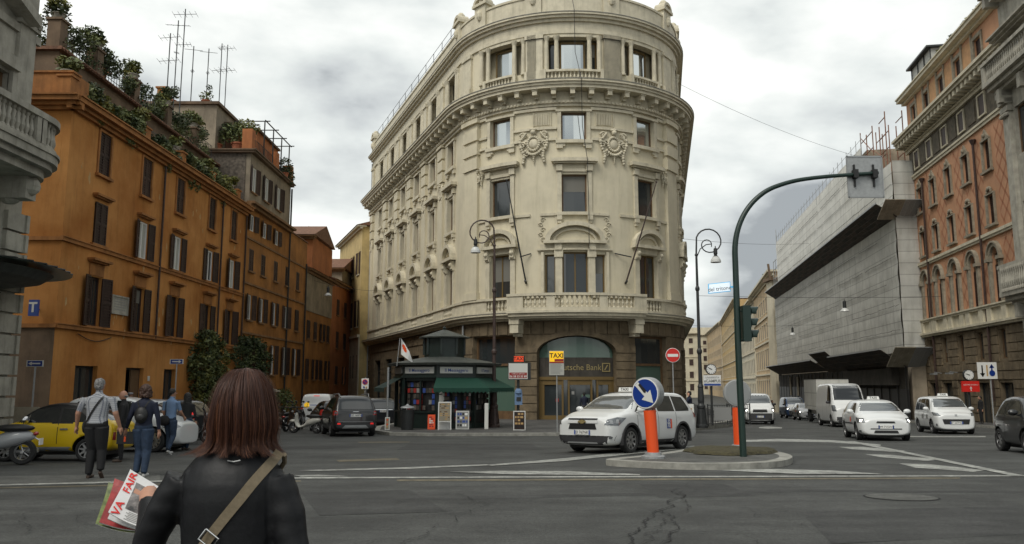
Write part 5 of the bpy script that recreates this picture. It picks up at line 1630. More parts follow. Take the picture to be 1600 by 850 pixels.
# ================================================================= scaffolded building
sca = wthing('scaffolded_building', 'long building wrapped in grey scaffold netting with dark plank aprons', 'building', (34, 90, -2))
def scaffold():
 F = Fac(lambda s: (20.5 + RK * s, s, -.9855, .1695))
 sA, sB, sM = 64.9, 129.5, 73.5
 # netting as a gently billowing sheet, one panel row per lift
 def net(name, m, s0, s1, z0, z1, w0, seed, ds=.55, lift=2.0, side=None):
  rnd = random.Random(seed)
  mb = MB()
  ns = max(2, int((s1 - s0) / (ds / 2))); nz = max(2, int(round((z1 - z0) / lift))) * 4
  vs_ = []
  for j in range(nz + 1):
   z = z0 + (z1 - z0) * j / nz
   for i in range(ns + 1):
    s = s0 + (s1 - s0) * i / ns
    bow = .05 * math.sin(PI * ((j % 4) / 4)) + .035 * abs(math.sin(PI * i / 4)) - .02 * (noise.noise(Vector((s * 3, z * .3, 1))))
    n_ = noise.noise(Vector((s * .35, z * .5, seed))) * .05 + noise.noise(Vector((s * 1.3, z * 1.1, seed + 5))) * .03
    zz = z + (.05 * abs(math.sin(PI * i / 4)) * -1 if j % 4 == 0 else 0)
    vs_.append(F(s, zz, w0 + bow + n_))
  fs = [(j * (ns + 1) + i, j * (ns + 1) + i + 1, (j + 1) * (ns + 1) + i + 1, (j + 1) * (ns + 1) + i) for j in range(nz) for i in range(ns)]
  mb.add(vs_, fs)
  return mb.build(name, m, sca, recalc=False, smooth=True)
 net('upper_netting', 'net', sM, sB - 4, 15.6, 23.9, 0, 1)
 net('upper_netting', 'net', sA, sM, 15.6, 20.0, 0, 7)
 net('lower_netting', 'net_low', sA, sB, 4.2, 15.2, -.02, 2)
 # seams: dark slits between the panels
 sm = MB(); rnd = random.Random(9)
 z = 6.0
 while z < 23.5:
  if not 14.9 < z < 16.5:
   s = sA
   top = sB if z < 15 else sB - 4
   while s < top:
    l = rnd.uniform(.9, 3.2)
    if rnd.random() < .85 and (z < 19.5 or s > sM): sm.tube([F(s, z + rnd.uniform(-.05, .05), .16), F(min(s + l, top), z + rnd.uniform(-.05, .05), .13)], .022, 4, caps=False)
    s += l
  z += 2.0
 sm.build('netting_seams', 'seam', sca)
 # core behind the nets
 c = MB(); F.box(c, sA + .1, sB, -3, 15.4, -10, -.5); F.box(c, sM + .2, sB - 4.2, 15.4, 23.6, -10, -.5); F.box(c, sA + .1, sM, 15.4, 19.6, -10, -.5); c.build('wall', 'grey_plaster', sca)
 # end face of the netting that looks at the photographer
 E_ = Fac(lambda s: (20.5 + RK * sA + s, sA, 0, -1))
 mb = MB(); nz = 44; ns = 8; vs_ = []
 for j in range(nz + 1):
  z = 4.2 + (20.0 - 4.2) * j / nz
  for i in range(ns + 1): s = -.1 + 1.85 * i / ns; vs_.append((20.5 + RK * sA + s, sA + noise.noise(Vector((s * 2, z * .6, 3))) * .12 - .35, z))
 mb.add(vs_, [(j * (ns + 1) + i, j * (ns + 1) + i + 1, (j + 1) * (ns + 1) + i + 1, (j + 1) * (ns + 1) + i) for j in range(nz) for i in range(ns)])
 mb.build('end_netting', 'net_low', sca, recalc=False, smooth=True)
 # plank aprons: sloping trays
 def tray(s0, s1, zo, zi, wo, wi, name, m='board_under', nose=.22):
  t = MB()
  n = max(1, int((s1 - s0) / 2.4))
  for i in range(n):
   a = s0 + (s1 - s0) * i / n; b = s0 + (s1 - s0) * (i + 1) / n
   for k in range(5):
    u0, u1 = k / 5, (k + 1) / 5
    w0, w1 = wi + (wo - wi) * u0, wi + (wo - wi) * u1; z0, z1 = zi + (zo - zi) * u0, zi + (zo - zi) * u1
    vs_ = [F(a + .01, z0, w0), F(b - .01, z0, w0), F(b - .01, z1 - .02, w1 - .02), F(a + .01, z1 - .02, w1 - .02)]
    vs2 = [v + Vector((0, 0, .06)) for v in vs_]
    t.add(vs_ + vs2, [(0, 1, 2, 3), (4, 5, 6, 7), (0, 1, 5, 4), (1, 2, 6, 5), (2, 3, 7, 6), (3, 0, 4, 7)], (i + k) % 2)
  o = t.build(name, ['board_under', 'board_dark'] if m == 'board_under' else [m, 'board_dark'], sca)
  e = MB(); F.box(e, s0 - .1, s1 + .1, zo - .02, zo + .1, wo - .04, wo + .04); e.build('apron_edge', 'galv', o)
  return o
 tray(sA - .6, sB - .5, 16.3, 15.2, 1.6, -.0, 'upper_apron')
 tray(sA - .3, 84.0, 4.35, 2.9, 1.9, -.1, 'lower_apron')
 tray(84.3, 93, 5.0, 2.9, 2.1, -.1, 'raised_apron')
 tray(93.2, sB, 4.3, 3.1, 1.9, -.1, 'lower_apron')
 # corrugated end aprons turned to the photographer
 for z0, z1, m in ((15.1, 16.4, 'board_light'), (3.0, 4.5, 'board_light')):
  t = MB()
  x0 = 20.5 + RK * sA
  for i in range(8):
   a = x0 - 1.5 + i * .42
   t.add([(a, sA - 1.7, z1), (a + .4, sA - 1.7, z1), (a + .4, sA - .05, z0), (a, sA - .05, z0), (a, sA - 1.7, z1 - .06), (a + .4, sA - 1.7, z1 - .06), (a + .4, sA - .05, z0 - .06), (a, sA - .05, z0 - .06)], [(0, 1, 2, 3), (4, 7, 6, 5), (0, 4, 5, 1), (1, 5, 6, 2), (2, 6, 7, 3), (3, 7, 4, 0)], 0 if i < 4 else 1)
  t.build('end_apron', ['board_light', 'galv'], sca)
 # hoarding at street level
 h = MB(); F.box(h, sA - .2, sB, -3.2, 1.2, -.15, -.05, 0); F.box(h, sA - .2, sB, 1.2, 3.0, -.15, -.1, 1)
 s = sA
 while s < sB: F.box(h, s, s + .1, -3.2, 3.0, -.05, .0, 0); s += 2.4
 F.box(h, sA + 2, 84, 1.5, 2.9, -.1, .5, 1)
 h.build('hoarding', ['black', 'board_dark'], sca)
 h = MB()
 F.box(h, 112, 113, 0, 2.6, 0, .1); F.box(h, 118, 118.8, 0, 2.6, 0, .1); h.build('shop_opening', 'board_light', sca)
 # poles standing above the net
 p = MB()
 s = sM
 while s < sB - 4: 
  p.tube([F(s, 23.0, .02), F(s, 25.0 , .02)], .03, 4); s += 1.9
 p.tube([F(sM, 24.6, .02), F(sB - 4, 24.6, .02)], .02, 4)
 for s in (sB - 4, sB - 2, sB):
  for w in (0, -1): p.tube([F(s, 15.5, w), F(s, 26.0 if s < sB - 3 else 21.5, w)], .05, 5)
 for z in (17, 18.5, 20, 21.3): p.tube([F(sB - 4, z, 0), F(sB, z, 0)], .05, 5); p.tube([F(sB - 4, z, -1), F(sB, z, -1)], .05, 5)
 p.build('scaffold_poles', 'galv', sca)
 p = MB()
 for i, s in enumerate((66.5, 68.3, 70.4, 72.4, 74.4)):
  for w in (-.2, -1.6):
   p.tube([F(s, 19, w), F(s, 24.9 - (.8 if i in (1, 3) else 0) + (.6 if i > 2 else 0), w)], .05, 5)
 for z in (21.2, 22.9, 24.4): 
  for w in (-.2, -1.6): p.tube([F(66.5, z, w), F(68.3, z, w)], .045, 5); p.tube([F(70.4, z, w), F(74.4, z, w)], .045, 5)
 p.tube([F(66.5, 20.5, -.2), F(70.4, 22.6, -.2)], .04, 5); p.tube([F(70.4, 22.4, -.2), F(74.4, 25.0, -.2)], .04, 5)
 p.build('scaffold_frame', 'rust', sca)
scaffold()

# ================================================================= far buildings of the wide street
def palazzo(name, label, F, s0, s1, z1, cols, rows, wall, trim, depth=10, base=-6, bands=(), hw=.7, win='shutter', parapet=0, seed=2):
 t = wthing(name, label, 'building', F((s0 + s1) / 2, -3, 0))
 ops = [(c - hw, c + hw, a, b) for c in cols for a, b in rows]
 mb = MB(); F.wall(mb, s0, s1, base, z1, ops, .4); F.box(mb, s0, s0 + .3, base, z1, -depth, -.4); F.box(mb, s1 - .3, s1, base, z1, -depth, -.4); mb.build('wall', wall, t)
 ib = MB(); F.box(ib, s0 + .4, s1 - .4, base, z1 - .2, -depth + .3, -.6); ib.build('dark_backing', 'dark_inside', t)
 c = MB(); F.box(c, s0 - .3, s1 + .3, z1 - .7, z1 - .4, -.02, .35); F.box(c, s0 - .6, s1 + .6, z1 - .1, z1 + .25, -.5, 1.2)
 s = s0
 while s < s1: F.box(c, s, s + .35, z1 - .4, z1 - .1, 0, .9); s += 1.1
 c.build('cornice', trim, t)
 c = MB()
 for z in bands: F.box(c, s0 - .1, s1 + .1, z, z + .3, -.02, .28)
 for a in (s0, s1 - .6): F.box(c, a, a + .6, base, z1 - .7, -.02, .15)
 c.build('string_course', trim, t)
 if parapet: c = MB(); F.box(c, s0 + .5, s1 - .5, z1 + .25, z1 + parapet, -4, -1); c.build('attic', wall, t)
 r = MB(); F.box(r, s0, s1, z1 + .2, z1 + .3, -depth, -.5); r.build('roof', 'tile', t)
 for c_ in cols:
  for a, b in rows:
   o = MB(); F.box(o, c_ - hw, c_ + hw, a, b, -.3, -.03); o = o.build('window', win, t)
   s = MB(); F.box(s, c_ - hw - .2, c_ + hw + .2, b + .05, b + .25, -.02, .14); F.box(s, c_ - hw - .2, c_ + hw + .2, a - .2, a, -.02, .12)
   F.box(s, c_ - hw - .2, c_ - hw, a, b, -.02, .03); F.box(s, c_ + hw, c_ + hw + .2, a, b, -.02, .03)
   s.build('surround', trim, o)
 return t
# peach palace just beyond the scaffolding; it turns its side towards us
P1 = straight(44.4, 131, -1, .10)      # end wall facing the photographer
# facade seen obliquely: from the scaffold end running back to the left
def obl(x0, y0, x1, y1):
 return straight(x0, y0, x1 - x0, y1 - y0), math.hypot(x1 - x0, y1 - y0)
f, l = obl(53.4, 176, 44.3, 134)
palazzo('peach_palace', 'ornate peach palace just past the scaffolding', f, 0, l, 20.5, [2.2 + 4.2 * i for i in range(10)], [(-.5, 2.2), (4.4, 8), (10.2, 12.8), (15, 17.4)], 'far_peach', 'far_cream', bands=(3.2, 9.2, 13.8), hw=.8)
t = wthing('grey_house', 'slim pale grey house squeezed between scaffolding and peach palace', 'building', (46, 133, -3)); m_ = MB(); m_.box(42.9, 50, 131, 134, -6, 18.5); m_.build('wall', 'far_cream', t)
m_ = MB(); m_.box(42.3, 50, 130.4, 134, 18.5, 19.0); m_.add([(42.2, 130.2, 18.5), (42.2, 131, 21.3), (42.6, 131, 21.3), (42.6, 130.2, 18.5)], [(0, 1, 2, 3)]); m_.build('roof', 'brown_plaster', t)
m_ = MB()
for z in (2, 6.5, 11, 15): m_.box(43.3, 44.2, 130.95, 131, z, z + 1.8)
m_.build('window', 'window_glass', t)
m_ = MB()
f, l = obl(64.9, 230, 53.6, 177)
palazzo('cream_palace', 'long cream palace beyond the peach palace in the wide street', f, 0, l, 20.0, [2.2 + 4.4 * i for i in range(12)], [(-1, 1.6), (4, 7), (9.5, 12), (14, 16.2)], 'far_cream', 'far_trim', bands=(2.8, 8.6), hw=.8)
f, l = obl(86.6, 331, 65.2, 231)
palazzo('yellow_palace', 'yellow palace behind the pole of the traffic light', f, 0, l, 26.0, [3 + 5.6 * i for i in range(18)], [(-1, 1.6), (4, 7), (9.5, 12), (14, 16.2), (18.5, 20.6)], 'far_yellow', 'far_trim', bands=(2.8, 8.6, 17.4), hw=1.0)
f, l = obl(101, 415, 87, 333)
palazzo('peach_house', 'smaller peach house farther down the wide street', f, 0, l, 27.0, [3 + 5.8 * i for i in range(14)], [(-1, 1.6), (4, 7), (9.5, 12), (14, 16.2), (19, 22)], 'far_peach', 'far_trim', bands=(2.8, 8.6), hw=1.1, parapet=2)
f, l = obl(76, 425, 106, 418)
palazzo('pale_palace', 'pale many windowed palace closing the end of the wide street', f, 0, l, 27, [1.6 + 3.4 * i for i in range(9)], [(-1, 1.6), (4, 6.5), (9, 11.5), (13.5, 16), (18, 20), (22, 24)], 'far_cream', 'far_trim', bands=(2.8, 12.3, 21), hw=.85, parapet=4)
f, l = obl(58, 330, 76, 326)
palazzo('pale_house', 'pale distant house left of the right lamp post', f, 0, l, 22, [1.6 + 3.4 * i for i in range(5)], [(-1, 1.6), (4, 6.5), (9, 11.5), (13.5, 16), (18, 20)], 'far_cream', 'far_trim', bands=(2.8, 12.3), hw=.8)
plant('roof_tree', 'dark tree on the roof of the peach palace', 'tree', (49.5, 150, 20.8), None, [((0, 0, .9), (2.2, 2.5, 1.2), 300, 2), ((.5, 1, 1.6), (1.5, 1.5, .9), 150, 0)], size=.3)
# left side of the wide street beyond the corner building
LFF = Fac(lambda s: (17.6 + .182 * (s - 88), s, .984, -.179))
palazzo('amber_building', 'amber stone building following the corner building down the wide street', LFF, 90, 150, 17, [93 + 4 * i for i in range(14)], [(0, 2.5), (5, 7.5), (10, 12.5)], 'far_yellow', 'far_trim', bands=(3.6,), hw=.7)

# ================================================================= vehicles
def car_mesh(p):
 L_, W, H = p['L'], p['W'], p['H']; f = L_ / 2; w = W / 2
 clr, belt, zn, zc, xc, xr, xe, rz, r = (p[k] for k in ('clr', 'belt', 'zn', 'zc', 'xc', 'xr', 'xe', 'rz', 'r'))
 S = [(-f, clr + .15, belt - .2, rz - .10, .84, .76), (-f + .07, clr + .03, belt - .04, rz, .93, .84),
  (-f + .1 + (xe + f - .1) * .5, clr, belt, (rz + H) / 2, .97, (.84 + r) / 2), (xe, clr, belt, H - .05, .99, r), (xe + .35, clr, belt, H - .01, 1, r),
  ((xe + xr) / 2, clr, belt, H, 1, r), (xr - .1, clr, belt - .01, H - .02, 1, r), ((xr + xc) / 2 + .02, clr, belt - .01, (H + zc) / 2 + .03, 1, (r + .84) / 2),
  (xc, clr, min(belt, zc - .08), zc + .01, 1, .86), (xc + (f - xc) * .5, clr, (zc + zn) / 2 - .05, (zc + zn) / 2 + .05, .985, .84),
  (f - .28, clr, zn - .09, zn + .03, .96, .80), (f - .09, clr + .01, zn - .12, zn - .01, .90, .74), (f, clr + .03, zn - .16, zn - .06, .82, .66), (f + .01, clr + .08, zn - .22, zn - .14, .74, .58)]
 mb = MB(); rings = []
 for x, zb, zs, zt, a, b in S:
  W_, T_ = a * w, b * w
  half = [(W_ * .86, zb), (W_ * .99, zb + .12), (W_ * 1.0, (zb + zs) / 2 + .05), (W_ * .99, zs - .07), (W_ * .955, zs + .01), (T_, zt - .06), (T_ * .87, zt)]
  ring = [(x, 0, zb)] + [(x, y, z) for y, z in half] + [(x, 0, zt + .02)] + [(x, -y, z) for y, z in half[::-1]]
  rings.append(ring)
 n = 16
 vs_ = [v for q in rings for v in q]; fs = []
 for i in range(len(rings) - 1):
  for k in range(n): fs.append((i * n + k, i * n + (k + 1) % n, (i + 1) * n + (k + 1) % n, (i + 1) * n + k))
 for base, rev in ((0, 1), ((len(rings) - 1) * n, 0)):
  for k in range(8):
   a, b, c, d = base + k, base + k + 1, base + (n - k - 1) % n, base + (n - k) % n
   fc = [a, b, c, d]; fc = list(dict.fromkeys(fc))
   if len(fc) >= 3: fs.append(tuple(fc if rev else fc[::-1]))
 mb.add(vs_, fs)
 me = mb.mesh('body', True)
 bm = bmesh.new(); bm.from_mesh(me); bmesh.ops.recalc_face_normals(bm, faces=bm.faces); bm.to_mesh(me); bm.free()
 sm = evalmesh(me, [('SUBSURF', dict(levels=2, render_levels=2))], 'body')
 bvh = BVHTree.FromPolygons([v.co.copy() for v in sm.vertices], [tuple(q.vertices) for q in sm.polygons])
 # wheel arches
 ct = MB()
 for x in (p['wf'], p['wr']):
  for s in (-1, 1): ct.lathe([(p['R'] + .07, s * (w - .26)), (p['R'] + .07, s * (w + .2))], (x, 0, p['R']), 28, axis='y')
 cm = ct.mesh('cut'); 
 bm = bmesh.new(); bm.from_mesh(cm); bmesh.ops.recalc_face_normals(bm, faces=bm.faces); bm.to_mesh(cm); bm.free()
 for q in cm.polygons: q.material_index = 1
 cm.materials.append(M['black']); cm.materials.append(M['black'])
 sm.materials.clear(); sm.materials.append(M[p['paint']]); sm.materials.append(M['black'])
 co = bpy.data.objects.new('cut', cm); C.objects.link(co)
 res = evalmesh(sm, [('BOOLEAN', dict(object=co, operation='DIFFERENCE', solver='EXACT'))], 'body')
 bpy.data.objects.remove(co)
 if len(res.polygons) < 100 or max(abs(v.co.y) for v in res.vertices) > w + .06: print('BOOL FAIL', p['L']); res = evalmesh(sm, [], 'body')
 for q in res.polygons: q.use_smooth = q.material_index == 0
 if 'top' in p:
  res.materials.append(M['carblack'])
  for q in res.polygons:
   if q.center.z > p['top'] and -1.05 < q.center.x < .8: q.material_index = 2
 if len(res.materials) == 0:
  res.materials.append(M[p['paint']]); res.materials.append(M['black'])
 return res, bvh
def decal(bvh, poly, a, off=.006, mirror=False, fine=.13):
 """project a flat outline (u,z) seen from direction a (0 front, 90 left side, 180 rear) onto the body"""
 bm = bmesh.new()
 vs_ = [bm.verts.new((u, z, 0)) for u, z in poly]
 bm.faces.new(vs_)
 bmesh.ops.triangulate(bm, faces=bm.faces)
 for _ in range(4):
  es = [e_ for e_ in bm.edges if e_.calc_length() > fine]
  if not es: break
  bmesh.ops.subdivide_edges(bm, edges=es, cuts=1); bmesh.ops.triangulate(bm, faces=bm.faces)
 ca, sa = math.cos(R(a)), math.sin(R(a)); d = Vector((-ca, -sa, 0))
 out_ = []; ok = []
 for v in bm.verts:
  v.index = len(out_)
  u, z = v.co.x, v.co.y
  o = Vector((ca * 6 - sa * u, sa * 6 + ca * u, z))
  h = bvh.ray_cast(o, d, 12)
  if h[0] is None: out_.append((0, 0, 0)); ok.append(False)
  else:
   q = h[0] - d * off
   out_.append((q.x, -q.y if mirror else q.y, q.z)); ok.append(True)
 fs = [tuple(v.index for v in f_.verts) for f_ in bm.faces if all(ok[v.index] for v in f_.verts)]
 bm.free()
 return out_, fs
def car(name, label, cat, x, y, head, p, group=None, zoff=0.):
 t = thing(name, label, cat, (x, y, gz(y) + zoff), 0, group)
 # follow the slope of the road
 hx, hy = math.cos(R(head)), math.sin(R(head))
 t.rotation_euler = (Matrix.Rotation(math.atan(-.026), 3, 'X') @ Matrix.Rotation(R(head), 3, 'Z')).to_euler()
 me, bvh = car_mesh(p)
 body = link('body', me, t)
 L_, W, H = p['L'], p['W'], p['H']; f = L_ / 2; w = W / 2
 clr, belt, zn, zc, xc, xr, xe, rz, r = (p[k] for k in ('clr', 'belt', 'zn', 'zc', 'xc', 'xr', 'xe', 'rz', 'r'))
 def D(nm, m, polys, a, both=False, off=.006, fine=.13, parent=t, one=True, smooth=True):
  objs = []
  ca, sa = math.cos(R(a)), math.sin(R(a))
  if 5 < a < 80: polys = [[(u + ca * w - sa * f - .24, z) for u, z in q] for q in polys]
  elif 95 < a < 175: polys = [[(sa * f + ca * w + .42 - u, z) for u, z in q] for q in polys]
  for mir in ((False, True) if both else (False,)):
   for poly in polys:
    mb = MB(); v, fs = decal(bvh, poly, a, off, mir, fine); mb.add(v, fs)
    if not fs: continue
    me_ = mb.mesh(nm, smooth)
    bm = bmesh.new(); bm.from_mesh(me_); bmesh.ops.delete(bm, geom=[q for q in bm.verts if not q.link_faces], context='VERTS'); bmesh.ops.recalc_face_normals(bm, faces=bm.faces)
    bm.faces.ensure_lookup_table()
    c_ = Vector((0, 0, .7))
    if bm.faces and (bm.faces[0].calc_center_median() - c_).dot(bm.faces[0].normal) < 0: bmesh.ops.reverse_faces(bm, faces=bm.faces)
    bm.to_mesh(me_); bm.free()
    objs.append(link(nm, me_, parent, m))
  return objs
 gl = p.get('glass', 'glassy')
 D('windscreen', 'glass_front' if gl == 'glassy' and H < 2.3 else gl, [[(-.86 * w, zc + .03), (.86 * w, zc + .03), (r * w - .09, H - .13), (-r * w + .09, H - .13)]], 0, fine=.09, off=.009)
 if not p.get('norear'): D('rear_window', gl, [[(-.74 * w, rz + .03), (.74 * w, rz + .03), (r * w - .1, H - .15), (-r * w + .1, H - .15)]], 180, fine=.09, off=.009)
 # side windows; u = -x when seen from the left side (a=90)
 pil = p['pillars']
 zt0, zt1 = H - .14, H - .12
 edge = [xr + (xc - xr) * .80] + pil
 for i in range(len(pil)):
  a0, a1 = edge[i], edge[i + 1]
  g_ = .035
  if i == 0: poly = [(-a0, belt + .035), (-(xr + .02), zt0), (-(a1 + g_), zt1), (-(a1 + g_), belt + .035)]
  elif i == len(pil) - 1 and p.get('last', 0): poly = [(-(a0 - g_), belt + .045), (-(a0 - g_), zt1), (-(a1 + p['last']), zt1 - .03), (-(a1), belt + .12), (-(a1 + .05), belt + .05)]
  else: poly = [(-(a0 - g_), belt + .045), (-(a0 - g_), zt1), (-(a1 + g_), zt1), (-(a1 + g_), belt + .045)]
  D('side_window', gl, [poly], 90, True)
 seams = []
 for xx in p.get('seams', pil[:2] + [xc - .12]): seams.append([(-xx - .008, clr + .2), (-xx + .008, clr + .2), (-xx + .008, belt + .02), (-xx - .008, belt + .02)])
 D('door_seam', 'black', seams, 90, True, .003)
 D('door_handle', p.get('handle', p['paint']), [[(-xx + .06, belt - .13), (-xx + .24, belt - .13), (-xx + .24, belt - .09), (-xx + .06, belt - .09)] for xx in pil[:p.get('nh', 2)]], 90, True, .022)
 sk = p.get('skirt', 'plastic')
 if sk: D('sill_trim', sk, [[(-p['wf'] + p['R'] + .09, clr + .02), (-p['wr'] - p['R'] - .09, clr + .02), (-p['wr'] - p['R'] - .09, clr + .13), (-p['wf'] + p['R'] + .09, clr + .13)]], 90, True, .012)
 for nm, m, polys, a, both, off in p.get('decals', []): D(nm, m, polys, a, both, off, .10)
 # mirrors
 for s in (-1, 1):
  mb = MB(); mx_ = xc - .28
  mb.ball((mx_, s * (w + .08), belt + .10), (.07, .13, .085), 10, 6); mb.tube([(mx_ + .02, s * (w * .93), belt + .03), (mx_, s * (w + .03), belt + .06)], .025, 6)
  mb.build('wing_mirror', p.get('mirror', p['paint']), t, smooth=True)
 # wheels
 Rr = p['R']
 for x_ in (p['wf'], p['wr']):
  for s in (-1, 1):
   yy = s * (w - .12)
   rim = MB()
   rim.lathe([(.02, s * .05), (Rr * .16, s * .055), (Rr * .18, s * .03), (Rr * .62, s * .0), (Rr * .64, s * .075), (Rr * .69, s * .085), (Rr * .69, -s * .07)], (x_, yy, Rr), 20, axis='y', mi=1)
   nsp = p.get('spokes', 6)
   for k in range(nsp):
    a = 2 * PI * k / nsp + .2
    u = Vector((math.cos(a), 0, math.sin(a))); v = Vector((-math.sin(a), 0, math.cos(a))); o = Vector((x_, yy, Rr))
    q = [o + u * Rr * .1 - v * Rr * .10, o + u * Rr * .66 - v * Rr * .07, o + u * Rr * .66 + v * Rr * .07, o + u * Rr * .1 + v * Rr * .10]
    h_ = Vector((0, s * .075, 0)); h0 = Vector((0, s * .03, 0))
    rim.add([a_ + h0 for a_ in q] + [a_ + h_ for a_ in q], [(4, 5, 6, 7), (0, 1, 5, 4), (1, 2, 6, 5), (2, 3, 7, 6), (3, 0, 4, 7)], 0)
   rim.lathe([(Rr * .63, s * .075), (Rr * .63, s * .09), (Rr * .70, s * .09), (Rr * .70, s * .05)], (x_, yy, Rr), 20, axis='y', mi=0, ring=True)
   ro = rim.build('wheel', ['rim', 'black'], t)
   ty = MB(); ty.lathe([(Rr * .68, -.1), (Rr * .93, -.105), (Rr, -.075), (Rr, .075), (Rr * .93, .105), (Rr * .8, .11), (Rr * .68, .09)], (x_, yy, Rr), 24, axis='y', ring=True); ty.build('tyre', 'rubber', ro, smooth=False)
 # black box along the underside
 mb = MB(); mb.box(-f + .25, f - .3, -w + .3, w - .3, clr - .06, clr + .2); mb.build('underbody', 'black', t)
 # number plates
 for end, key in ((1, 'plate_f'), (-1, 'plate_r')):
  if key in p:
   s_, z_ = p[key]
   h = bvh.ray_cast(Vector((end * 6, 0, z_)), Vector((-end, 0, 0)), 12)
   xx = h[0].x + end * .012 if h[0] else end * f
   mb = MB(); mb.box(min(xx, xx + end * .012), max(xx, xx + end * .012), -.26, .26, z_ - .058, z_ + .058, 0)
   mb.box(min(xx + end * .012, xx + end * .015), max(xx + end * .012, xx + end * .015), -.26, -.215, z_ - .058, z_ + .058, 1); mb.box(min(xx + end * .012, xx + end * .015), max(xx + end * .012, xx + end * .015), .215, .26, z_ - .058, z_ + .058, 1)
   po = mb.build('number_plate', ['white', 'print_blue'], t)
   text(s_, .105, 'black', po, lambda u, v, c, xx=xx, z_=z_, end=end: Vector((xx + end * (.014 + c), end * u, z_ + v)), 'plate_lettering')
 if p.get('taxi'):
  mb = MB(); xs_ = p['taxi']
  mb.prism([(-.22, 0), (.22, 0), (.19, .12), (-.19, .12)], lambda u, v, c: Vector((xs_ + c, u, H + v)), -.07, .07)
  so = mb.build('taxi_roof_sign', 'white', t)
  for e_ in (1, -1): text('TAXI', .12, 'black', so, lambda u, v, c, e_=e_: Vector((xs_ + e_ * (.072 + c), e_ * u, H + .06 + v)), 'roof_sign_lettering', bold=.01)
 return t, bvh, D
def rect(u0, u1, z0, z1, k=0.): return [(u0, z0), (u1, z0), (u1 - k, z1), (u0 + k, z1)]
# -- white taxi in the middle
mpv = dict(L=4.70, W=1.90, H=1.66, clr=.20, belt=1.06, zn=.98, zc=1.14, xc=1.34, xr=.50, xe=-1.85, rz=1.10, r=.76, wf=1.42, wr=-1.34, R=.345, paint='carwhite', pillars=[.02, -.98, -1.86], last=.22, seams=[.02, -.98, 1.1], spokes=9,
  plate_f=('EI 767NK', .56), plate_r=('EI 767NK', .8), taxi=.2,
  decals=[('headlight', 'lamp_glass', [[(.02, .76), (.40, .74), (.60, .94), (.36, .96), (.10, .90)]], 32, True, .012), ('headlamp_reflector', 'rim', [rect(.14, .26, .79, .88, .02), rect(.32, .42, .80, .90, .02)], 32, True, .018), ('grille', 'black', [rect(-.46, .46, .64, .79, .05), rect(-.48, .48, .89, .93, .0)], 0, False, .012),
    ('grille_bar', 'carwhite', [rect(-.49, .49, .80, .875, .0)], 0, False, .02), ('front_bumper', 'plastic', [[(-.84, .24), (.84, .24), (.90, .48), (.60, .42), (-.60, .42), (-.90, .48)]], 0, False, .014), ('bumper_trim', 'metal_grey', [rect(-.50, .50, .27, .31, .02)], 0, False, .022),
    ('fog_lamp', 'lamp_glass', [[(.13, .40), (.21, .40), (.23, .45), (.17, .48), (.12, .45)]], 26, True, .024), ('tail_light', 'lamp_redoff', [rect(.28, .52, .92, 1.06, .02)], 150, True, .012), ('rear_bumper', 'plastic', [rect(-.80, .80, .24, .40, .0)], 180, False, .014),
    ('roof_sticker', 'red_dark', [rect(-.55, -.35, .74, .80)], 90, False, .008)])
cat_g = 'taxis in the road'
tx, bv, D_ = car('taxi', 'white people carrier taxi with a gold cross emblem, behind the blue arrow sign', 'taxi', 3.43, 23.5, -131, mpv)
# wheel arch trims, emblem, side logo
def arches(t, p):
 for x_ in (p['wf'], p['wr']):
  for s in (-1, 1):
   mb = MB(); n = 16; w = p['W'] / 2
   for k in range(n):
    a, b = PI * (-.08 + 1.16 * k / n), PI * (-.08 + 1.16 * (k + 1) / n)
    r0, r1 = p['R'] + .068, p['R'] + .125
    y0, y1 = s * (w - .10), s * (w + .012)
    vs_ = [Vector((x_ + rr * math.cos(q), yy, p['R'] + rr * math.sin(q))) for q in (a, b) for rr in (r0, r1) for yy in (y0, y1)]
    mb.add(vs_, [(0, 1, 3, 2), (4, 6, 7, 5), (0, 4, 5, 1), (2, 3, 7, 6), (1, 5, 7, 3), (0, 2, 6, 4)])
   mb.build('wheel_arch_trim', 'plastic', t)
arches(tx, mpv)
D_('emblem', 'brass', [[(-.14, .82), (-.05, .82), (-.05, .79), (.05, .79), (.05, .82), (.14, .82), (.12, .865), (.05, .865), (.05, .89), (-.05, .89), (-.05, .865), (-.12, .865)]], 0, off=.03)
so = D_('side_logo', 'print_blue', [rect(.42, .62, .62, .90)], 90, off=.009)[0]
D_('side_logo_end', 'red_orange', [rect(.62, .70, .62, .88)], 90, off=.009)
for i, s_ in enumerate(('35', '70')):
 text(s_, .17, 'white', so, lambda u, v, c, i=i: Vector((-.52 - u * 1.0, bv.ray_cast(Vector((-.52, 6, .83 - i * .13)), Vector((0, -1, 0)), 12)[0].y + .014, .83 - i * .13 + v)), 'logo_number', bold=.02)
mb = MB()
for s in (-1, 1): mb.tube([(-1.6, s * .56, 1.56), (-1.3, s * .60, 1.63), (.1, s * .60, 1.63), (.3, s * .56, 1.57)], .018, 5)
mb.build('roof_rail', 'black', tx)
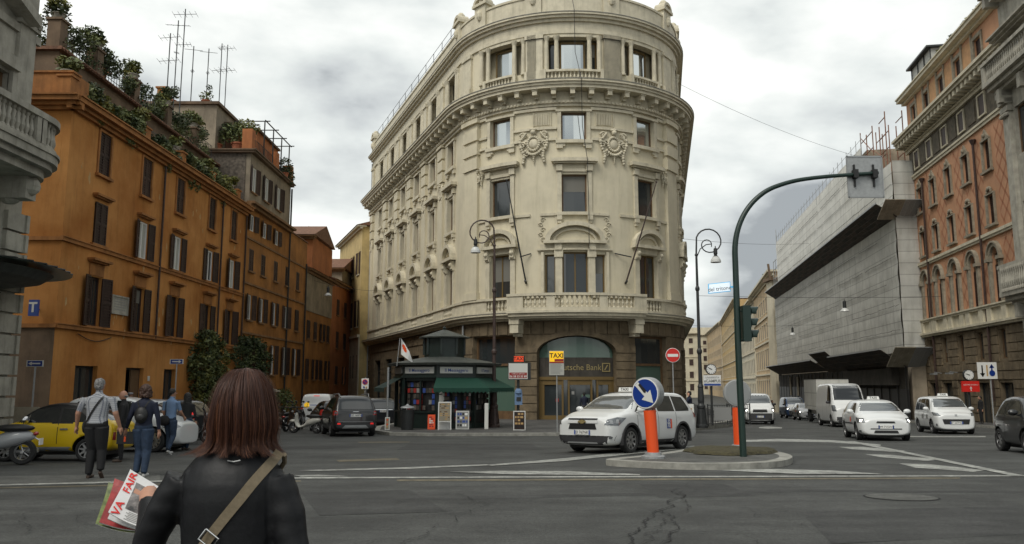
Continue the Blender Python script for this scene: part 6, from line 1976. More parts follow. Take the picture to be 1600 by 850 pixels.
# -- white hatchback estate taxi on the right
hatch = dict(L=4.35, W=1.82, H=1.49, clr=.18, belt=.95, zn=.83, zc=1.03, xc=1.24, xr=.42, xe=-1.60, rz=1.0, r=.72, wf=1.36, wr=-1.28, R=.315, paint='carwhite', pillars=[-.02, -.95, -1.75], last=.25, seams=[-.02, -.95, 1.05], spokes=12, skirt=None,
   plate_f=('DM 715WX', .50), taxi=.1,
   decals=[('headlight', 'lamp_glass', [[(.04, .66), (.46, .64), (.56, .83), (.16, .81)]], 30, True, .012), ('headlamp_bulb', 'lamp_on', [[(.18, .68), (.28, .68), (.28, .76), (.18, .76)]], 30, True, .02), ('grille', 'black', [rect(-.32, .32, .635, .70, .03), rect(-.42, .42, .28, .38, .05)], 0, False, .012),
     ('bumper_strip', 'plastic', [rect(-.52, .52, .415, .45, .0)], 0, False, .012), ('fog_lamp', 'lamp_glass', [rect(.18, .34, .30, .38, .02)], 24, True, .014), ('side_strip', 'plastic', [rect(-.95, -.05, .58, .63)], 90, True, .012), ('side_strip', 'plastic', [rect(.0, .92, .58, .63)], 90, True, .012),
     ('door_sticker', 'red_orange', [rect(-.7 + 1.0, -.5 + 1.0, .66, .84)], -90 + 360, False, .010), ('tail_light', 'lamp_redoff', [rect(.28, .5, .80, 1.15, .02)], 150, True, .012)])
car('taxi', 'white estate taxi with glowing headlights in front of the tall white van', 'taxi', 13.95, 31.3, -104, hatch)
# -- small white boxy taxi van
qubo = dict(L=3.98, W=1.72, H=1.70, clr=.18, belt=1.02, zn=.93, zc=1.16, xc=1.16, xr=.46, xe=-1.84, rz=1.04, r=.80, wf=1.22, wr=-1.28, R=.30, paint='carwhite', pillars=[.02, -.88, -1.70], last=.1, seams=[.02, -.88, 1.0], spokes=8, skirt='plastic', mirror='carwhite',
   plate_f=('EF 207MG', .50), taxi=.1,
   decals=[('headlight', 'lamp_glass', [[(.02, .80), (.40, .82), (.56, .98), (.22, .93)]], 34, True, .012), ('grille', 'black', [[(-.50, .44), (.50, .44), (.56, .66), (-.56, .66)]], 0, False, .012), ('fog_lamp', 'lamp_glass', [rect(.16, .28, .36, .46, .02)], 28, True, .012),
     ('emblem', 'metal_grey', [rect(-.05, .05, .80, .88)], 0, False, .02), ('door_sticker', 'print_grey', [rect(-.35, -.05, .66, .86), rect(.5, .75, .66, .86)], 270, False, .008), ('tail_light', 'lamp_redoff', [rect(.26, .44, .9, 1.25, .02)], 150, True, .012)])
car('taxi', 'small boxy white taxi van with a wide black grille near the red sign', 'taxi', 20.15, 37.9, -104, qubo)
# -- black tiny car at the right edge
smart = dict(L=2.75, W=1.60, H=1.53, clr=.18, belt=.98, zn=.84, zc=1.08, xc=.82, xr=.22, xe=-.95, rz=1.02, r=.72, wf=.92, wr=-.93, R=.31, paint='carblack', pillars=[-.42, -.98], last=.12, seams=[-.40, .75], nh=1, spokes=6, skirt=None,
   decals=[('headlight', 'lamp_glass', [[(.05, .70), (.36, .68), (.48, .90), (.20, .90)]], 36, True, .012), ('grille', 'plastic', [rect(-.4, .4, .45, .6, .05)], 0, False, .012), ('tail_light', 'lamp_redoff', [rect(.2, .4, .7, 1.0, .02)], 150, True, .012)])
car('small_car', 'tiny black two seater car at the right edge', 'car', 14.35, 22.0, -102, smart)
# -- dark SUV on the left seen from behind
suv = dict(L=4.45, W=1.86, H=1.68, clr=.22, belt=1.06, zn=.98, zc=1.18, xc=1.2, xr=.4, xe=-1.80, rz=1.08, r=.76, wf=1.35, wr=-1.34, R=.355, paint='carblack', pillars=[-.02, -.98, -1.75], last=.2, seams=[-.02, -.98, 1.05], spokes=5, glass='glassy',
  plate_r=('DZ 160PX', .86), handle='chrome',
  decals=[('tail_light', 'lamp_redoff', [[(.24, .88), (.52, .86), (.56, 1.06), (.30, 1.04)]], 148, True, .012), ('tail_light_lens', 'lamp_glass', [[(.28, .93), (.38, .93), (.40, .99), (.30, 1.0)]], 148, True, .022), ('rear_bumper', 'plastic', [rect(-.84, .84, .34, .52, .0)], 180, False, .014), ('bumper_guard', 'metal_grey', [[(-.55, .34), (.55, .34), (.42, .47), (-.42, .47)]], 180, False, .024),
    ('brake_light', 'lamp_red', [rect(.60, .74, .50, .56, .01)], 180, True, .024), ('tailgate_trim', 'chrome', [rect(-.12, .12, 1.0, 1.02)], 180, False, .014), ('tailgate_line', 'carsilver', [rect(-.70, .70, .60, .612)], 180, False, .010)])
car('suv', 'black sport utility car with red rear lamps, seen from behind left of the kiosk', 'car', -7.15, 35.3, 110, suv)
mb = MB()
for s in (-1, 1): mb.tube([(-1.75, s * .58, 1.60), (-1.5, s * .62, 1.74), (.2, s * .62, 1.74), (.4, s * .58, 1.64)], .022, 5)
sv = [o for o in C.objects if o.name.startswith('suv')][0]
mb.build('roof_rail', 'metal_grey', sv)
hb = dict(hatch); hb.update(paint='carblack', taxi=None, plate_f=None, L=4.0, wf=1.25, wr=-1.2, decals=[('tail_light', 'lamp_redoff', [rect(.28, .5, .80, 1.10, .02)], 150, True, .012), ('headlight', 'lamp_glass', [[(.05, .64), (.50, .62), (.58, .80), (.18, .78)]], 30, True, .012)])
hb.pop('plate_f')
car('hatchback', 'dark hatchback parked close beside the black sport utility car', 'car', -8.95, 40.4, 111, hb)
sg = dict(suv); sg.update(paint='cardark', plate_r=('CZ 402LB', .95), decals=[suv['decals'][0], ('rear_bumper', 'plastic', [rect(-.84, .84, .30, .50, .0)], 180, False, .014), ('tailgate_trim', 'chrome', [rect(-.5, .5, 1.02, 1.05)], 180, False, .014)])
car('suv', 'dark grey sport utility car half hidden behind the kiosk', 'car', -7.9, 47.0, 111, sg)
# -- cars parked in front of the orange building
f500 = dict(L=2.97, W=1.32, H=1.32, clr=.20, belt=.84, zn=.72, zc=.88, xc=.78, xr=.36, xe=-.70, rz=.90, r=.76, wf=.98, wr=-.88, R=.26, paint='caryellow', pillars=[-.20, -.85], last=.25, seams=[-.20, .62], nh=1, spokes=8, skirt='carsilver', handle='chrome', mirror='chrome', top=.875,
   decals=[('headlight', 'lamp_glass', [[(.22, .52), (.36, .52), (.40, .60), (.34, .68), (.24, .68), (.18, .60)]], 12, True, .012), ('tail_light', 'lamp_redoff', [rect(.26, .36, .48, .66, .01)], 160, True, .012)])
f5, bv5, D5 = car('vintage_car', 'small yellow vintage car with a black roof parked left of the strollers', 'car', -10.62, 19.3, 180, f500)
rf = MB(); v = []
for i in range(9):
 for j in range(9):
  x_ = -.98 + 1.38 * i / 8; y_ = -.50 + j * .125
  h = bv5.ray_cast(Vector((x_, y_, 4)), Vector((0, 0, -1)), 5)[0]; v.append((x_, y_, (h.z if h else 1.2) + .006))
rf.add(v, [(i * 9 + j, i * 9 + j + 1, (i + 1) * 9 + j + 1, (i + 1) * 9 + j) for i in range(8) for j in range(8)]); rf.build('folding_roof', 'black', f5, smooth=True, recalc=False)
D5('quarter_light_frame', 'chrome', [rect(-.52, -.50, .87, 1.17)], 90, both=True, off=.012)
wc = dict(hatch); wc.update(L=3.6, W=1.66, H=1.52, taxi=None, wf=1.12, wr=-1.12, xc=.98, xr=.35, xe=-1.30, pillars=[-.05, -.85, -1.35], seams=[-.05, .9], decals=[('headlight', 'lamp_glass', [[(.05, .68), (.46, .66), (.54, .84), (.22, .82)]], 34, True, .012), ('tail_light', 'lamp_redoff', [rect(.2, .4, .7, 1.0, .02)], 150, True, .012)]); wc.pop('plate_f')
car('parked_car', 'white parked car behind the couple walking hand in hand', 'car', -10.95, 23.1, 0, wc)
dk = dict(hb); car('parked_car', 'dark car whose roof shows behind the yellow vintage car', 'car', -12.5, 26.6, 0, dk)
rd = dict(hb); rd.update(paint='cardark', decals=[('tail_light', 'lamp_red', [[(.30, .75), (.50, .75), (.50, 1.25), (.38, 1.25)]], 150, True, .012)]); car('parked_car', 'dark car with a tall lit red lamp beyond the woman with the brown bag', 'car', -13.4, 30.4, 175, rd)
wk = dict(hb); wk.update(paint='carsilver'); car('parked_car', 'silver car glimpsed behind the man in the blue shirt', 'car', -13.4, 27.6, 178, wk)
# -- vans
van = dict(L=5.2, W=1.98, H=2.1, clr=.22, belt=1.25, zn=1.05, zc=1.38, xc=1.85, xr=1.25, xe=-2.35, rz=1.3, r=.86, wf=1.65, wr=-1.6, R=.34, paint='carwhite', pillars=[.75], seams=[.72, 1.75], nh=1, spokes=10, skirt='plastic', mirror='plastic', norear=True,
  plate_f=('EK 315RT', .52), decals=[('headlight', 'lamp_glass', [[(.02, .86), (.40, .86), (.50, 1.10), (.20, 1.10)]], 30, True, .012), ('headlamp_bulb', 'lamp_on', [rect(.14, .26, .88, .99, .02)], 30, True, .02), ('grille', 'black', [rect(-.48, .48, .80, 1.0, .04)], 0, False, .012), ('front_bumper', 'plastic', [rect(-.84, .84, .30, .74, .0)], 0, False, .012)])
car('van', 'white delivery van with headlights on beside the traffic light pole', 'van', 17.1, 57.0, -100, van)
vb = dict(van); vb.update(paint='carblue'); 
tv, bvv, Dv = car('van', 'distant van with a blue side and white front down the wide street', 'van', 28.2, 81.5, -100, vb)
mb = MB(); Dv('white_nose', 'carwhite', [[(-.98, .76), (.98, .76), (.98, 1.36), (-.98, 1.36)]], 0, off=.008)
Dv('white_nose', 'carwhite', [rect(-.86, .86, 1.99, 2.09, .05)], 0, off=.012)
sl = dict(hatch); sl.update(paint='carsilver', taxi=None); car('hatchback', 'silver car between the distant van and the grey box truck', 'car', 25.7, 71.0, -100, sl)
big = dict(van); big.update(L=5.9, W=2.05, H=2.62, belt=1.35, zn=1.18, zc=1.55, xc=2.2, xr=1.55, xe=-2.75, rz=1.5, r=.88, wf=2.0, wr=-1.9, pillars=[.95], seams=[.9, 2.05, -.4], plate_f=('EN 846SB', .5), decals=[('headlight', 'lamp_glass', [[(.06, .92), (.40, .92), (.54, 1.28), (.26, 1.28)]], 30, True, .012), ('grille', 'black', [rect(-.48, .48, .80, 1.02, .04)], 0, False, .012), ('front_bumper', 'plastic', [rect(-.84, .84, .28, .60, .0)], 0, False, .012)])
car('van', 'tall white panel van towering behind the estate taxi', 'van', 20.3, 50.0, -101, big)
rv = dict(van); rv.update(L=4.9, H=2.0, taxi=None); rv['plate_r'] = ('BX 533TC', .62); rv.pop('plate_f')
tr_, bvr, Dr = car('van', 'white panel van with small logos stopped in the left street', 'van', -12.6, 53.5, 96, rv)
Dr('brake_light', 'lamp_red', [rect(-.18, .18, 1.84, 1.88)], 180, off=.015); Dr('tail_light', 'lamp_red', [rect(.28, .40, .75, 1.15)], 150, both=True, off=.012)
Dr('logo_sticker', 'taxi_yellow', [[(-.72, 1.18), (-.56, 1.10), (-.42, 1.2), (-.45, 1.42), (-.62, 1.46), (-.76, 1.34)]], 180, off=.012); Dr('logo_sticker', 'print_blue', [rect(.28, .62, 1.30, 1.48), rect(.7, .88, 1.30, 1.50), rect(-.38, .1, 1.26, 1.31)], 180, off=.012)
# box truck
bt = thing('box_truck', 'grey canvas box truck behind the tall white van', 'truck', (23.2, 59.5, gz(59.5)), R(-100))
mb = MB(); mb.box(-3.0, 1.8, -1.1, 1.1, .95, 3.15); mb.build('cargo_box', 'net_low', bt)
mb = MB(); mb.prism([(1.9, .5), (3.4, .5), (3.4, 1.35), (3.15, 2.35), (1.9, 2.45)], lambda u, v, w: Vector((u, w, v)), -1.0, 1.0); mb.box(-3, 1.9, -.9, .9, .6, .95); mb.build('cab', 'carwhite', bt)
mb = MB(); mb.prism([(3.39, 1.4), (3.41, 1.4), (3.2, 2.25), (3.18, 2.25)], lambda u, v, w: Vector((u + .02, w, v)), -.88, .88); mb.build('windscreen', 'glassy', bt)
for x_ in (2.6, -2.0):
 for s in (-1, 1): mb = MB(); mb.lathe([(.02, s * .02), (.25, s * .05), (.28, s * .13), (.45, s * .13), (.45, -s * .13)], (x_, s * .9, .45), 20, axis='y'); mb.build('wheel', 'rubber', bt)

# -- scooters and motorcycles
def scooter(name, label, x, y, head, paint, group=None, big=False, zo=0):
 t = thing(name, label, 'scooter', (x, y, gz(y) + zo), R(head), group)
 k = 1.12 if big else 1.
 for x_ in (-.62 * k, .62 * k):
  mb = MB(); r_ = .27 * k
  mb.lathe([(r_ * .62, -.05), (r_ * .9, -.06), (r_, -.03), (r_, .03), (r_ * .9, .06), (r_ * .62, .05)], (x_, 0, r_), 20, axis='y', ring=True); w_ = mb.build('wheel', 'rubber', t)
  mb = MB(); mb.lathe([(.03, -.05), (.04, .05), (.03, .06)], (x_, 0, r_), 10, axis='y')
  for a in range(5): q = 2 * PI * a / 5; mb.tube([(x_, 0, r_), (x_ + r_ * .66 * math.cos(q), 0, r_ + r_ * .66 * math.sin(q))], .014, 4)
  mb.lathe([(r_ * .6, -.04), (r_ * .66, -.04), (r_ * .66, .04), (r_ * .6, .04)], (x_, 0, r_), 20, axis='y', ring=True); mb.build('rim', 'rim', w_)
 mb = MB()
 prof = [(-.85, .62, .05), (-.72, .72, .10), (-.45, .74, .15), (-.15, .66, .15), (.02, .42, .14), (.3, .32, .14), (.42, .5, .16), (.50, .8, .17), (.46, .95, .09)]
 rings = []
 lows = [.56, .48, .38, .32, .26, .24, .28, .42, .80]
 n = 10; vs_ = []; fs = []
 for (x_, zt, w_), zl in zip(prof, lows):
  for i in range(n):
   a = 2 * PI * i / n; vs_.append((x_ * k, w_ * math.cos(a) * k, ((zt + zl) / 2 + (zt - zl) / 2 * math.sin(a)) * k))
 for j in range(len(prof) - 1):
  for i in range(n): fs.append((j * n + i, j * n + (i + 1) % n, (j + 1) * n + (i + 1) % n, (j + 1) * n + i))
 fs += [tuple(range(n)), tuple((len(prof) - 1) * n + i for i in range(n))]
 mb.add(vs_, fs); mb.build('body', paint, t, smooth=True)
 mb = MB(); mb.ball((-.42 * k, 0, .78 * k), (.42 * k, .15, .09), 12, 6); mb.build('seat', 'black', t, smooth=True)
 mb = MB(); mb.tube([(.62 * k, 0, .27), (.50 * k, 0, .92 * k), (.44 * k, 0, 1.04 * k)], .035, 6); mb.tube([(.42 * k, -.33, 1.05 * k), (.46 * k, 0, 1.02 * k), (.42 * k, .33, 1.05 * k)], .022, 6)
 for s in (-1, 1): mb.tube([(.44 * k, s * .25, 1.05 * k), (.48 * k, s * .3, 1.25 * k)], .01, 4); mb.ball((.48 * k, s * .32, 1.28 * k), (.02, .07, .05), 8, 5)
 mb.build('handlebar', 'black', t)
 mb = MB(); mb.ball((.66 * k, 0, .55 * k), (.20, .09, .08), 10, 6); mb.build('front_mudguard', paint, t, smooth=True)
 mb = MB(); mb.ball((.54 * k, 0, .84 * k), (.05, .1, .08), 10, 6); mb.build('headlight', 'lamp_glass', t, smooth=True)
 mb = MB(); mb.ball((-.86 * k, 0, .66 * k), (.05, .1, .045), 10, 6); mb.build('tail_light', 'lamp_redoff', t, smooth=True)
 mb = MB(); mb.tube([(-.25, -.14, .22), (-.85 * k, -.17, .30)], [.05, .06], 8); mb.build('exhaust', 'metal_grey', t)
 mb = MB(); mb.box(-.98 * k, -.96 * k, -.09, .09, .42, .56); mb.tube([(-.8 * k, 0, .6), (-.97 * k, 0, .5)], .015, 4); mb.build('number_plate', 'white', t)
 return t
m1 = scooter('motor_scooter', 'grey and black moped cut by the left edge of the photo', -11.2, 17.6, 188, 'carsilver')
scooter('motor_scooter', 'cream scooter parked left of the black sport utility car', -9.5, 37.4, 160, 'scooterwhite')
gs = 'dark motorcycles parked in the left street'
for k, (px, d, h, c, lab) in enumerate(((300, 27, 20, 'carblack', 'black scooter parked behind the woman with the shoulder bag'), (318, 28.5, 30, 'cardark', 'dark scooter with chrome mirrors between red car and long haired woman'), (447, 38, 60, 'carblack', 'first dark scooter right of the long haired woman'), (462, 40.5, 80, 'cardark', 'second dark scooter right of the long haired woman, before the white van'), (474, 43, 95, 'carblack', 'third dark scooter at the left side of the stopped white van'), (436, 42, 60, 'cardark', 'dark scooter almost hidden by the long brown hair'))):
 X_ = (px - 800) / 1250 * d
 scooter('motor_scooter', lab, X_, d, h, c, gs, big=True)

# ================================================================= people
mk('hair_grey', (.19, .185, .18), .9, var=.55, vscale=35)
mk('hair_brown', (.05, .022, .012), .6, var=.3, vscale=30)
mk('hair_black', (.010, .009, .008), .6)
mk('cap_white', (.45, .46, .48), .6)
def check_mat():
 m = mat('check_shirt', (.42, .43, .45), .8)
 nt = m.node_tree; b = nt.nodes['Principled BSDF']
 g = nt.nodes.new('ShaderNodeTexCoord'); ch = nt.nodes.new('ShaderNodeTexBrick')
 ch.inputs['Scale'].default_value = 1; ch.offset = 0
 for k, v in (('Brick Width', .035), ('Row Height', .035), ('Mortar Size', .006)): ch.inputs[k].default_value = v
 ch.inputs['Color1'].default_value = (.44, .45, .46, 1); ch.inputs['Color2'].default_value = (.40, .41, .43, 1); ch.inputs['Mortar'].default_value = (.17, .18, .21, 1)
 mp_ = nt.nodes.new('ShaderNodeMapping'); mp_.inputs['Rotation'].default_value = (R(90), 0, R(90))
 nt.links.new(g.outputs['Object'], mp_.inputs[0]); nt.links.new(mp_.outputs[0], ch.inputs['Vector']); nt.links.new(ch.outputs[0], b.inputs['Base Color'])
 M['check_shirt'] = m
check_mat()
mk('denim', (.022, .040, .075), .85, var=.25, vscale=14, bump=.2, obj=True)
mk('cloth_black', (.010, .010, .011), .85)
mk('cloth_navy', (.008, .012, .03), .8)
mk('cloth_blue', (.14, .22, .36), .8, var=.1, vscale=9)
mk('cloth_grey', (.05, .05, .055), .8)
mk('shoe_brown', (.05, .03, .02), .6)
mk('shoe_white', (.45, .45, .44), .6)
mk('bag_brown', (.06, .04, .03), .6)
def seg_d(p, a, b, r0, r1):
 ab = b - a; t = max(0, min(1, (p - a).dot(ab) / max(1e-9, ab.length_squared)))
 return (p - (a + ab * t)).length - (r0 + (r1 - r0) * t)
def ellring(mb, rings, n=16, X=Vector((1, 0, 0)), Y=Vector((0, 1, 0))):
 vs_ = []
 for c, rx, ry in rings:
  c = Vector(c)
  for i in range(n):
   a = 2 * PI * i / n; vs_.append(c + X * rx * math.cos(a) + Y * ry * math.sin(a))
 fs = [(j * n + i, j * n + (i + 1) % n, (j + 1) * n + (i + 1) % n, (j + 1) * n + i) for j in range(len(rings) - 1) for i in range(n)]
 fs += [tuple(range(n))[::-1], tuple((len(rings) - 1) * n + i for i in range(n))]
 mb.add(vs_, fs)
def person(label, x, y, z, head, H, cl, pose, hair='short', voxel=.014, group=None, hat=None, turn=0., female=False):
 """cl: materials for (top, sleeve, trousers, shoes, hair); pose: joints in units of height, +x forward, +y left"""
 t = thing('person', label, 'person', (x, y, z), R(head), group)
 k = H
 top, sleeve, trs, shoe, hr = cl
 mats = ['skin', top, sleeve, trs, shoe]
 V = lambda a: Vector(a) * k
 wd = pose.get('wide', 1.)
 mb = MB(); segs = []
 lean = pose.get('lean', 0.)
 sw = (.098 if female else .112) * pose.get('wide', 1.)
 tz = [(.50, .055, .088), (.53, .066, .095), (.60, .058, .080 if female else .086), (.68, .064, .092), (.76, .066, .102), (.80, .058, .098), (.825, .042, .06), (.845, .032, .034)]
 ellring(mb, [((lean * (z_ - .5) * k, 0, z_ * k), a * k * (wd if z_ < .81 else 1), b * k * (wd if z_ < .81 else 1)) for z_, a, b in tz])
 o = lambda z_: lean * (z_ - .5)
 segs += [(V((0, 0, .53)), V((o(.8), 0, .79)), .08 * k, .09 * k, 1), (V((o(.72), .04, .72)), V((o(.79), sw * .8, .79)), .05 * k, .035 * k, 1), (V((o(.72), -.04, .72)), V((o(.79), -sw * .8, .79)), .05 * k, .035 * k, 1), (V((0, .0, .50)), V((0, 0, .52)), .085 * k, .085 * k, 3)]
 hx = o(.86) + .01 + pose.get('hx', 0)
 mb.tube([V((o(.82), 0, .81)), V((hx, 0, .88))], [.036 * k, .032 * k], 10)
 mb.ball(V((hx + .006, 0, .925)), (.056 * k, .044 * k, .066 * k), 16, 12)
 mb.ball(V((hx + .02, 0, .895)), (.042 * k, .036 * k, .034 * k), 12, 8)
 c, s_ = math.cos(R(turn)), math.sin(R(turn))
 hp = lambda a, b, z_: Vector(((hx + a * c - b * s_) * k, (a * s_ + b * c) * k, z_ * k))
 mb.tube([hp(.055, 0, .925), hp(.070, 0, .912)], [.008 * k, .010 * k], 6)
 for s in (-1, 1): mb.ball(hp(0, s * .045, .922), (.010 * k, .006 * k, .018 * k), 6, 6)
 segs.append((V((hx, 0, .86)), V((hx, 0, .95)), .034 * k, .05 * k, 0))
 for s, side in ((1, 'L'), (-1, 'R')):
  sh = V((o(.8), s * sw, .795)); el = V(pose['el' + side]); wr = V(pose['wr' + side])
  mb.tube([sh, sh * .5 + el * .5, el, el * .5 + wr * .5, wr], [.034 * k, .031 * k, .027 * k, .022 * k, .0155 * k], 10)
  d = (wr - el).normalized()
  hnd = wr + d * .045 * k
  long_ = pose.get('sleeve', 'long')
  segs += [(sh, sh + (el - sh) * (.95 if long_ == 'long' else .72), .036 * k, .032 * k, 2), (sh + (el - sh) * .85, wr, .024 * k, .018 * k, 2 if long_ == 'long' else 0), (wr, wr + d * .1 * k, .03 * k, .03 * k, 0)]
  up = Vector((0, s, 0)) - d * d.dot(Vector((0, s, 0))); up.normalize(); sd_ = d.cross(up)
  mb.tube([wr, wr + d * .02 * k, wr + d * .052 * k], [.015 * k, .022 * k, .02 * k], 8)
  for q, ln in zip((-1.5, -.5, .5, 1.5), (.034, .042, .045, .038)):
   a = wr + d * .045 * k + sd_ * q * .0098 * k; b = a + d * ln * .55 * k - up * .004 * k; mb.tube([a, b, b + d * ln * .4 * k - up * .012 * k], [.0062 * k, .0058 * k, .005 * k], 6)
  a = wr + d * .012 * k - sd_ * .014 * k * s; mb.tube([a, a + d * .03 * k - sd_ * .022 * k * s, a + d * .048 * k - sd_ * .026 * k * s], [.008 * k, .007 * k, .0055 * k], 6)
  hip = V((0, s * .048, .51)); kn = V(pose['kn' + side]); an = V(pose['an' + side])
  lr = pose.get('leg', 1.)
  mb.tube([hip, hip * .5 + kn * .5, kn, kn * .5 + an * .5, an], [.058 * k * lr, .050 * k * lr, .038 * k * lr, .034 * k * lr, .028 * k * lr], 12)
  segs += [(hip, kn, .06 * k, .04 * k, 3), (kn, an, .04 * k, .028 * k, 3)]
  fd = Vector(pose.get('fd' + side, (1, 0, 0))).normalized()
  heel = an - Vector((0, 0, .028 * k)) - fd * .015 * k; toe = heel + fd * .125 * k
  if fd.z > -.2: heel.z = max(heel.z, .018 * k)
  mb.tube([heel, heel * .6 + toe * .4, toe], [.020 * k, .022 * k, .016 * k], 8)
  segs.append((heel, toe, .026 * k, .022 * k, 4))
 me = mb.mesh('body')
 me = evalmesh(me, [('REMESH', dict(mode='VOXEL', voxel_size=voxel, use_smooth_shade=True)), ('SMOOTH', dict(factor=.5, iterations=2))], 'body')
 me.materials.clear()
 for m in mats: me.materials.append(M[m])
 for q in me.polygons:
  c_ = q.center; best = 1e9; bi = 0
  for a, b, r0, r1, i in segs:
   dd = seg_d(c_, a, b, r0, r1)
   if dd < best: best = dd; bi = i
  if bi == 0 and c_.z < .845 * k and c_.z > .7 * k: bi = 1
  q.material_index = bi; q.use_smooth = True
 link('body', me, t)
 # hair
 hm = MB()
 if hair == 'short':
  hm.ball(hp(-.006, 0, .940), (.060 * k, .050 * k, .056 * k), 14, 10); hm.ball(hp(-.022, 0, .915), (.044 * k, .046 * k, .045 * k), 12, 8)
 elif hair == 'rim':
  hm.ball(hp(-.02, 0, .912), (.045 * k, .048 * k, .022 * k), 12, 8)
 else:
  hm.ball(hp(-.010, 0, .940), (.066 * k, .060 * k, .060 * k), 14, 10)
  n = {'bob': 9, 'long': 14}[hair]
  rr = random.Random(int(x * 10))
  for i in range(n * 7):
   a = R(rr.uniform(62, 298)); zz = .94 - rr.random() * (.085 if hair == 'bob' else .13)
   hm.ball(hp(-.006 + .054 * math.cos(a), .056 * math.sin(a), zz), .017 * k, 6, 4)
 me = hm.mesh('hair')
 me = evalmesh(me, [('REMESH', dict(mode='VOXEL', voxel_size=voxel * .7, use_smooth_shade=True))], 'hair')
 rr = random.Random(3)
 for v in me.vertices:
  v.co += Vector((noise.noise(v.co * 45), noise.noise(v.co * 45 + Vector((9, 0, 0))), noise.noise(v.co * 30))) * .010
 link('hair', me, t, hr)
 ey = MB()
 for s in (-1, 1): ey.ball(hp(.053, s * .018, .930), .006 * k, 6, 5)
 ey.build('eyes', 'black', t)
 if hat:
  hb_ = MB(); hb_.lathe([(.05 * k, .945 * k), (.062 * k, .95 * k), (.072 * k, .985 * k), (.06 * k, .995 * k), (.01, 1.0 * k)], (hx * k, 0, 0), 14); hb_.build('cap', hat, t)
  hb_ = MB(); hb_.ball(hp(.06, 0, .955), (.035 * k, .045 * k, .006 * k), 10, 6); hb_.build('cap_peak', 'black', t)
 return t, V
walk = dict(elL=(.02, .150, .63), wrL=(.05, .155, .49), elR=(-.03, -.150, .63), wrR=(-.02, -.165, .49), knL=(.05, .05, .28), anL=(.05, .052, .05), knR=(.02, -.05, .28), anR=(-.09, -.052, .085), fdR=(.8, 0, -.6), leg=1.12)
stand = dict(elL=(.0, .140, .63), wrL=(.03, .150, .49), elR=(.0, -.140, .63), wrR=(.03, -.150, .49), knL=(.01, .05, .28), anL=(-.01, .055, .045), knR=(.01, -.05, .28), anR=(.0, -.055, .045), leg=1.0)
# couple walking away hand in hand
pw = dict(walk); pw.update(sleeve='short', wide=1.17, leg=1.25, elR=(.0, -.175, .64), wrR=(.06, -.205, .50), elL=(-.02, .180, .64), wrL=(.03, .205, .51), knR=(.04, -.05, .28), anR=(.0, -.065, .085), fdR=(.55, -.1, -.75), anL=(.02, .055, .045))
man, V = person('grey haired man in a checked short sleeved shirt and black trousers walking away', -7.35, 14.4, gz(14.4), 95, 1.76, ('check_shirt', 'check_shirt', 'cloth_black', 'shoe_brown', 'hair_grey'), pw, voxel=.011)
cb = thing('shoulder_bag', 'dark bag strap slung across the back of the grey haired man', 'bag', (-7.35, 14.4, gz(14.4)), R(95))
bvh_m = BVHTree.FromPolygons([v.co.copy() for v in man.children[0].data.vertices], [tuple(q.vertices) for q in man.children[0].data.polygons])
def strap(parent, bvh, pts, wd, m, off=.008, name='strap', d0=Vector((-3, 0, 0))):
 mb = MB(); n = 22; L1 = []; L2 = []
 for i in range(n):
  t = i / (n - 1) * (len(pts) - 1); j = min(int(t), len(pts) - 2); u = t - j
  a, b = Vector(pts[j]), Vector(pts[j + 1]); p = a + (b - a) * u; d = (b - a).normalized(); nn = Vector((0, -d.z, d.y)) 
  for sg, LL in ((1, L1), (-1, L2)):
   q = p + nn * wd * sg; h = bvh.ray_cast(q + d0, -d0.normalized(), 6)[0]
   LL.append((h if h else q) + d0.normalized() * off)
 mb.add(L1 + L2, [(i, i + 1, n + i + 1, n + i) for i in range(n - 1)])
 return mb.build(name, m, parent, smooth=True)
strap(cb, bvh_m, [(0, -.12, 1.42), (0, .02, 1.2), (0, .15, .98)], .02, 'black')
mb = MB(); mb.ball((.02, .20, .90), (.10, .045, .12), 10, 8); mb.build('bag_body', 'cloth_black', cb, smooth=True)
wo = dict(stand); wo.update(elL=(-.02, .150, .62), wrL=(.02, .195, .50), elR=(.02, -.145, .62), wrR=(.05, -.15, .48), knL=(.04, .045, .28), anL=(.0, .05, .05), knR=(.02, -.045, .28), anR=(-.03, -.045, .045), leg=1.2, wide=1.06)
wom, V = person('woman with curly brown hair, navy top, blue jeans and a small black backpack', -6.70, 14.8, gz(14.8), 92, 1.66, ('cloth_navy', 'cloth_navy', 'denim', 'shoe_white', 'hair_brown'), wo, 'bob', voxel=.011, female=True)
bp = thing('backpack', 'small black backpack on the back of the woman in jeans', 'bag', (-6.70, 14.8, gz(14.8)), R(92))
mb = MB(); mb.ball((-.145, 0, 1.10), (.06, .12, .15), 12, 10); mb.ball((-.19, 0, 1.06), (.03, .09, .07), 10, 8); mb.build('bag_body', 'black', bp, smooth=True)
bvh_w = BVHTree.FromPolygons([v.co.copy() for v in wom.children[0].data.vertices], [tuple(q.vertices) for q in wom.children[0].data.polygons])
for s in (-1, 1): strap(bp, bvh_w, [(0, s * .03, 1.2), (0, s * .11, 1.36)], .012, 'black')
mb = MB(); mb.ball((-.215, .0, 1.10), .012, 6, 4); mb.build('clasp', 'chrome', bp)
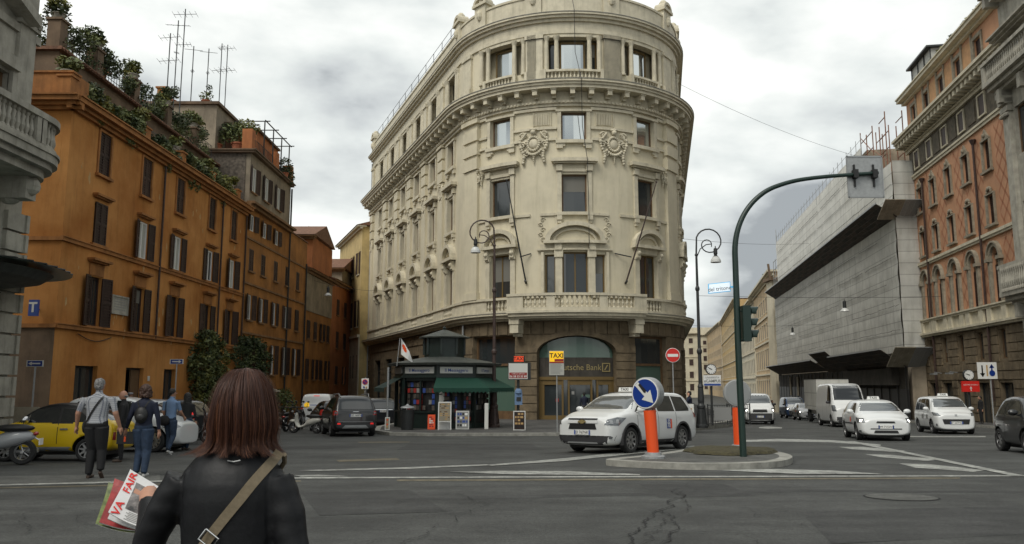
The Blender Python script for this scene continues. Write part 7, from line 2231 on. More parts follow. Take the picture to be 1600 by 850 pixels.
# bald man with briefcase, policeman, man in blue, woman with bag, others
bm_, V = person('bald man in dark clothes half hidden by the grey haired man', -8.9, 18.6, gz(18.6), 200, 1.62, ('cloth_black', 'cloth_black', 'cloth_black', 'shoe_brown', 'hair_grey'), stand, 'rim', voxel=.018)
bc = thing('briefcase', 'black soft briefcase hanging beside the bald man', 'bag', (-8.62, 18.2, gz(18.2) + .42), R(5))
mb = MB(); mb.box(-.18, .18, -.05, .05, 0, .27); mb.tube([(-.08, 0, .27), (-.06, 0, .34), (.06, 0, .34), (.08, 0, .27)], .012, 6); mb.box(-.02, .02, -.06, -.05, .05, .2, 1); mb.build('case', ['black', 'red_orange'], bc)
person('guard with a white topped peaked cap standing in the orange doorway', -18.4, 39.0, gz(38.6) + .13, -20, 1.74, ('cloth_black', 'cloth_black', 'cloth_black', 'black', 'hair_black'), stand, voxel=.02, hat='cap_white')
mb2 = dict(walk); mb2.update(sleeve='short', elR=(.05, -.13, .64), wrR=(.14, -.13, .56), elL=(.0, .13, .64), wrL=(.06, .12, .52))
bl, V = person('dark haired man in a pale blue shirt and jeans turning his head right', -8.95, 21.3, gz(21.3), 75, 1.72, ('cloth_blue', 'cloth_blue', 'denim', 'shoe_white', 'hair_black'), mb2, voxel=.015, turn=-50)
bb = thing('shoulder_bag', 'black shoulder bag on the hip of the man in the pale blue shirt', 'bag', (-8.95, 21.3, gz(21.3)), R(75))
mb = MB(); mb.ball((-.12, .10, .88), (.09, .17, .14), 12, 8); mb.build('bag_body', 'cloth_black', bb, smooth=True)
bvh_b = BVHTree.FromPolygons([v.co.copy() for v in bl.children[0].data.vertices], [tuple(q.vertices) for q in bl.children[0].data.polygons])
strap(bb, bvh_b, [(0, .08, 1.36), (0, .10, 1.0)], .016, 'black')
dw, V = person('dark haired woman in a black jacket and jeans walking away near parked scooters', -9.45, 23.6, gz(23.6), 80, 1.64, ('cloth_black', 'cloth_black', 'denim', 'bag_brown', 'hair_black'), wo, 'long', voxel=.016, female=True)
hb2 = thing('handbag', 'brown shoulder bag carried by the dark haired woman near the scooters', 'bag', (-9.45, 23.6, gz(23.6)), R(80))
mb = MB(); mb.ball((-.10, .16, .98), (.12, .07, .14), 12, 8); mb.tube([(-.05, .13, 1.08), (-.04, .14, 1.36), (.02, .14, 1.36), (.02, .15, 1.08)], .012, 6); mb.build('bag_body', 'bag_brown', hb2, smooth=True)
person('person in dark clothes using the cash machine beside the bank door', 4.25, 47.6, pz(47.6), 100, 1.72, ('cloth_navy', 'cloth_navy', 'cloth_grey', 'black', 'hair_black'), dict(stand, elR=(.08, -.13, .64), wrR=(.20, -.08, .66)), voxel=.022)
person('man in a dark suit holding a phone to his ear right of the taxi', 8.6, 39.2, pz(39.2), 165, 1.76, ('cloth_navy', 'cloth_navy', 'cloth_navy', 'black', 'hair_black'), dict(stand, elL=(.08, .13, .66), wrL=(.03, .075, .86)), voxel=.018)
person('man in dark clothes standing in front of the salmon palazzo shops', 29.6, 51.2, gz(51.2) + .13, 180, 1.74, ('cloth_black', 'cloth_black', 'cloth_black', 'black', 'hair_black'), stand, voxel=.022)
for k, (px, Y, lab) in enumerate(((1187, 66, 'first distant pedestrian right of the delivery van, wearing black'), (1194, 70, 'second distant pedestrian right of the delivery van'), (1201, 74, 'third distant pedestrian, closest to the blue sided van'))):
 person(lab, (px - 800) / 1250 * Y, Y, gz(Y), 250 + 30 * k, 1.75, ('cloth_black', 'cloth_grey', 'cloth_grey', 'black', 'hair_black'), walk, voxel=.03, group='distant pedestrians beyond the delivery van')

# ---------------------------------------------------------------- the woman in the foreground
mk('leather', (.0065, .0068, .008), .5, var=.3, vscale=30, bump=.05, bscale=60, spec=.3, obj=True)
mk('strap_taupe', (.17, .135, .085), .75, var=.12, vscale=60)
mk('hair1', (.080, .028, .013), .5, spec=.35); mk('hair2', (.042, .015, .009), .5, spec=.3); mk('hair3', (.165, .062, .025), .5, spec=.4)
def fore_woman():
 WX, WY = -.90, 2.62
 t = wthing('person', 'woman with long auburn hair and a black leather jacket seen from behind', 'person', (WX, WY, 0))
 mb = MB()
 # jacket torso
 rg = [(.86, .165, .115), (.92, .175, .12), (1.0, .165, .115), (1.08, .155, .112), (1.16, .160, .115), (1.24, .164, .116), (1.29, .166, .110), (1.325, .156, .098), (1.36, .130, .082), (1.39, .100, .07), (1.42, .060, .058), (1.44, .052, .052)]
 ellring(mb, [((WX + .012, WY, z), a, b) for z, a, b in rg], 28)
 # right arm hanging close
 sh = Vector((WX + .142, WY, 1.295)); el = Vector((WX + .222, WY - .03, 1.06)); wr = Vector((WX + .21, WY + .10, .86))
 mb.tube([sh, (sh + el) / 2 + Vector((.012, 0, 0)), el, (el + wr) / 2, wr], [.062, .056, .049, .041, .034], 16)
 # left arm bent forward holding the magazines
 sh2 = Vector((WX - .145, WY, 1.300)); el2 = Vector((WX - .250, WY + .0, 1.10)); wr2 = Vector((WX - .335, WY + .185, 1.200))
 mb.tube([sh2, (sh2 + el2) / 2 + Vector((-.004, -.005, 0)), el2, (el2 + wr2) / 2, wr2], [.062, .056, .050, .040, .032], 16)
 ellring(mb, [((WX + .01, WY, z), a, b) for z, a, b in ((1.40, .075, .07), (1.43, .067, .064), (1.455, .064, .062))], 20)
 me = evalmesh(mb.mesh('jacket'), [('REMESH', dict(mode='VOXEL', voxel_size=.0075, use_smooth_shade=True)), ('SMOOTH', dict(factor=.6, iterations=4))], 'jacket')
 for v in me.vertices:
  p = v.co
  arm = min(seg_d(p, sh, el, 0, 0), seg_d(p, el, wr, 0, 0), seg_d(p, sh2, el2, 0, 0), seg_d(p, el2, wr2, 0, 0)) < .07
  q = Vector((p.x * 5, p.y * 5, p.z * (26 if arm else 5)))
  a = noise.noise(q + Vector((0, p.x * 8, 0))) * (.0045 if arm else .0035)
  a += noise.noise(Vector((p.x * 7, p.y * 7, p.z * 3.2))) * .006
  # seams at the armholes and across the yoke
  for sx in (-.128, .142):
   dd = p.x - (WX + sx + .04 * (1.25 - p.z)); a -= .004 * math.exp(-(dd / .004) ** 2) if p.z > 1.08 and p.y < WY else 0
  v.co += v.normal * a
 link('jacket', me, t, 'leather')
 bvh = BVHTree.FromPolygons([v.co + OFF[t.name] for v in me.vertices], [tuple(q.vertices) for q in me.polygons])
 # body under the jacket: head, neck, hips, legs and hands as one surface
 HX = -.862; HZ = 1.535
 mb = MB()
 mb.ball((HX, WY + .01, HZ + .01), (.074, .094, .105), 20, 14); mb.ball((HX, WY + .045, HZ - .055), (.052, .055, .055), 14, 10)
 mb.tube([(HX - .004, WY, 1.36), (HX, WY + .005, 1.47)], [.054, .05], 14)
 mb.tube([(HX, WY + .10, HZ + .02), (HX, WY + .118, HZ - .01)], [.010, .015], 8)
 for s in (-1, 1): mb.ball((HX + s * .076, WY + .005, HZ), (.012, .02, .03), 8, 6)
 ellring(mb, [((WX + .01, WY, z), a, b) for z, a, b in ((.80, .16, .11), (.86, .155, .105), (.95, .13, .09), (1.3, .13, .07))], 20)
 for s in (-1, 1):
  hp_ = Vector((WX + s * .085, WY, .84)); kn = Vector((WX + s * .09, WY + .04, .47)); an = Vector((WX + s * .095, WY - .02, .08))
  mb.tube([hp_, (hp_ + kn) / 2, kn, (kn + an) / 2, an], [.10, .085, .062, .056, .042], 14); mb.tube([an + Vector((0, -.03, -.04)), an + Vector((0, .16, -.05))], [.036, .03], 10)
 def hand(wr_, d, up, s, curl):
  d = d.normalized(); up = (up - d * up.dot(d)).normalized(); sd = d.cross(up)
  mb.tube([wr_ - d * .05, wr_, wr_ + d * .03, wr_ + d * .085], [.026, .024, .032, .033], 12)
  for q, ln in zip((-1.5, -.5, .5, 1.5), (.062, .072, .078, .068)):
   a = wr_ + d * .080 + sd * q * .0165; d1 = (d - up * curl * .5).normalized(); d2 = (d - up * curl * 1.6).normalized(); b = a + d1 * ln * .5; c = b + d2 * ln * .35
   mb.tube([a, b, c, c + (d2 - up * curl).normalized() * ln * .25], [.0095, .0092, .0085, .007], 8)
  a = wr_ + d * .02 - sd * .024 * s; mb.tube([a, a + d * .035 - sd * .02 * s - up * .006, a + d * .065 - sd * .016 * s - up * .02], [.0115, .0105, .008], 8)
 hand(wr, Vector((-.1, .3, -1)), Vector((1, 0, 0)), 1, .4)
 hand(wr2, Vector((-.45, 1.0, .25)), Vector((.2, -.2, 1)), -1, .5)
 me = evalmesh(mb.mesh('body'), [('REMESH', dict(mode='VOXEL', voxel_size=.006, use_smooth_shade=True)), ('SMOOTH', dict(factor=.5, iterations=2))], 'body')
 me.materials.clear()
 for m in ('skin', 'denim', 'shoe_brown'): me.materials.append(M[m])
 for q in me.polygons:
  c = q.center; q.use_smooth = True
  q.material_index = 0 if (c.z > 1.3 or abs(c.x - WX) > .19 or (c.x > WX + .17)) else (2 if c.z < .08 else 1)
 link('body', me, t)
 eb = MB()
 for s in (-1, 1): eb.ball((HX + s * .03, WY + .092, HZ + .02), .012, 8, 6)
 eb.build('eyes', 'white', t)
 # hair: shell and strands
 KH = .91
 prof = [(1.652, .004, .004), (1.648, .030, .040), (1.634, .050, .066), (1.610, .070, .090), (1.58, .085, .106), (1.54, .097, .115), (1.50, .105, .113), (1.46, .108, .106), (1.43, .104, .098), (1.41, .108, .095), (1.39, .118, .098), (1.372, .132, .102)]
 def hp3(phi, u, rad=0., flick=1.):
  i = min(int(u * (len(prof) - 1)), len(prof) - 2); f = u * (len(prof) - 1) - i
  z = prof[i][0] * (1 - f) + prof[i + 1][0] * f; a = prof[i][1] * (1 - f) + prof[i + 1][1] * f; b = prof[i][2] * (1 - f) + prof[i + 1][2] * f
  k = max(0, u - .62) / .38
  side = math.cos(phi)
  cx = HX - .010 * k - .004
  ax = a + (.052 * flick * k * k * k if side < 0 else .030 * flick * k * k * k)
  return Vector((cx + (ax * KH + rad) * math.cos(phi), WY + .002 + (b + rad) * math.sin(phi), z))
 # phi: 270 deg = towards the camera (back of head); the face opens at 90 deg
 sm = MB(); nu, npn = 34, 72; vs_ = []
 for j in range(nu + 1):
  u = j / nu
  for i in range(npn + 1):
   ph = R(90 + 44 + (360 - 88) * i / npn)
   g = noise.noise(Vector((i * .55, u * 1.2, 0))) * .006 * min(1, u * 3) + noise.noise(Vector((i * .18, u * 2, 5))) * .006
   lim = .84 + .05 * noise.noise(Vector((i * .3, 7, 0)))
   vs_.append(hp3(ph, min(u, lim), g - .006))
 sm.add(vs_, [(j * (npn + 1) + i, j * (npn + 1) + i + 1, (j + 1) * (npn + 1) + i + 1, (j + 1) * (npn + 1) + i) for j in range(nu) for i in range(npn)])
 hair_o = sm.build('hair', 'hair2', t, smooth=True, recalc=False)
 rr = random.Random(21); st = MB()
 N = 7600
 for k in range(N):
  ph0 = R(90 + 40 + 280 * rr.random()); cl = noise.noise(Vector((ph0 * 9, 3, 0)))
  u0 = rr.uniform(.0, .35) if rr.random() < .62 else rr.uniform(.36, .74); u1 = rr.uniform(.66, 1.0) ** .6 + .04 * noise.noise(Vector((ph0 * 12, 0, 0)))
  ci = round(ph0 * 8); cph = ci / 8 + .05 * math.sin(ci * 5.3); u1 = .955 + .05 * math.sin(ci * 7.7) + rr.uniform(-.10, .02) - (.12 * rr.random() if rr.random() < .3 else 0)
  fl = rr.uniform(.2, 1.6) ** 1.3; n = 13; rad = rr.uniform(-.004, .005) + cl * .008 + (rr.uniform(.004, .016) if rr.random() < .04 else 0)
  w_ = rr.uniform(.0004, .0009); mi = rr.choice([0, 1, 1, 1, 0, 1]) if u0 < .35 else rr.choice([0, 0, 0, 2, 2, 1])
  wob = rr.uniform(-.22, .22); ph1 = ph0 + wob * .4 + (cph - ph0) * rr.uniform(.35, .8)
  pts = []
  for j in range(n):
   s = j / (n - 1); u = u0 + (min(1, u1) - u0) * s
   ph = ph0 + (ph1 - ph0) * s ** 1.5
   grav = .004 * math.sin(s * 6 + k)
   p = hp3(ph, u, rad + grav * .4 + .006 * s * s * max(0, cl) + .005 * math.sin(ci * 3.1) * s, fl * s)
   pts.append(p)
  V2 = []
  for j, p in enumerate(pts):
   d = (pts[min(j + 1, n - 1)] - pts[max(j - 1, 0)]).normalized()
   outw = Vector((p.x - HX, p.y - WY, 0)).normalized(); sd = d.cross(outw).normalized()
   ww = w_ * (1 if j < n - 3 else (n - 1 - j + .15) / 3)
   V2 += [p - sd * ww, p + outw * ww * .8, p + sd * ww]
  fs = []
  for j in range(n - 1): fs += [(3 * j, 3 * j + 1, 3 * j + 4, 3 * j + 3), (3 * j + 1, 3 * j + 2, 3 * j + 5, 3 * j + 4)]
  st.add(V2, fs, mi)
 st.build('hair_strands', ['hair1', 'hair2', 'hair3'], hair_o, smooth=True, recalc=False)
 # necklace clasp / jacket hanger loop at the nape
 nb = MB(); nb.tube([(WX + .0 + .02, WY - .088, 1.365), (WX + .04, WY - .092, 1.362), (WX + .06, WY - .088, 1.366)], .0022, 6); nb.build('collar_chain', 'metal_grey', t)
 # bag strap
 sb_ = wthing('shoulder_bag', 'taupe crossbody strap with a metal buckle over the black leather jacket', 'bag', (WX - .3, WY, .8))
 mb = MB(); n = 40; A = []; B = []
 pts = [at(428, 708, WY - .09), at(424, 714, WY - .09), at(378, 778, WY - .1), at(322, 848, WY - .1), at(285, 900, WY - .1)]
 for i in range(n):
  s = i / (n - 1) * (len(pts) - 1); j = min(int(s), len(pts) - 2); p = pts[j] + (pts[j + 1] - pts[j]) * (s - j); d = (pts[j + 1] - pts[j]).normalized(); nn = Vector((-d.z, 0, d.x))
  for sg, LL in ((1, A), (-1, B)):
   q = p + nn * .0155 * sg; h = bvh.ray_cast(Vector((q.x, 0.5, q.z)), Vector((0, 1, 0)), 5)[0]
   y_ = h.y if h and h.y < WY + .1 else WY - .02
   LL.append(Vector((q.x, y_ - .006, q.z)))
 for LL in (A, B):
  for _ in range(3):
   for i in range(1, n - 1): LL[i].y = min((LL[i - 1].y + LL[i].y + LL[i + 1].y) / 3, LL[i].y)
 A2 = [a + Vector((0, .003, 0)) for a in A]; B2 = [b + Vector((0, .003, 0)) for b in B]
 fs = []
 for i in range(n - 1): fs += [(i, i + 1, n + i + 1, n + i), (i, i + 1, 2 * n + i + 1, 2 * n + i), (n + i, n + i + 1, 3 * n + i + 1, 3 * n + i)]
 mb.add(A + B + A2 + B2, fs); mb.build('strap', 'strap_taupe', sb_, smooth=False)
 # over the shoulder to the front
 p = at(436, 700, WY - .09); mb = MB(); mb.tube([A[2] + Vector((0, .01, 0)), Vector((A[0].x - .01, WY + .02, 1.350)), Vector((WX + .05, WY + .13, 1.2))], .008, 6); mb.build('front_strap', 'strap_taupe', sb_)
 c = at(326, 842, WY - .13); mb = MB(); u = Vector((-.60, 0, -.80)); v = Vector((.80, 0, -.60))
 q = [c + u * a + v * b for a, b in ((-.018, -.024), (.018, -.024), (.018, .024), (-.018, .024), (-.018, -.024))]; mb.tube(q, .0035, 8); mb.build('buckle', 'chrome', sb_)
 mb = MB(); mb.ball((WX - .24, WY, .80), (.09, .17, .13), 14, 10); mb.build('bag_body', 'strap_taupe', sb_, smooth=True)
fore_woman()
# magazines in her hand
def mags():
 g = 'magazines held by the woman in the leather jacket'
 def quad(label, px, Ys, cover, thick=.004, spine='paper'):
  P_ = [at(a, b, Y) for (a, b), Y in zip(px, Ys)]
  nrm = (P_[1] - P_[0]).cross(P_[3] - P_[0]).normalized()
  if nrm.y > 0: nrm = -nrm
  t = wthing('magazine', label, 'magazine', sum(P_, Vector()) / 4, g)
  def f(u, v, w=0):
   bend = -.012 * math.sin(PI * u) * (1 - v) + .016 * max(0, v - .6) ** 2 * 6 * (1 - u)
   a = P_[0] * (1 - u) * (1 - v) + P_[1] * u * (1 - v) + P_[2] * u * v + P_[3] * (1 - u) * v
   return a + nrm * (w + bend)
  n = 8; mb = MB()
  for w in (0, -thick): mb.add([f(i / n, j / n, w) for j in range(n + 1) for i in range(n + 1)], [(j * (n + 1) + i, j * (n + 1) + i + 1, (j + 1) * (n + 1) + i + 1, (j + 1) * (n + 1) + i) for j in range(n) for i in range(n)], 0 if w == 0 else 1)
  ed = [(i / n, 0) for i in range(n + 1)] + [(1, j / n) for j in range(1, n + 1)] + [(i / n, 1) for i in range(n - 1, -1, -1)] + [(0, j / n) for j in range(n - 1, -1, -1)]
  m = len(ed); mb.add([f(a, b, 0) for a, b in ed] + [f(a, b, -thick) for a, b in ed], [(i, (i + 1) % m, m + (i + 1) % m, m + i) for i in range(m)], 1)
  mb.build('cover', [cover, spine], t, recalc=False)
  return t, f
 mk('mag_grey', (.10, .10, .105), .4, var=.6, vscale=30, col2=(.30, .28, .27)); mk('mag_green', (.13, .16, .05), .4, var=.5, vscale=40); mk('mag_white', (.66, .66, .66), .35); mk('mag_red', (.26, .03, .03), .35, var=.4, vscale=25)
 quad('green and yellow magazine at the bottom of the held stack', [(149, 818), (222, 833), (236, 775), (170, 758)], (2.86, 2.86, 3.0, 3.0), 'mag_green')
 quad('red magazine second from the bottom of the held stack', [(155, 816), (228, 829), (240, 770), (180, 752)], (2.85, 2.85, 2.99, 2.99), 'mag_red', .006)
 def sub(t, f, nm, m, u0, u1, v0, v1, w=.0015):
  mb = MB(); n = 5; mb.add([f(u0 + (u1 - u0) * i / n, v0 + (v1 - v0) * j / n, w) for j in range(n + 1) for i in range(n + 1)], [(j * (n + 1) + i, j * (n + 1) + i + 1, (j + 1) * (n + 1) + i + 1, (j + 1) * (n + 1) + i) for j in range(n) for i in range(n)]); return mb.build(nm, m, t, recalc=False)
 t, f = quad('white magazine with a curled top corner reading FAIR', [(168, 810), (232, 830), (250, 766), (204, 737)], (2.83, 2.83, 2.97, 2.97), 'mag_white', .005)
 t, f = quad('topmost white magazine with red title and grey cover photo', [(169, 800), (235, 827), (253, 763), (203, 738)], (2.80, 2.80, 2.95, 2.95), 'mag_white', .004)
 sub(t, f, 'cover_photo', 'mag_grey', .29, .97, .24, .84); sub(t, f, 'cover_figure', 'skin', .32, .62, .62, .72, .0022)
 for i in range(6): sub(t, f, 'cover_line', 'print_grey', .35 + .05 * (i % 2), .85, .03 + .033 * i, .045 + .033 * i, .002)
 text('VA', 1, 'red_sign', t, lambda u, v, c: f(.155 - v * .26, .17 + u * .25, .003), 'title_lettering', bold=.02)
 text('FAIR', 1, 'red_sign', t, lambda u, v, c: f(.155 - v * .26, .76 + u * .22, .003), 'title_lettering', bold=.02)
mags()

# ================================================================= newspaper kiosk
KX, KY, KR = -3.4, 40.3, 2.4
kz = pz(38)
kio = wthing('newspaper_kiosk', 'dark green octagonal newspaper kiosk with a cupola roof and green awning', 'kiosk', (KX, KY, kz))
def kiosk():
 cor = [(KX + KR * math.cos(R(-93 + 45 * i)), KY + KR * math.sin(R(-93 + 45 * i))) for i in range(8)]
 def ring(r): return [(KX + r * math.cos(R(-93 + 45 * i)), KY + r * math.sin(R(-93 + 45 * i))) for i in range(8)]
 rnd = random.Random(31)
 f3 = lambda u, v, w: Vector((u, v, w))
 mb = MB(); mb.prism(ring(2.15), f3, kz - .2, 2.2); mb.build('inner_cabin', 'black', kio)
 mb = MB(); mb.prism(ring(2.46), f3, 1.98, 2.5); mb.prism(ring(2.55), f3, 1.9, 1.98); mb.build('fascia', 'kiosk_green', kio)
 mb = MB()
 def cone(r0, z0, r1, z1):
  a, b = ring(r0), ring(r1); mb.add([(x, y, z0) for x, y in a] + [(x, y, z1) for x, y in b], [(i, (i + 1) % 8, 8 + (i + 1) % 8, 8 + i) for i in range(8)] + [tuple(range(7, -1, -1)), tuple(range(8, 16))])
 cone(2.85, 2.5, 2.9, 2.6); cone(2.88, 2.6, 1.05, 2.92); cone(1.28, 3.86, 1.3, 3.92); cone(1.3, 3.92, .1, 4.3)
 mb.build('roof', 'kiosk_roof', kio)
 mb = MB(); mb.prism(ring(1.0), f3, 2.85, 3.88); 
 for x, y in ring(1.02): mb.box(x - .05, x + .05, y - .05, y + .05, 3.05, 3.86)
 mb.ball((KX, KY, 4.38), .09, 8, 6); mb.build('cupola', 'kiosk_green', kio)
 for i in range(8):
  a = Vector((*cor[i], 0)); b = Vector((*cor[(i + 1) % 8], 0)); L_ = (b - a).length
  f = frame(a, b - a)          # w = u x v points outward
  side = 1 if (f(0, 0, 1) - f(0, 0, 0)).dot(a - Vector((KX, KY, 0))) > 0 else -1
  g = lambda u, v, w, f=f, side=side: f(u, v, w * side)
  mb = MB()
  fbox(mb, g, -.07, .09, kz - .2, 2.0, -.1, .06); fbox(mb, g, .09, L_ - .09, kz - .2, .25 if i not in (0, 1) else -.25, -.1, -.02); fbox(mb, g, .09, L_ - .09, 1.75, 1.98, -.1, -.02); fbox(mb, g, .09, L_ - .09, .25, .33, -.05, .04)
  if i not in (0, 1): fbox(mb, g, L_ / 2 - .04, L_ / 2 + .04, .33, 1.75, -.1, -.02)
  mb.build('kiosk_panel', 'kiosk_green', kio)
  # name boards
  mb = MB(); fbox(mb, g, .12, L_ - .12, 2.1, 2.4, .0, .10); sb_ = mb.build('name_board', 'paper' if i in (0, 1, 7) else 'print_grey', kio)
  nm = {0: 'Il Messaggero', 7: 'Il Messaggero', 1: 'Il Tempo'}.get(i)
  if nm: text(nm, .21, 'print_blue', sb_, lambda u, v, w, g=g, L_=L_: g(L_ / 2 + u, 2.24 + v, .106), 'board_lettering', bold=.012)
  # windows full of magazines, colours in many small covers
  if i not in (0,):
   mb = MB()
   for c in range(9):
    for r_ in range(5):
     if rnd.random() < .72: u = .14 + c * (L_ - .3) / 9; v = .38 + r_ * .27; fbox(mb, g, u, u + .15, v, v + .21, -.14, -.12, rnd.choice([0, 1, 2, 3, 3, 3, 4, 4]))
   mb.build('magazine_display', ['print_grey', 'red_dark', 'print_blue', 'mag_dim', 'board_dark'], kio)
 # open counter with racks on face 0
 a = Vector((*cor[0], 0)); b = Vector((*cor[1], 0)); f = frame(a, b - a); side = 1 if (f(0, 0, 1) - f(0, 0, 0)).dot(a - Vector((KX, KY, 0))) > 0 else -1
 g = lambda u, v, w: f(u, v, w * side)
 for u0, n_, m in ((.25, 3, 0), (.75, 2, 1), (1.3, 3, 0)):
  mb = MB()
  for r_ in range(9):
   for c in range(n_): fbox(mb, g, u0 + c * .12, u0 + c * .12 + .1, -.1 + r_ * .19, .06 + r_ * .19, .05, .08, rnd.choice([0, 1, 2, 3, 3, 4]))
  mb.build('postcard_rack', ['print_grey' if m else 'paper', 'red_dark', 'print_blue', 'mag_dim', 'black'], kio)
 mb = MB(); fbox(mb, g, .1, .3, 1.15, 1.4, .06, .09, 0); fbox(mb, g, .1, .3, .75, 1.1, .06, .09, 0); mb.build('notice', 'paper', kio)
 # awning over faces 0 and 1, dark one on the left
 def awn(i0, i1, m, name):
  pts = [cor[i % 8] for i in range(i0, i1 + 1)]
  mb = MB(); q = []
  for x, y in pts:
   d = Vector((x - KX, y - KY, 0)).normalized(); q += [Vector((x, y, 1.92)) + d * .08, Vector((x, y, 1.42)) + d * 1.1, Vector((x, y, 1.26)) + d * 1.11]
  n = len(pts)
  mb.add(q, [(3 * i, 3 * i + 1, 3 * i + 4, 3 * i + 3) for i in range(n - 1)] + [(3 * i + 1, 3 * i + 2, 3 * i + 5, 3 * i + 4) for i in range(n - 1)])
  for i in range(n - 1):
   for k in range(14):
    p0 = q[3 * i + 2].lerp(q[3 * i + 5], k / 14); p1 = q[3 * i + 2].lerp(q[3 * i + 5], (k + 1) / 14); mb.add([p0, p1, (p0 + p1) / 2 - Vector((0, 0, .08))], [(0, 1, 2)])
  mb.build(name, m, kio, recalc=False)
 awn(0, 2, 'awning', 'awning'); awn(6, 7, 'awning_dark', 'side_awning')
kiosk()
def standing_panel(name, label, cat, px0, px1, py0, py1, Y, face, frame_m='paper', ink=('board_light',), rows=6, legs=False, tilt=.12, group=None, z0=None):
 """upright printed board between two pixel columns at depth Y"""
 z = pz(Y) if z0 is None else z0
 a = at(px0, py1, Y); b = at(px1, py0, Y); w = b.x - a.x; h = b.z - z
 t = wthing(name, label, cat, ((a.x + b.x) / 2, Y, z), group)
 f = lambda u, v, c: Vector((a.x + u, Y + tilt * v - c, z + v))
 lo = h * .28 if legs else .02
 mb = MB(); fbox(mb, f, 0, w, lo, h, -.02, 0)
 if legs:
  for u in (0, w - .035): fbox(mb, f, u, u + .035, 0, lo, -.02, 0)
  fbox(mb, lambda u, v, c: Vector((a.x + u, Y + h * tilt * 2 - tilt * v + .03 - c, z + v)), 0, w, 0, h, -.02, 0)
 mb.build('board', frame_m, t)
 mb = MB(); fbox(mb, f, .04, w - .04, lo + .04, h - .04, .0, .008); mb.build('poster', face, t)
 mb = MB(); rnd = random.Random(int(px0))
 for i in range(rows):
  v = lo + .08 + (h - lo - .16) * (i + .3) / rows; u = .07
  while u < w - .12:
   l = rnd.uniform(.04, .16); fbox(mb, f, u, min(u + l, w - .07), v, v + (h - lo) / rows * .5, .008, .014, rnd.randrange(len(ink))); u += l + .03
 mb.build('poster_print', list(ink), t)
 return t
standing_panel('poster_board', 'red poster board leaning at the kiosk, left of the sandwich board', 'board', 668, 680, 648, 668, 36.9, 'red_orange', 'red_orange', ('red_dark', 'paper'), 6)
standing_panel('sandwich_board', 'white framed sandwich board with a yellowish menu in front of the kiosk', 'board', 684, 705, 628, 669, 36.8, 'board_light', 'white', ('wood', 'orange_scar', 'board_light'), 9, True)
standing_panel('card_rack', 'narrow white postcard stand right of the kiosk counter', 'rack', 757, 763, 630, 664, 37.2, 'paper', 'paper', ('print_grey', 'metal_dark'), 6)
standing_panel('card_rack', 'white stand with blue box below the kiosk awning', 'rack', 712, 733, 642, 667, 37.0, 'print_grey', 'paper', ('print_blue', 'orange_scar', 'white', 'black'), 4)
standing_panel('poster_board', 'small colourful poster at the foot of the steel post left of the kiosk', 'board', 601, 609, 652, 674, 36.4, 'board_light', 'paper', ('red_orange', 'print_blue', 'orange_scar'), 4)
standing_panel('poster_board', 'pink and white poster board beside the man with the phone', 'board', 1064, 1086, 630, 668, 38.3, 'paper', 'metal_dark', ('red_dark', 'orange_scar', 'paper', 'paper'), 5, True)
def post(mb, x, y, z0, z1, r=.03): mb.tube([(x, y, z0), (x, y, z1)], r, 8)
# bin
t = wthing('litter_bin', 'dark round litter bin with a domed lid left of the kiosk', 'bin', (-4.75, 36.9, pz(36.9)))
mb = MB(); z = pz(36.9); mb.lathe([(.27, 0), (.31, .85), (.33, .86), (.33, .9)], (-4.75, 36.9, z), 18); mb.build('bin_body', 'metal_dark', t)
mb = MB(); mb.lathe([(.33, .98), (.3, 1.03), (.1, 1.09), (.03, 1.16)], (-4.75, 36.9, z), 18); 
for a in range(4): post(mb, -4.75 + .28 * math.cos(a * 1.57), 36.9 + .28 * math.sin(a * 1.57), z + .88, z + 1.0, .015)
mb.build('bin_lid', 'galv', t)
# flag and steel post
t = wthing('sign_post', 'plain grey steel post left of the kiosk', 'post', (-5.62, 36.6, pz(36.6))); mb = MB(); post(mb, -5.62, 36.6, pz(36.6), 2.35, .045); mb.build('pole', 'galv', t)
t = wthing('flag', 'white flag with an orange emblem flying over the kiosk roof', 'flag', (-5.4, 38.2, 2.5))
p0 = at(620, 572, 38.2); p1 = at(625, 528, 38.2); mb = MB(); mb.tube([p0, p1], .02, 6); mb.build('pole', 'galv', t)
def ff(u, v, w=0): return p1 + Vector((.05 + u * .42 + v * .18 * u, .10 * math.sin(u * 5 + v * 2) - w, -.02 - v * .75 - u * .62 + .18 * u * v))
mb = MB(); n = 9; mb.add([ff(i / n, j / n) for j in range(n + 1) for i in range(n + 1)], [(j * (n + 1) + i, j * (n + 1) + i + 1, (j + 1) * (n + 1) + i + 1, (j + 1) * (n + 1) + i) for j in range(n) for i in range(n)]); mb.build('cloth', 'white', t, smooth=True, recalc=False)
mb = MB(); mb.add([ff(.1 + .5 * i / n, .15 + .45 * j / n, .008) for j in range(n + 1) for i in range(n + 1)], [(j * (n + 1) + i, j * (n + 1) + i + 1, (j + 1) * (n + 1) + i + 1, (j + 1) * (n + 1) + i) for j in range(n) for i in range(n) if math.hypot(i - 4, j - 4) < 4.3]); mb.build('emblem', 'red_orange', t, recalc=False)

def plate(mb, c, w, h, th=.02, mi=None): mb.box(c[0] - w / 2, c[0] + w / 2, c[1] - th, c[1], c[2] - h / 2, c[2] + h / 2, mi)
def disc(mb, c, r, y0, y1, mi=None, n=32): mb.lathe([(r, y0), (r, y1)], c, n, axis='y', mi=mi)
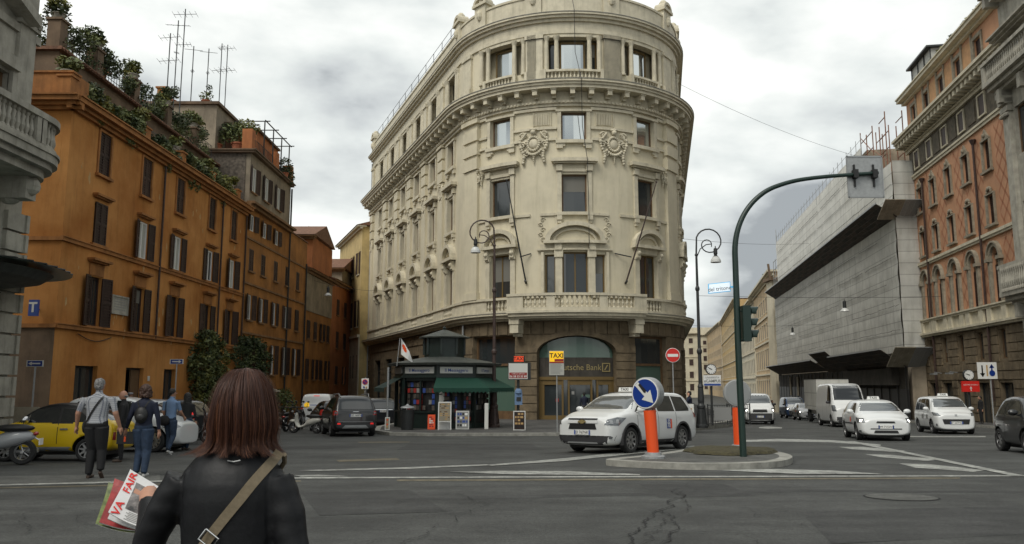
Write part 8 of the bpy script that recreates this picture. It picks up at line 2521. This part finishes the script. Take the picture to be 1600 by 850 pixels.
# parking sign
t = wthing('traffic_sign', 'white no parking sign on a thin post behind the black cars', 'sign', (-8.72, 48, pz(48))); mb = MB(); post(mb, -8.72, 48, pz(48), 2.0); mb.build('pole', 'galv', t)
mb = MB(); plate(mb, (-8.72, 47.95, 1.62), .42, .62, .02, 0); disc(mb, (-8.72, 47.92, 1.72), .16, -.01, .0, 1); disc(mb, (-8.72, 47.905, 1.72), .12, -.006, .0, 2); mb.box(-8.82, -8.74, 47.9, 47.93, 1.36, 1.46, 2); mb.box(-8.68, -8.6, 47.9, 47.93, 1.36, 1.46, 3)
T = Matrix.Translation((-8.72, 47.89, 1.72)) @ Matrix.Rotation(R(45), 4, 'Y'); mb.box(-.15, .15, -.006, 0, -.02, .02, 1, T)
mb.build('sign_plate', ['white', 'red_sign', 'blue_sign', 'orange_scar'], t)
# taxi telephone column
X_, Y_ = .28, 36.3; zb = pz(Y_)
t = wthing('taxi_call_box', 'taxi call column with red TAXI top, grey board and phone number', 'sign', (X_, Y_, zb))
mb = MB(); post(mb, X_, Y_, zb, 1.85, .06); mb.lathe([(.16, 0), (.14, .05)], (X_, Y_, zb), 10); mb.build('pole', 'metal_dark', t)
mb = MB(); mb.box(X_ - .46, X_ + .56, Y_ - .12, Y_ + .12, 1.78, 2.56); bo = mb.build('sign_box', 'metal_dark', t)
mb = MB(); mb.box(X_ - .43, X_ + .42, Y_ - .14, Y_ - .12, 1.82, 2.52, 0); mb.box(X_ - .40, X_ + .39, Y_ - .146, Y_ - .14, 1.86, 2.11, 1); mb.build('sign_face', ['paper', 'red_dark'], bo)
text('06 58 33 33 89', .125, 'white', bo, lambda u, v, w: Vector((X_ + u, Y_ - .152, 1.93 + v)), 'phone_number', bold=.015)
text('PUBBLICO SERVIZIO', .065, 'white', bo, lambda u, v, w: Vector((X_ + u, Y_ - .152, 2.05 + v)), 'board_lettering')
mb = MB(); mb.box(X_ - .20, X_ + .30, Y_ - .08, Y_ + .08, 2.58, 2.86, 0); mb.box(X_ - .19, X_ + .25, Y_ - .095, Y_ - .08, 2.60, 2.84, 1); tb = mb.build('taxi_lightbox', ['black', 'taxi_red'], t)
text('TAXI', .22, 'black', tb, lambda u, v, w: Vector((X_ + .03 + u, Y_ - .102, 2.72 + v)), 'taxi_lettering', bold=.015)
mb = MB(); mb.box(X_ - .16, X_ + .18, Y_ - .2, Y_ - .05, .68, 1.2, 0); mb.lathe([(.17, 0), (.15, .12), (.08, .2)], (X_ + .01, Y_ - .12, 1.2), 12, mi=0); mb.box(X_ - .08, X_ + .12, Y_ - .22, Y_ - .2, .85, 1.02, 1); mb.build('telephone', ['cloth_blue', 'metal_dark'], t)
standing_panel('poster_board', 'poster with brown figures tied to the taxi call column', 'board', 802, 821, 642, 668, 36.0, 'shutter', 'white', ('orange_scar', 'wood', 'black', 'orange_scar'), 5, tilt=.0)
# TAXI rank sign
X_, Y_ = 1.93, 34.7; zb = pz(Y_)
t = wthing('taxi_rank_sign', 'yellow TAXI rank sign over a white notice on a thin pole', 'sign', (X_, Y_, zb)); mb = MB(); post(mb, X_, Y_ + .04, zb, 2.95, .028); mb.build('pole', 'galv', t)
mb = MB(); mb.box(X_ - .33, X_ + .31, Y_ - .02, Y_, 1.98, 3.02, 0); mb.box(X_ - .31, X_ + .29, Y_ - .03, Y_ - .02, 2.55, 3.0, 1); mb.box(X_ - .32, X_ + .30, Y_ - .028, Y_ - .02, 2.49, 2.55, 2); mb.box(X_ - .10, X_ + .29, Y_ - .034, Y_ - .03, 2.56, 2.67, 2); mb.build('sign_plate', ['curtain', 'taxi_yellow', 'red_dark'], t)
text('TAXI', .27, 'black', t, lambda u, v, w: Vector((X_ - .01 + u, Y_ - .037, 2.81 + v)), 'taxi_lettering', bold=.02)
mb = MB(); rnd = random.Random(2)
for i in range(9): mb.box(X_ - .27, X_ + .25 - rnd.uniform(0, .12), Y_ - .025, Y_ - .02, 2.04 + i * .05, 2.058 + i * .05)
mb.build('notice_text', 'print_grey', t)
# no entry sign
X_, Y_ = 8.0, 40; zb = pz(Y_)
t = wthing('traffic_sign', 'round red no entry sign at the right edge of the corner building', 'sign', (X_, Y_, zb)); mb = MB(); post(mb, X_, Y_ + .05, zb, 3.35); mb.build('pole', 'galv', t)
mb = MB(); c = (X_, Y_, 3.02); disc(mb, c, .36, -.01, .01, 0); disc(mb, c, .335, -.02, -.01, 1); mb.box(X_ - .26, X_ + .26, Y_ - .028, Y_ - .02, 2.94, 3.08, 0); mb.build('sign_plate', ['white', 'red_sign'], t)

# ornate lamp posts
def lamp_post(label, X_, Y_, ztop, sgn, m='metal_rust'):
 z = pz(Y_); t = wthing('street_lamp', label, 'street lamp', (X_, Y_, z), 'ornate curled street lamps')
 mb = MB(); prof = [(.30, 0), (.30, .12), (.24, .18), (.20, .5), (.17, .9), (.20, .95), (.20, 1.05), (.14, 1.15), (.16, 1.3), (.13, 1.9), (.15, 1.95), (.10, 2.1), (.085, 3.5), (.13, 3.6), (.13, 3.7), (.08, 3.8), (.07, 6.6), (.11, 6.65), (.11, 6.75), (.065, 6.85), (.055, ztop - 1.35 - z), (.09, ztop - 1.3 - z), (.04, ztop - 1.2 - z)]
 mb.lathe(prof, (X_, Y_, z), 14)
 for a in range(8): mb.tube([(X_ + .26 * math.cos(a * .785), Y_ + .26 * math.sin(a * .785), z + .15), (X_ + .17 * math.cos(a * .785), Y_ + .17 * math.sin(a * .785), z + .9)], .02, 4)
 mb.build('pole', m, t)
 cx, cz, r = X_ + sgn * .62, ztop - .62, .62
 pts = [(X_, Y_, ztop - 1.9), (X_, Y_, ztop - 1.2)] 
 for i in range(1, 30):
  a = PI - (i / 29) * PI * 3.1; rr = r if a > -.2 else r * max(.16, 1 - (-.2 - a) / 6.6 * .95)
  q = 0 if a > -.2 else (-.2 - a) / 6.6
  pts.append((cx + sgn * rr * math.cos(a) + sgn * .05 * q, Y_, cz + rr * math.sin(a) - .25 * q))
 mb = MB(); mb.tube(pts, [.045] * 2 + [.04 - .018 * i / 29 for i in range(1, 30)], 8)
 mb.tube([(X_, Y_, ztop - 1.45), (X_ + sgn * .2, Y_, ztop - 1.0), (X_ + sgn * .5, Y_, ztop - .78), (X_ + sgn * .75, Y_, ztop - .75)], .025, 6)
 mb.build('scroll_arm', m, t)
 lx = X_ + sgn * .95
 mb = MB(); mb.tube([(lx, Y_, ztop - .85), (lx, Y_, ztop - 1.0)], .025, 6); mb.lathe([(.05, 0), (.09, -.04), (.10, -.28), (.07, -.36), (.14, -.44)][::-1], (lx, Y_, ztop - .95), 14); mb.build('lamp_housing', 'metal_dark', t)
 mb = MB(); mb.lathe([(.26, -.72), (.24, -.60), (.15, -.44)], (lx, Y_, ztop - .95), 16); mb.build('lamp_shade', 'lamp_milk', t)
 return t
l1 = lamp_post('tall rusty brown curled lamp post beside the kiosk, lamp to the left', -.88, 39.6, at(755, 344, 39.6).z, -1)
l2 = lamp_post('tall dark curled lamp post between corner building and street, lamp to the right', 9.1, 39.0, at(1105, 358, 39).z, 1, 'metal_dark')
mb = MB(); mb.box(-.97, -.79, 39.46, 39.5, 1.22, 1.36); mb.build('sticker', 'paper', l1)
# clock and university board
X_, Y_ = 10.25, 41.5; z = pz(Y_)
t = wthing('street_clock', 'round white clock above a white advertising board on a post', 'clock', (X_, Y_, z)); mb = MB(); post(mb, X_, Y_ + .08, z, 2.0, .06); mb.build('pole', 'metal_dark', t)
def clock(t, X_, Y_, zc, r, hm=(9, 50)):
 mb = MB(); disc(mb, (X_, Y_, zc), r * 1.14, -.06, .1, 0); disc(mb, (X_, Y_, zc), r, -.068, -.06, 1)
 for k in range(12): a = k * PI / 6; T = Matrix.Translation((X_, Y_ - .07, zc)) @ Matrix.Rotation(a, 4, 'Y'); mb.box(-.012, .012, -.004, 0, r * .78, r * .93, 0, T)
 for a, l, w in (((hm[0] + hm[1] / 60) * PI / 6, .5, .022), (hm[1] * PI / 30, .78, .014)): T = Matrix.Translation((X_, Y_ - .075, zc)) @ Matrix.Rotation(a, 4, 'Y'); mb.box(-w, w, -.004, 0, -.04, r * l, 0, T)
 mb.build('clock_face', ['metal_dark', 'white'], t)
clock(t, X_, Y_, 2.35, .24)
mb = MB(); mb.box(X_ - .42, X_ + .48, Y_ - .06, Y_ + .08, 1.5, 2.05, 0); mb.box(X_ - .40, X_ + .46, Y_ - .07, Y_ - .06, 1.52, 1.62, 1); mb.build('advert_board', ['white', 'print_blue'], t)
text('UNIVERSITÀ', .13, 'print_grey', t, lambda u, v, w: Vector((X_ + .03 + u, Y_ - .075, 1.93 + v)), 'advert_lettering'); text('eCAMPUS', .2, 'print_grey', t, lambda u, v, w: Vector((X_ + .03 + u, Y_ - .075, 1.75 + v)), 'advert_lettering', bold=.02)
# pedestrian barriers
for k, (x0, x1, Y_, lab) in enumerate(((9.75, 11.2, 40.4, 'iron railing barrier at the pavement edge under the clock'), (11.4, 12.6, 43.0, 'iron railing barrier behind the second orange bollard'))):
 t = wthing('barrier', lab, 'railing', ((x0 + x1) / 2, Y_, pz(Y_)), 'iron pavement railings'); mb = MB(); z = pz(Y_)
 for x in (x0, x1): post(mb, x, Y_, z, z + 1.1, .035)
 for zz in (.15, .6, 1.05): mb.tube([(x0, Y_, z + zz), (x1, Y_, z + zz)], .02, 6)
 x = x0 + .12
 while x < x1: post(mb, x, Y_, z + .15, z + 1.05, .012); x += .12
 mb.build('rails', 'metal_dark', t)
 mb = MB(); mb.box(x0 + .3, x1 - .3, Y_ - .03, Y_ - .02, z + .3, z + .95); mb.build('banner', 'print_grey', t)

# ================================================================= traffic light pole
X_, Y_ = 5.22, 18.45; z0 = gz(Y_) + .125
t = wthing('traffic_light', 'tall dark green curved traffic light pole on the island', 'traffic light', (X_, Y_, z0))
PP = [(1155, 710), (1150, 560), (1148, 470), (1147, 420), (1148, 385), (1153, 358), (1163, 334), (1178, 314), (1198, 298), (1222, 288), (1250, 281), (1290, 276), (1330, 273), (1372, 270)]
P3 = [at(a, b, Y_) for a, b in PP]; P3[0] = Vector((X_, Y_, z0)); 
for p in P3[1:5]: p.x = X_ + (p.x - X_) * .25
def catm(P_, k=4):
 o = []
 for i in range(len(P_) - 1):
  a, b, c, d = P_[max(i - 1, 0)], P_[i], P_[i + 1], P_[min(i + 2, len(P_) - 1)]
  for j in range(k): t_ = j / k; o.append(.5 * ((2 * b) + (c - a) * t_ + (2 * a - 5 * b + 4 * c - d) * t_ ** 2 + (3 * b - a - 3 * c + d) * t_ ** 3))
 return o + [P_[-1]]
mb = MB(); P3s = catm(P3); mb.tube(P3s, [.078 - .036 * i / (len(P3s) - 1) for i in range(len(P3s))], 14); mb.build('pole', 'green_pole', t)
mb = MB(); q = P3[-1]
for px in (1336, 1366): a = at(px, 272, Y_); mb.box(a.x - .055, a.x + .055, Y_ - .08, Y_ + .06, a.z - .10, a.z + .10); mb.box(a.x - .02, a.x + .02, Y_ + .02, Y_ + .06, a.z - .30, a.z + .24)
mb.build('sign_clamp', 'black', t)
a = at(1328, 308, Y_); b = at(1379, 243, Y_)
mb = MB(); mb.box(a.x, b.x, Y_ + .06, Y_ + .085, a.z + .01, b.z, 0)
for x0, x1, za, zb in ((a.x - .01, a.x + .02, a.z, b.z), (b.x - .02, b.x + .01, a.z, b.z), (a.x, b.x, a.z, a.z + .03), (a.x, b.x, b.z - .03, b.z + .01)): mb.box(x0, x1, Y_ + .05, Y_ + .09, za, zb, 1)
sp = mb.build('overhead_sign', ['galv', 'metal_grey'], t, label='plain grey back of the overhead sign')
# street name sign
a = at(1107, 459, Y_); b = at(1142, 437, Y_); 
f = lambda u, v, w: Vector((a.x + u, Y_ - w + .12 * u, a.z + v + .12 * u)); W_ = b.x - a.x; H_ = .23
mb = MB(); fbox(mb, f, 0, W_, 0, H_, -.02, .01, 1); fbox(mb, f, .015, W_ - .015, .015, H_ - .015, .01, .014, 0); fbox(mb, f, W_, W_ + .1, .08, .12, -.02, .0, 1); ns = mb.build('street_name_sign', ['sign_lit', 'sign_cyan'], t)
text('del tritone', .13, 'print_grey', ns, lambda u, v, w: f(W_ / 2 + u, H_ * .38 + v, .018), 'street_name_lettering', bold=.008)
# signal head, seen from the side and back
hx, hz = at(1167, 505, Y_).x, at(1167, 505, Y_).z
mb = MB(); mb.box(hx - .12, hx + .06, Y_ - .14, Y_ + .14, hz - .42, hz + .40)
for zz in (.28, -.38): mb.tube([(X_, Y_, hz + zz), (hx - .05, Y_, hz + zz)], .022, 6)
mb.build('signal_housing', 'green_pole', t)
for k, zz in enumerate((.27, 0, -.27)):
 mb = MB(); T = Matrix.Translation((hx + .06, Y_ + .02, hz + zz)) @ Matrix.Rotation(R(-70), 4, 'Z')
 n = 14; vs_ = []; 
 for r_, l in ((.115, 0), (.125, .22)):
  for i in range(n + 1): an = -.5 + (PI + 1.0) * i / n; vs_.append(T @ Vector((r_ * math.cos(an), l - (0 if l == 0 else .10 * (1 - max(0, math.sin(an)))), r_ * math.sin(an))))
 mb.add(vs_, [(i, i + 1, n + 2 + i, n + 1 + i) for i in range(n)]); T2 = T; mb.lathe([(.11, 0), (.11, .01)], (0, 0, 0), 14, axis='y', T=T2); mb.build('signal_visor', 'green_pole', t, recalc=False)
# bollards with round signs
def bollard(label, X_, Y_, H, lean, front):
 z = gz(Y_) + .125; t = wthing('keep_right_bollard', label, 'bollard', (X_, Y_, z), 'orange bollards with round signs on the island')
 mb = MB(); mb.lathe([(.26, -.02), (.26, .05), (.19, .07), (.18, .13)], (X_, Y_, z), 18); mb.build('base', 'galv', t)
 mb = MB(); mb.lathe([(.128, 0), (.132, .4), (.138, H)], (0, 0, 0), 18, T=Matrix.Translation((X_, Y_, z + .12)) @ Matrix.Rotation(-lean, 4, 'Y')); mb.build('post', 'red_orange', t)
 cx, cz = X_ - lean * (H + .5), z + H + .12 + .37
 mb = MB(); mb.tube([(X_ - lean * H, Y_, z + H + .1), (X_ - lean * H, Y_, z + H + .2)], .05, 8); mb.build('neck', 'galv', t)
 T = Matrix.Translation((cx, Y_, cz)) @ Matrix.Rotation(R(-40 if front else -8), 4, 'Z')
 mb = MB(); mb.lathe([(.335, -.12), (.352, -.10), (.352, .10), (.33, .13)], (0, 0, 0), 36, axis='y', T=T); so = mb.build('sign_drum', 'galv', t)
 if front:
  mb = MB(); mb.lathe([(.332, -.127), (.332, -.121)], (0, 0, 0), 36, axis='y', T=T, mi=0); mb.lathe([(.308, -.133), (.308, -.128)], (0, 0, 0), 36, axis='y', T=T, mi=1); mb.build('sign_face', ['white', 'blue_sign'], so)
  ar = [(-.24, .21), (-.19, .27), (-.12, .20), (.085, -.02), (.15, .045), (.22, -.21), (-.055, -.17), (.0, -.10), (-.205, .12)]
  mb = MB(); mb.add([T @ Vector((u, -.138, v)) for u, v in [(-.25, .17), (-.17, .25), (.07, .01), (.14, .08), (.21, -.21), (-.08, -.14), (-.01, -.07)]], [tuple(range(7))]); mb.build('arrow', 'paper', so)
  mb = MB(); mb.add([T @ Vector((u, -.142, v)) for u, v in [(-.16, .18), (-.12, .22), (.04, .06), (.02, -.0), (-.03, .02)]], [tuple(range(5))]); mb.build('sticker', 'black', so)
 else:
  mb = MB(); mb.lathe([(.30, -.132), (.30, -.124)], (0, 0, 0), 36, axis='y', T=T); mb.build('sign_back', 'metal_grey', so)
bollard('orange bollard with a round blue arrow sign at the near end of the island', 3.10, 17.95, .92, .06, True)
bollard('orange bollard with the grey back of a round sign behind the green pole', 5.95, 21.4, .97, 0, False)

# ================================================================= signs on the far right and left
z = gz(47) + .13
t = wthing('direction_sign', 'white sign with one blue arrow down and one up beside the salmon palazzo', 'sign', (27.9, 47, z)); mb = MB(); post(mb, 27.9, 47.06, z, 2.7, .04); mb.build('pole', 'galv', t)
a = at(1528, 592, 47); b = at(1556, 566, 47); cx = (a.x + b.x) / 2; cz = (a.z + b.z) / 2
mb = MB(); mb.box(a.x, b.x, 46.95, 47.0, a.z, b.z, 0); 
for dx, s, m in ((-.3, -1, 1), (.26, 1, 2)):
 mb.box(cx + dx - .04, cx + dx + .04, 46.94, 46.95, cz - .3, cz + .3, m); mb.add([(cx + dx - .15, 46.94, cz + s * .15), (cx + dx + .15, 46.94, cz + s * .15), (cx + dx, 46.94, cz + s * .38)], [(0, 1, 2)], m)
disc(mb, (cx + .26, 46.935, cz - .15), .17, -.004, 0, 2); mb.box(cx - .06, cx + .02, 46.94, 46.95, cz - .32, cz + .32, 3); mb.build('sign_plate', ['white', 'black', 'blue_sign', 'orange_scar'], t)
t = wthing('street_clock', 'white round clock over a red direction board before the salmon palazzo', 'clock', (26.6, 47, z)); mb = MB(); post(mb, 26.6, 47.12, z, 2.1, .06); mb.build('pole', 'metal_dark', t)
clock(t, 26.6, 47, 2.12, .27, (9, 48))
mb = MB(); mb.box(26.15, 27.15, 46.93, 47.05, 1.15, 1.77); rb_ = mb.build('red_board', 'red_sign', t)
for i, s in enumerate(('HOTEL', 'LA RINASCENTE', 'SILLA')): text(s if i != 1 else 'CENTRO STORICO', .1, 'white', rb_, lambda u, v, w, i=i: Vector((26.65 + u, 46.92, 1.68 - i * .13 + v)), 'board_lettering') if i == 1 else None
mb = MB(); mb.box(26.62, 26.66, 46.915, 46.925, 1.2, 1.38); mb.add([(26.56, 46.915, 1.34), (26.72, 46.915, 1.34), (26.64, 46.915, 1.46)], [(0, 1, 2)]); mb.build('arrow', 'white', rb_)
for lab, X_, Y_, zt, s in (('blue one way sign with a white arrow pointing right, by the ivy', -15.0, 36, at(281, 565, 36).z, 1), ('blue one way sign with a white arrow pointing left, in the dark side lane', -17.0, 28.7, at(63, 568, 28.7).z, -1)):
 t = wthing('traffic_sign', lab, 'sign', (X_, Y_, gz(Y_))); mb = MB(); post(mb, X_, Y_ + .03, gz(Y_), zt + .12); mb.build('pole', 'galv', t)
 mb = MB(); mb.box(X_ - .3, X_ + .3, Y_ - .02, Y_, zt - .11, zt + .11, 0); mb.box(X_ - .26, X_ + .26, Y_ - .026, Y_ - .02, zt - .09, zt + .09, 1); mb.box(X_ - .2 * 1, X_ + .12, Y_ - .032, Y_ - .026, zt - .025, zt + .025, 0) if s > 0 else mb.box(X_ - .12, X_ + .2, Y_ - .032, Y_ - .026, zt - .025, zt + .025, 0)
 mb.add([(X_ + s * .1, Y_ - .032, zt - .07), (X_ + s * .1, Y_ - .032, zt + .07), (X_ + s * .23, Y_ - .032, zt)], [(0, 1, 2)], 0); mb.build('sign_plate', ['paper', 'blue_sign'], t)
t = wthing('tobacco_sign', 'small blue sign with a white letter T on the orange end wall', 'sign', (-19.2, 32.2, 4.3)); mb = MB(); mb.box(-19.38, -19.0, 31.95, 32.05, 4.3, 4.95); mb.tube([(-19.2, 32.05, 4.6), (-19.2, 32.4, 4.6)], .03, 5); mb.build('sign_plate', 'print_blue', t)
text('T', .55, 'paper', t, lambda u, v, w: Vector((-19.2 + u, 31.94, 4.63 + v)), 'sign_lettering', bold=.03)

# wires and hanging lamps
def wire(label, a, b, sag, r=.014, group='overhead wires'):
 t = wthing('overhead_wire', label, 'wire', tuple(a), group); mb = MB()
 mb.tube([Vector(a).lerp(Vector(b), i / 12) - Vector((0, 0, sag * 4 * (i / 12) * (1 - i / 12))) for i in range(13)], r, 5, caps=False); mb.build('cable', 'metal_dark', t)
def hang(label, p, k=1.):
 t = wthing('hanging_lamp', label, 'street lamp', tuple(p), 'lamps hanging over the streets'); mb = MB(); mb.tube([p, p - Vector((0, 0, .15))], .03, 5); mb.lathe([(.13 * k, -.7 * k), (.13 * k, -.2), (.05, -.12)], p, 12); mb.build('lamp_housing', 'metal_dark', t)
 mb = MB(); mb.lathe([(.33 * k, -.95 * k), (.28 * k, -.85 * k), (.14 * k, -.7 * k)], p, 14); mb.build('lamp_shade', 'lamp_milk', t)
a, b = at(1160, 467, 60), PF(60, 0, 0); b.z = at(1452, 463, 60).z
wire('wire carrying the nearer hanging lamp over the wide street', (14.0, 60, at(1090, 462, 60).z), (b.x, 60, b.z), .12); hang('nearer hanging lamp over the wide street before the grey netting', at(1319, 467, 60))
wire('wire carrying the farther hanging lamp over the wide street', (18.5, 90, at(1060, 508, 90).z), (20.5 + RK * 90, 90, at(1290, 506, 90).z), .2); hang('farther and smaller hanging lamp over the wide street', at(1238, 510, 90))
wire('thin wire crossing the sky right of the corner building at lamp height', CF(S1 + 6, at(1060, 377, 64).z, 0), (20.5 + RK * 100, 100, at(1228, 380, 100).z), .3)
wire('highest thin wire slanting down the sky to the scaffolding', CF(S1 + 2, at(1058, 122, 58).z, 0), (20.5 + RK * 74, 74, 23), .5, .012)
wire('wire with a lamp across the left street', OF(72, at(470, 438, 72).z, 0), CF(SL + 9, at(585, 448, 72).z, 0), .3); hang('dark lantern hanging on a wire in the left street', at(513, 446, 66), .9)
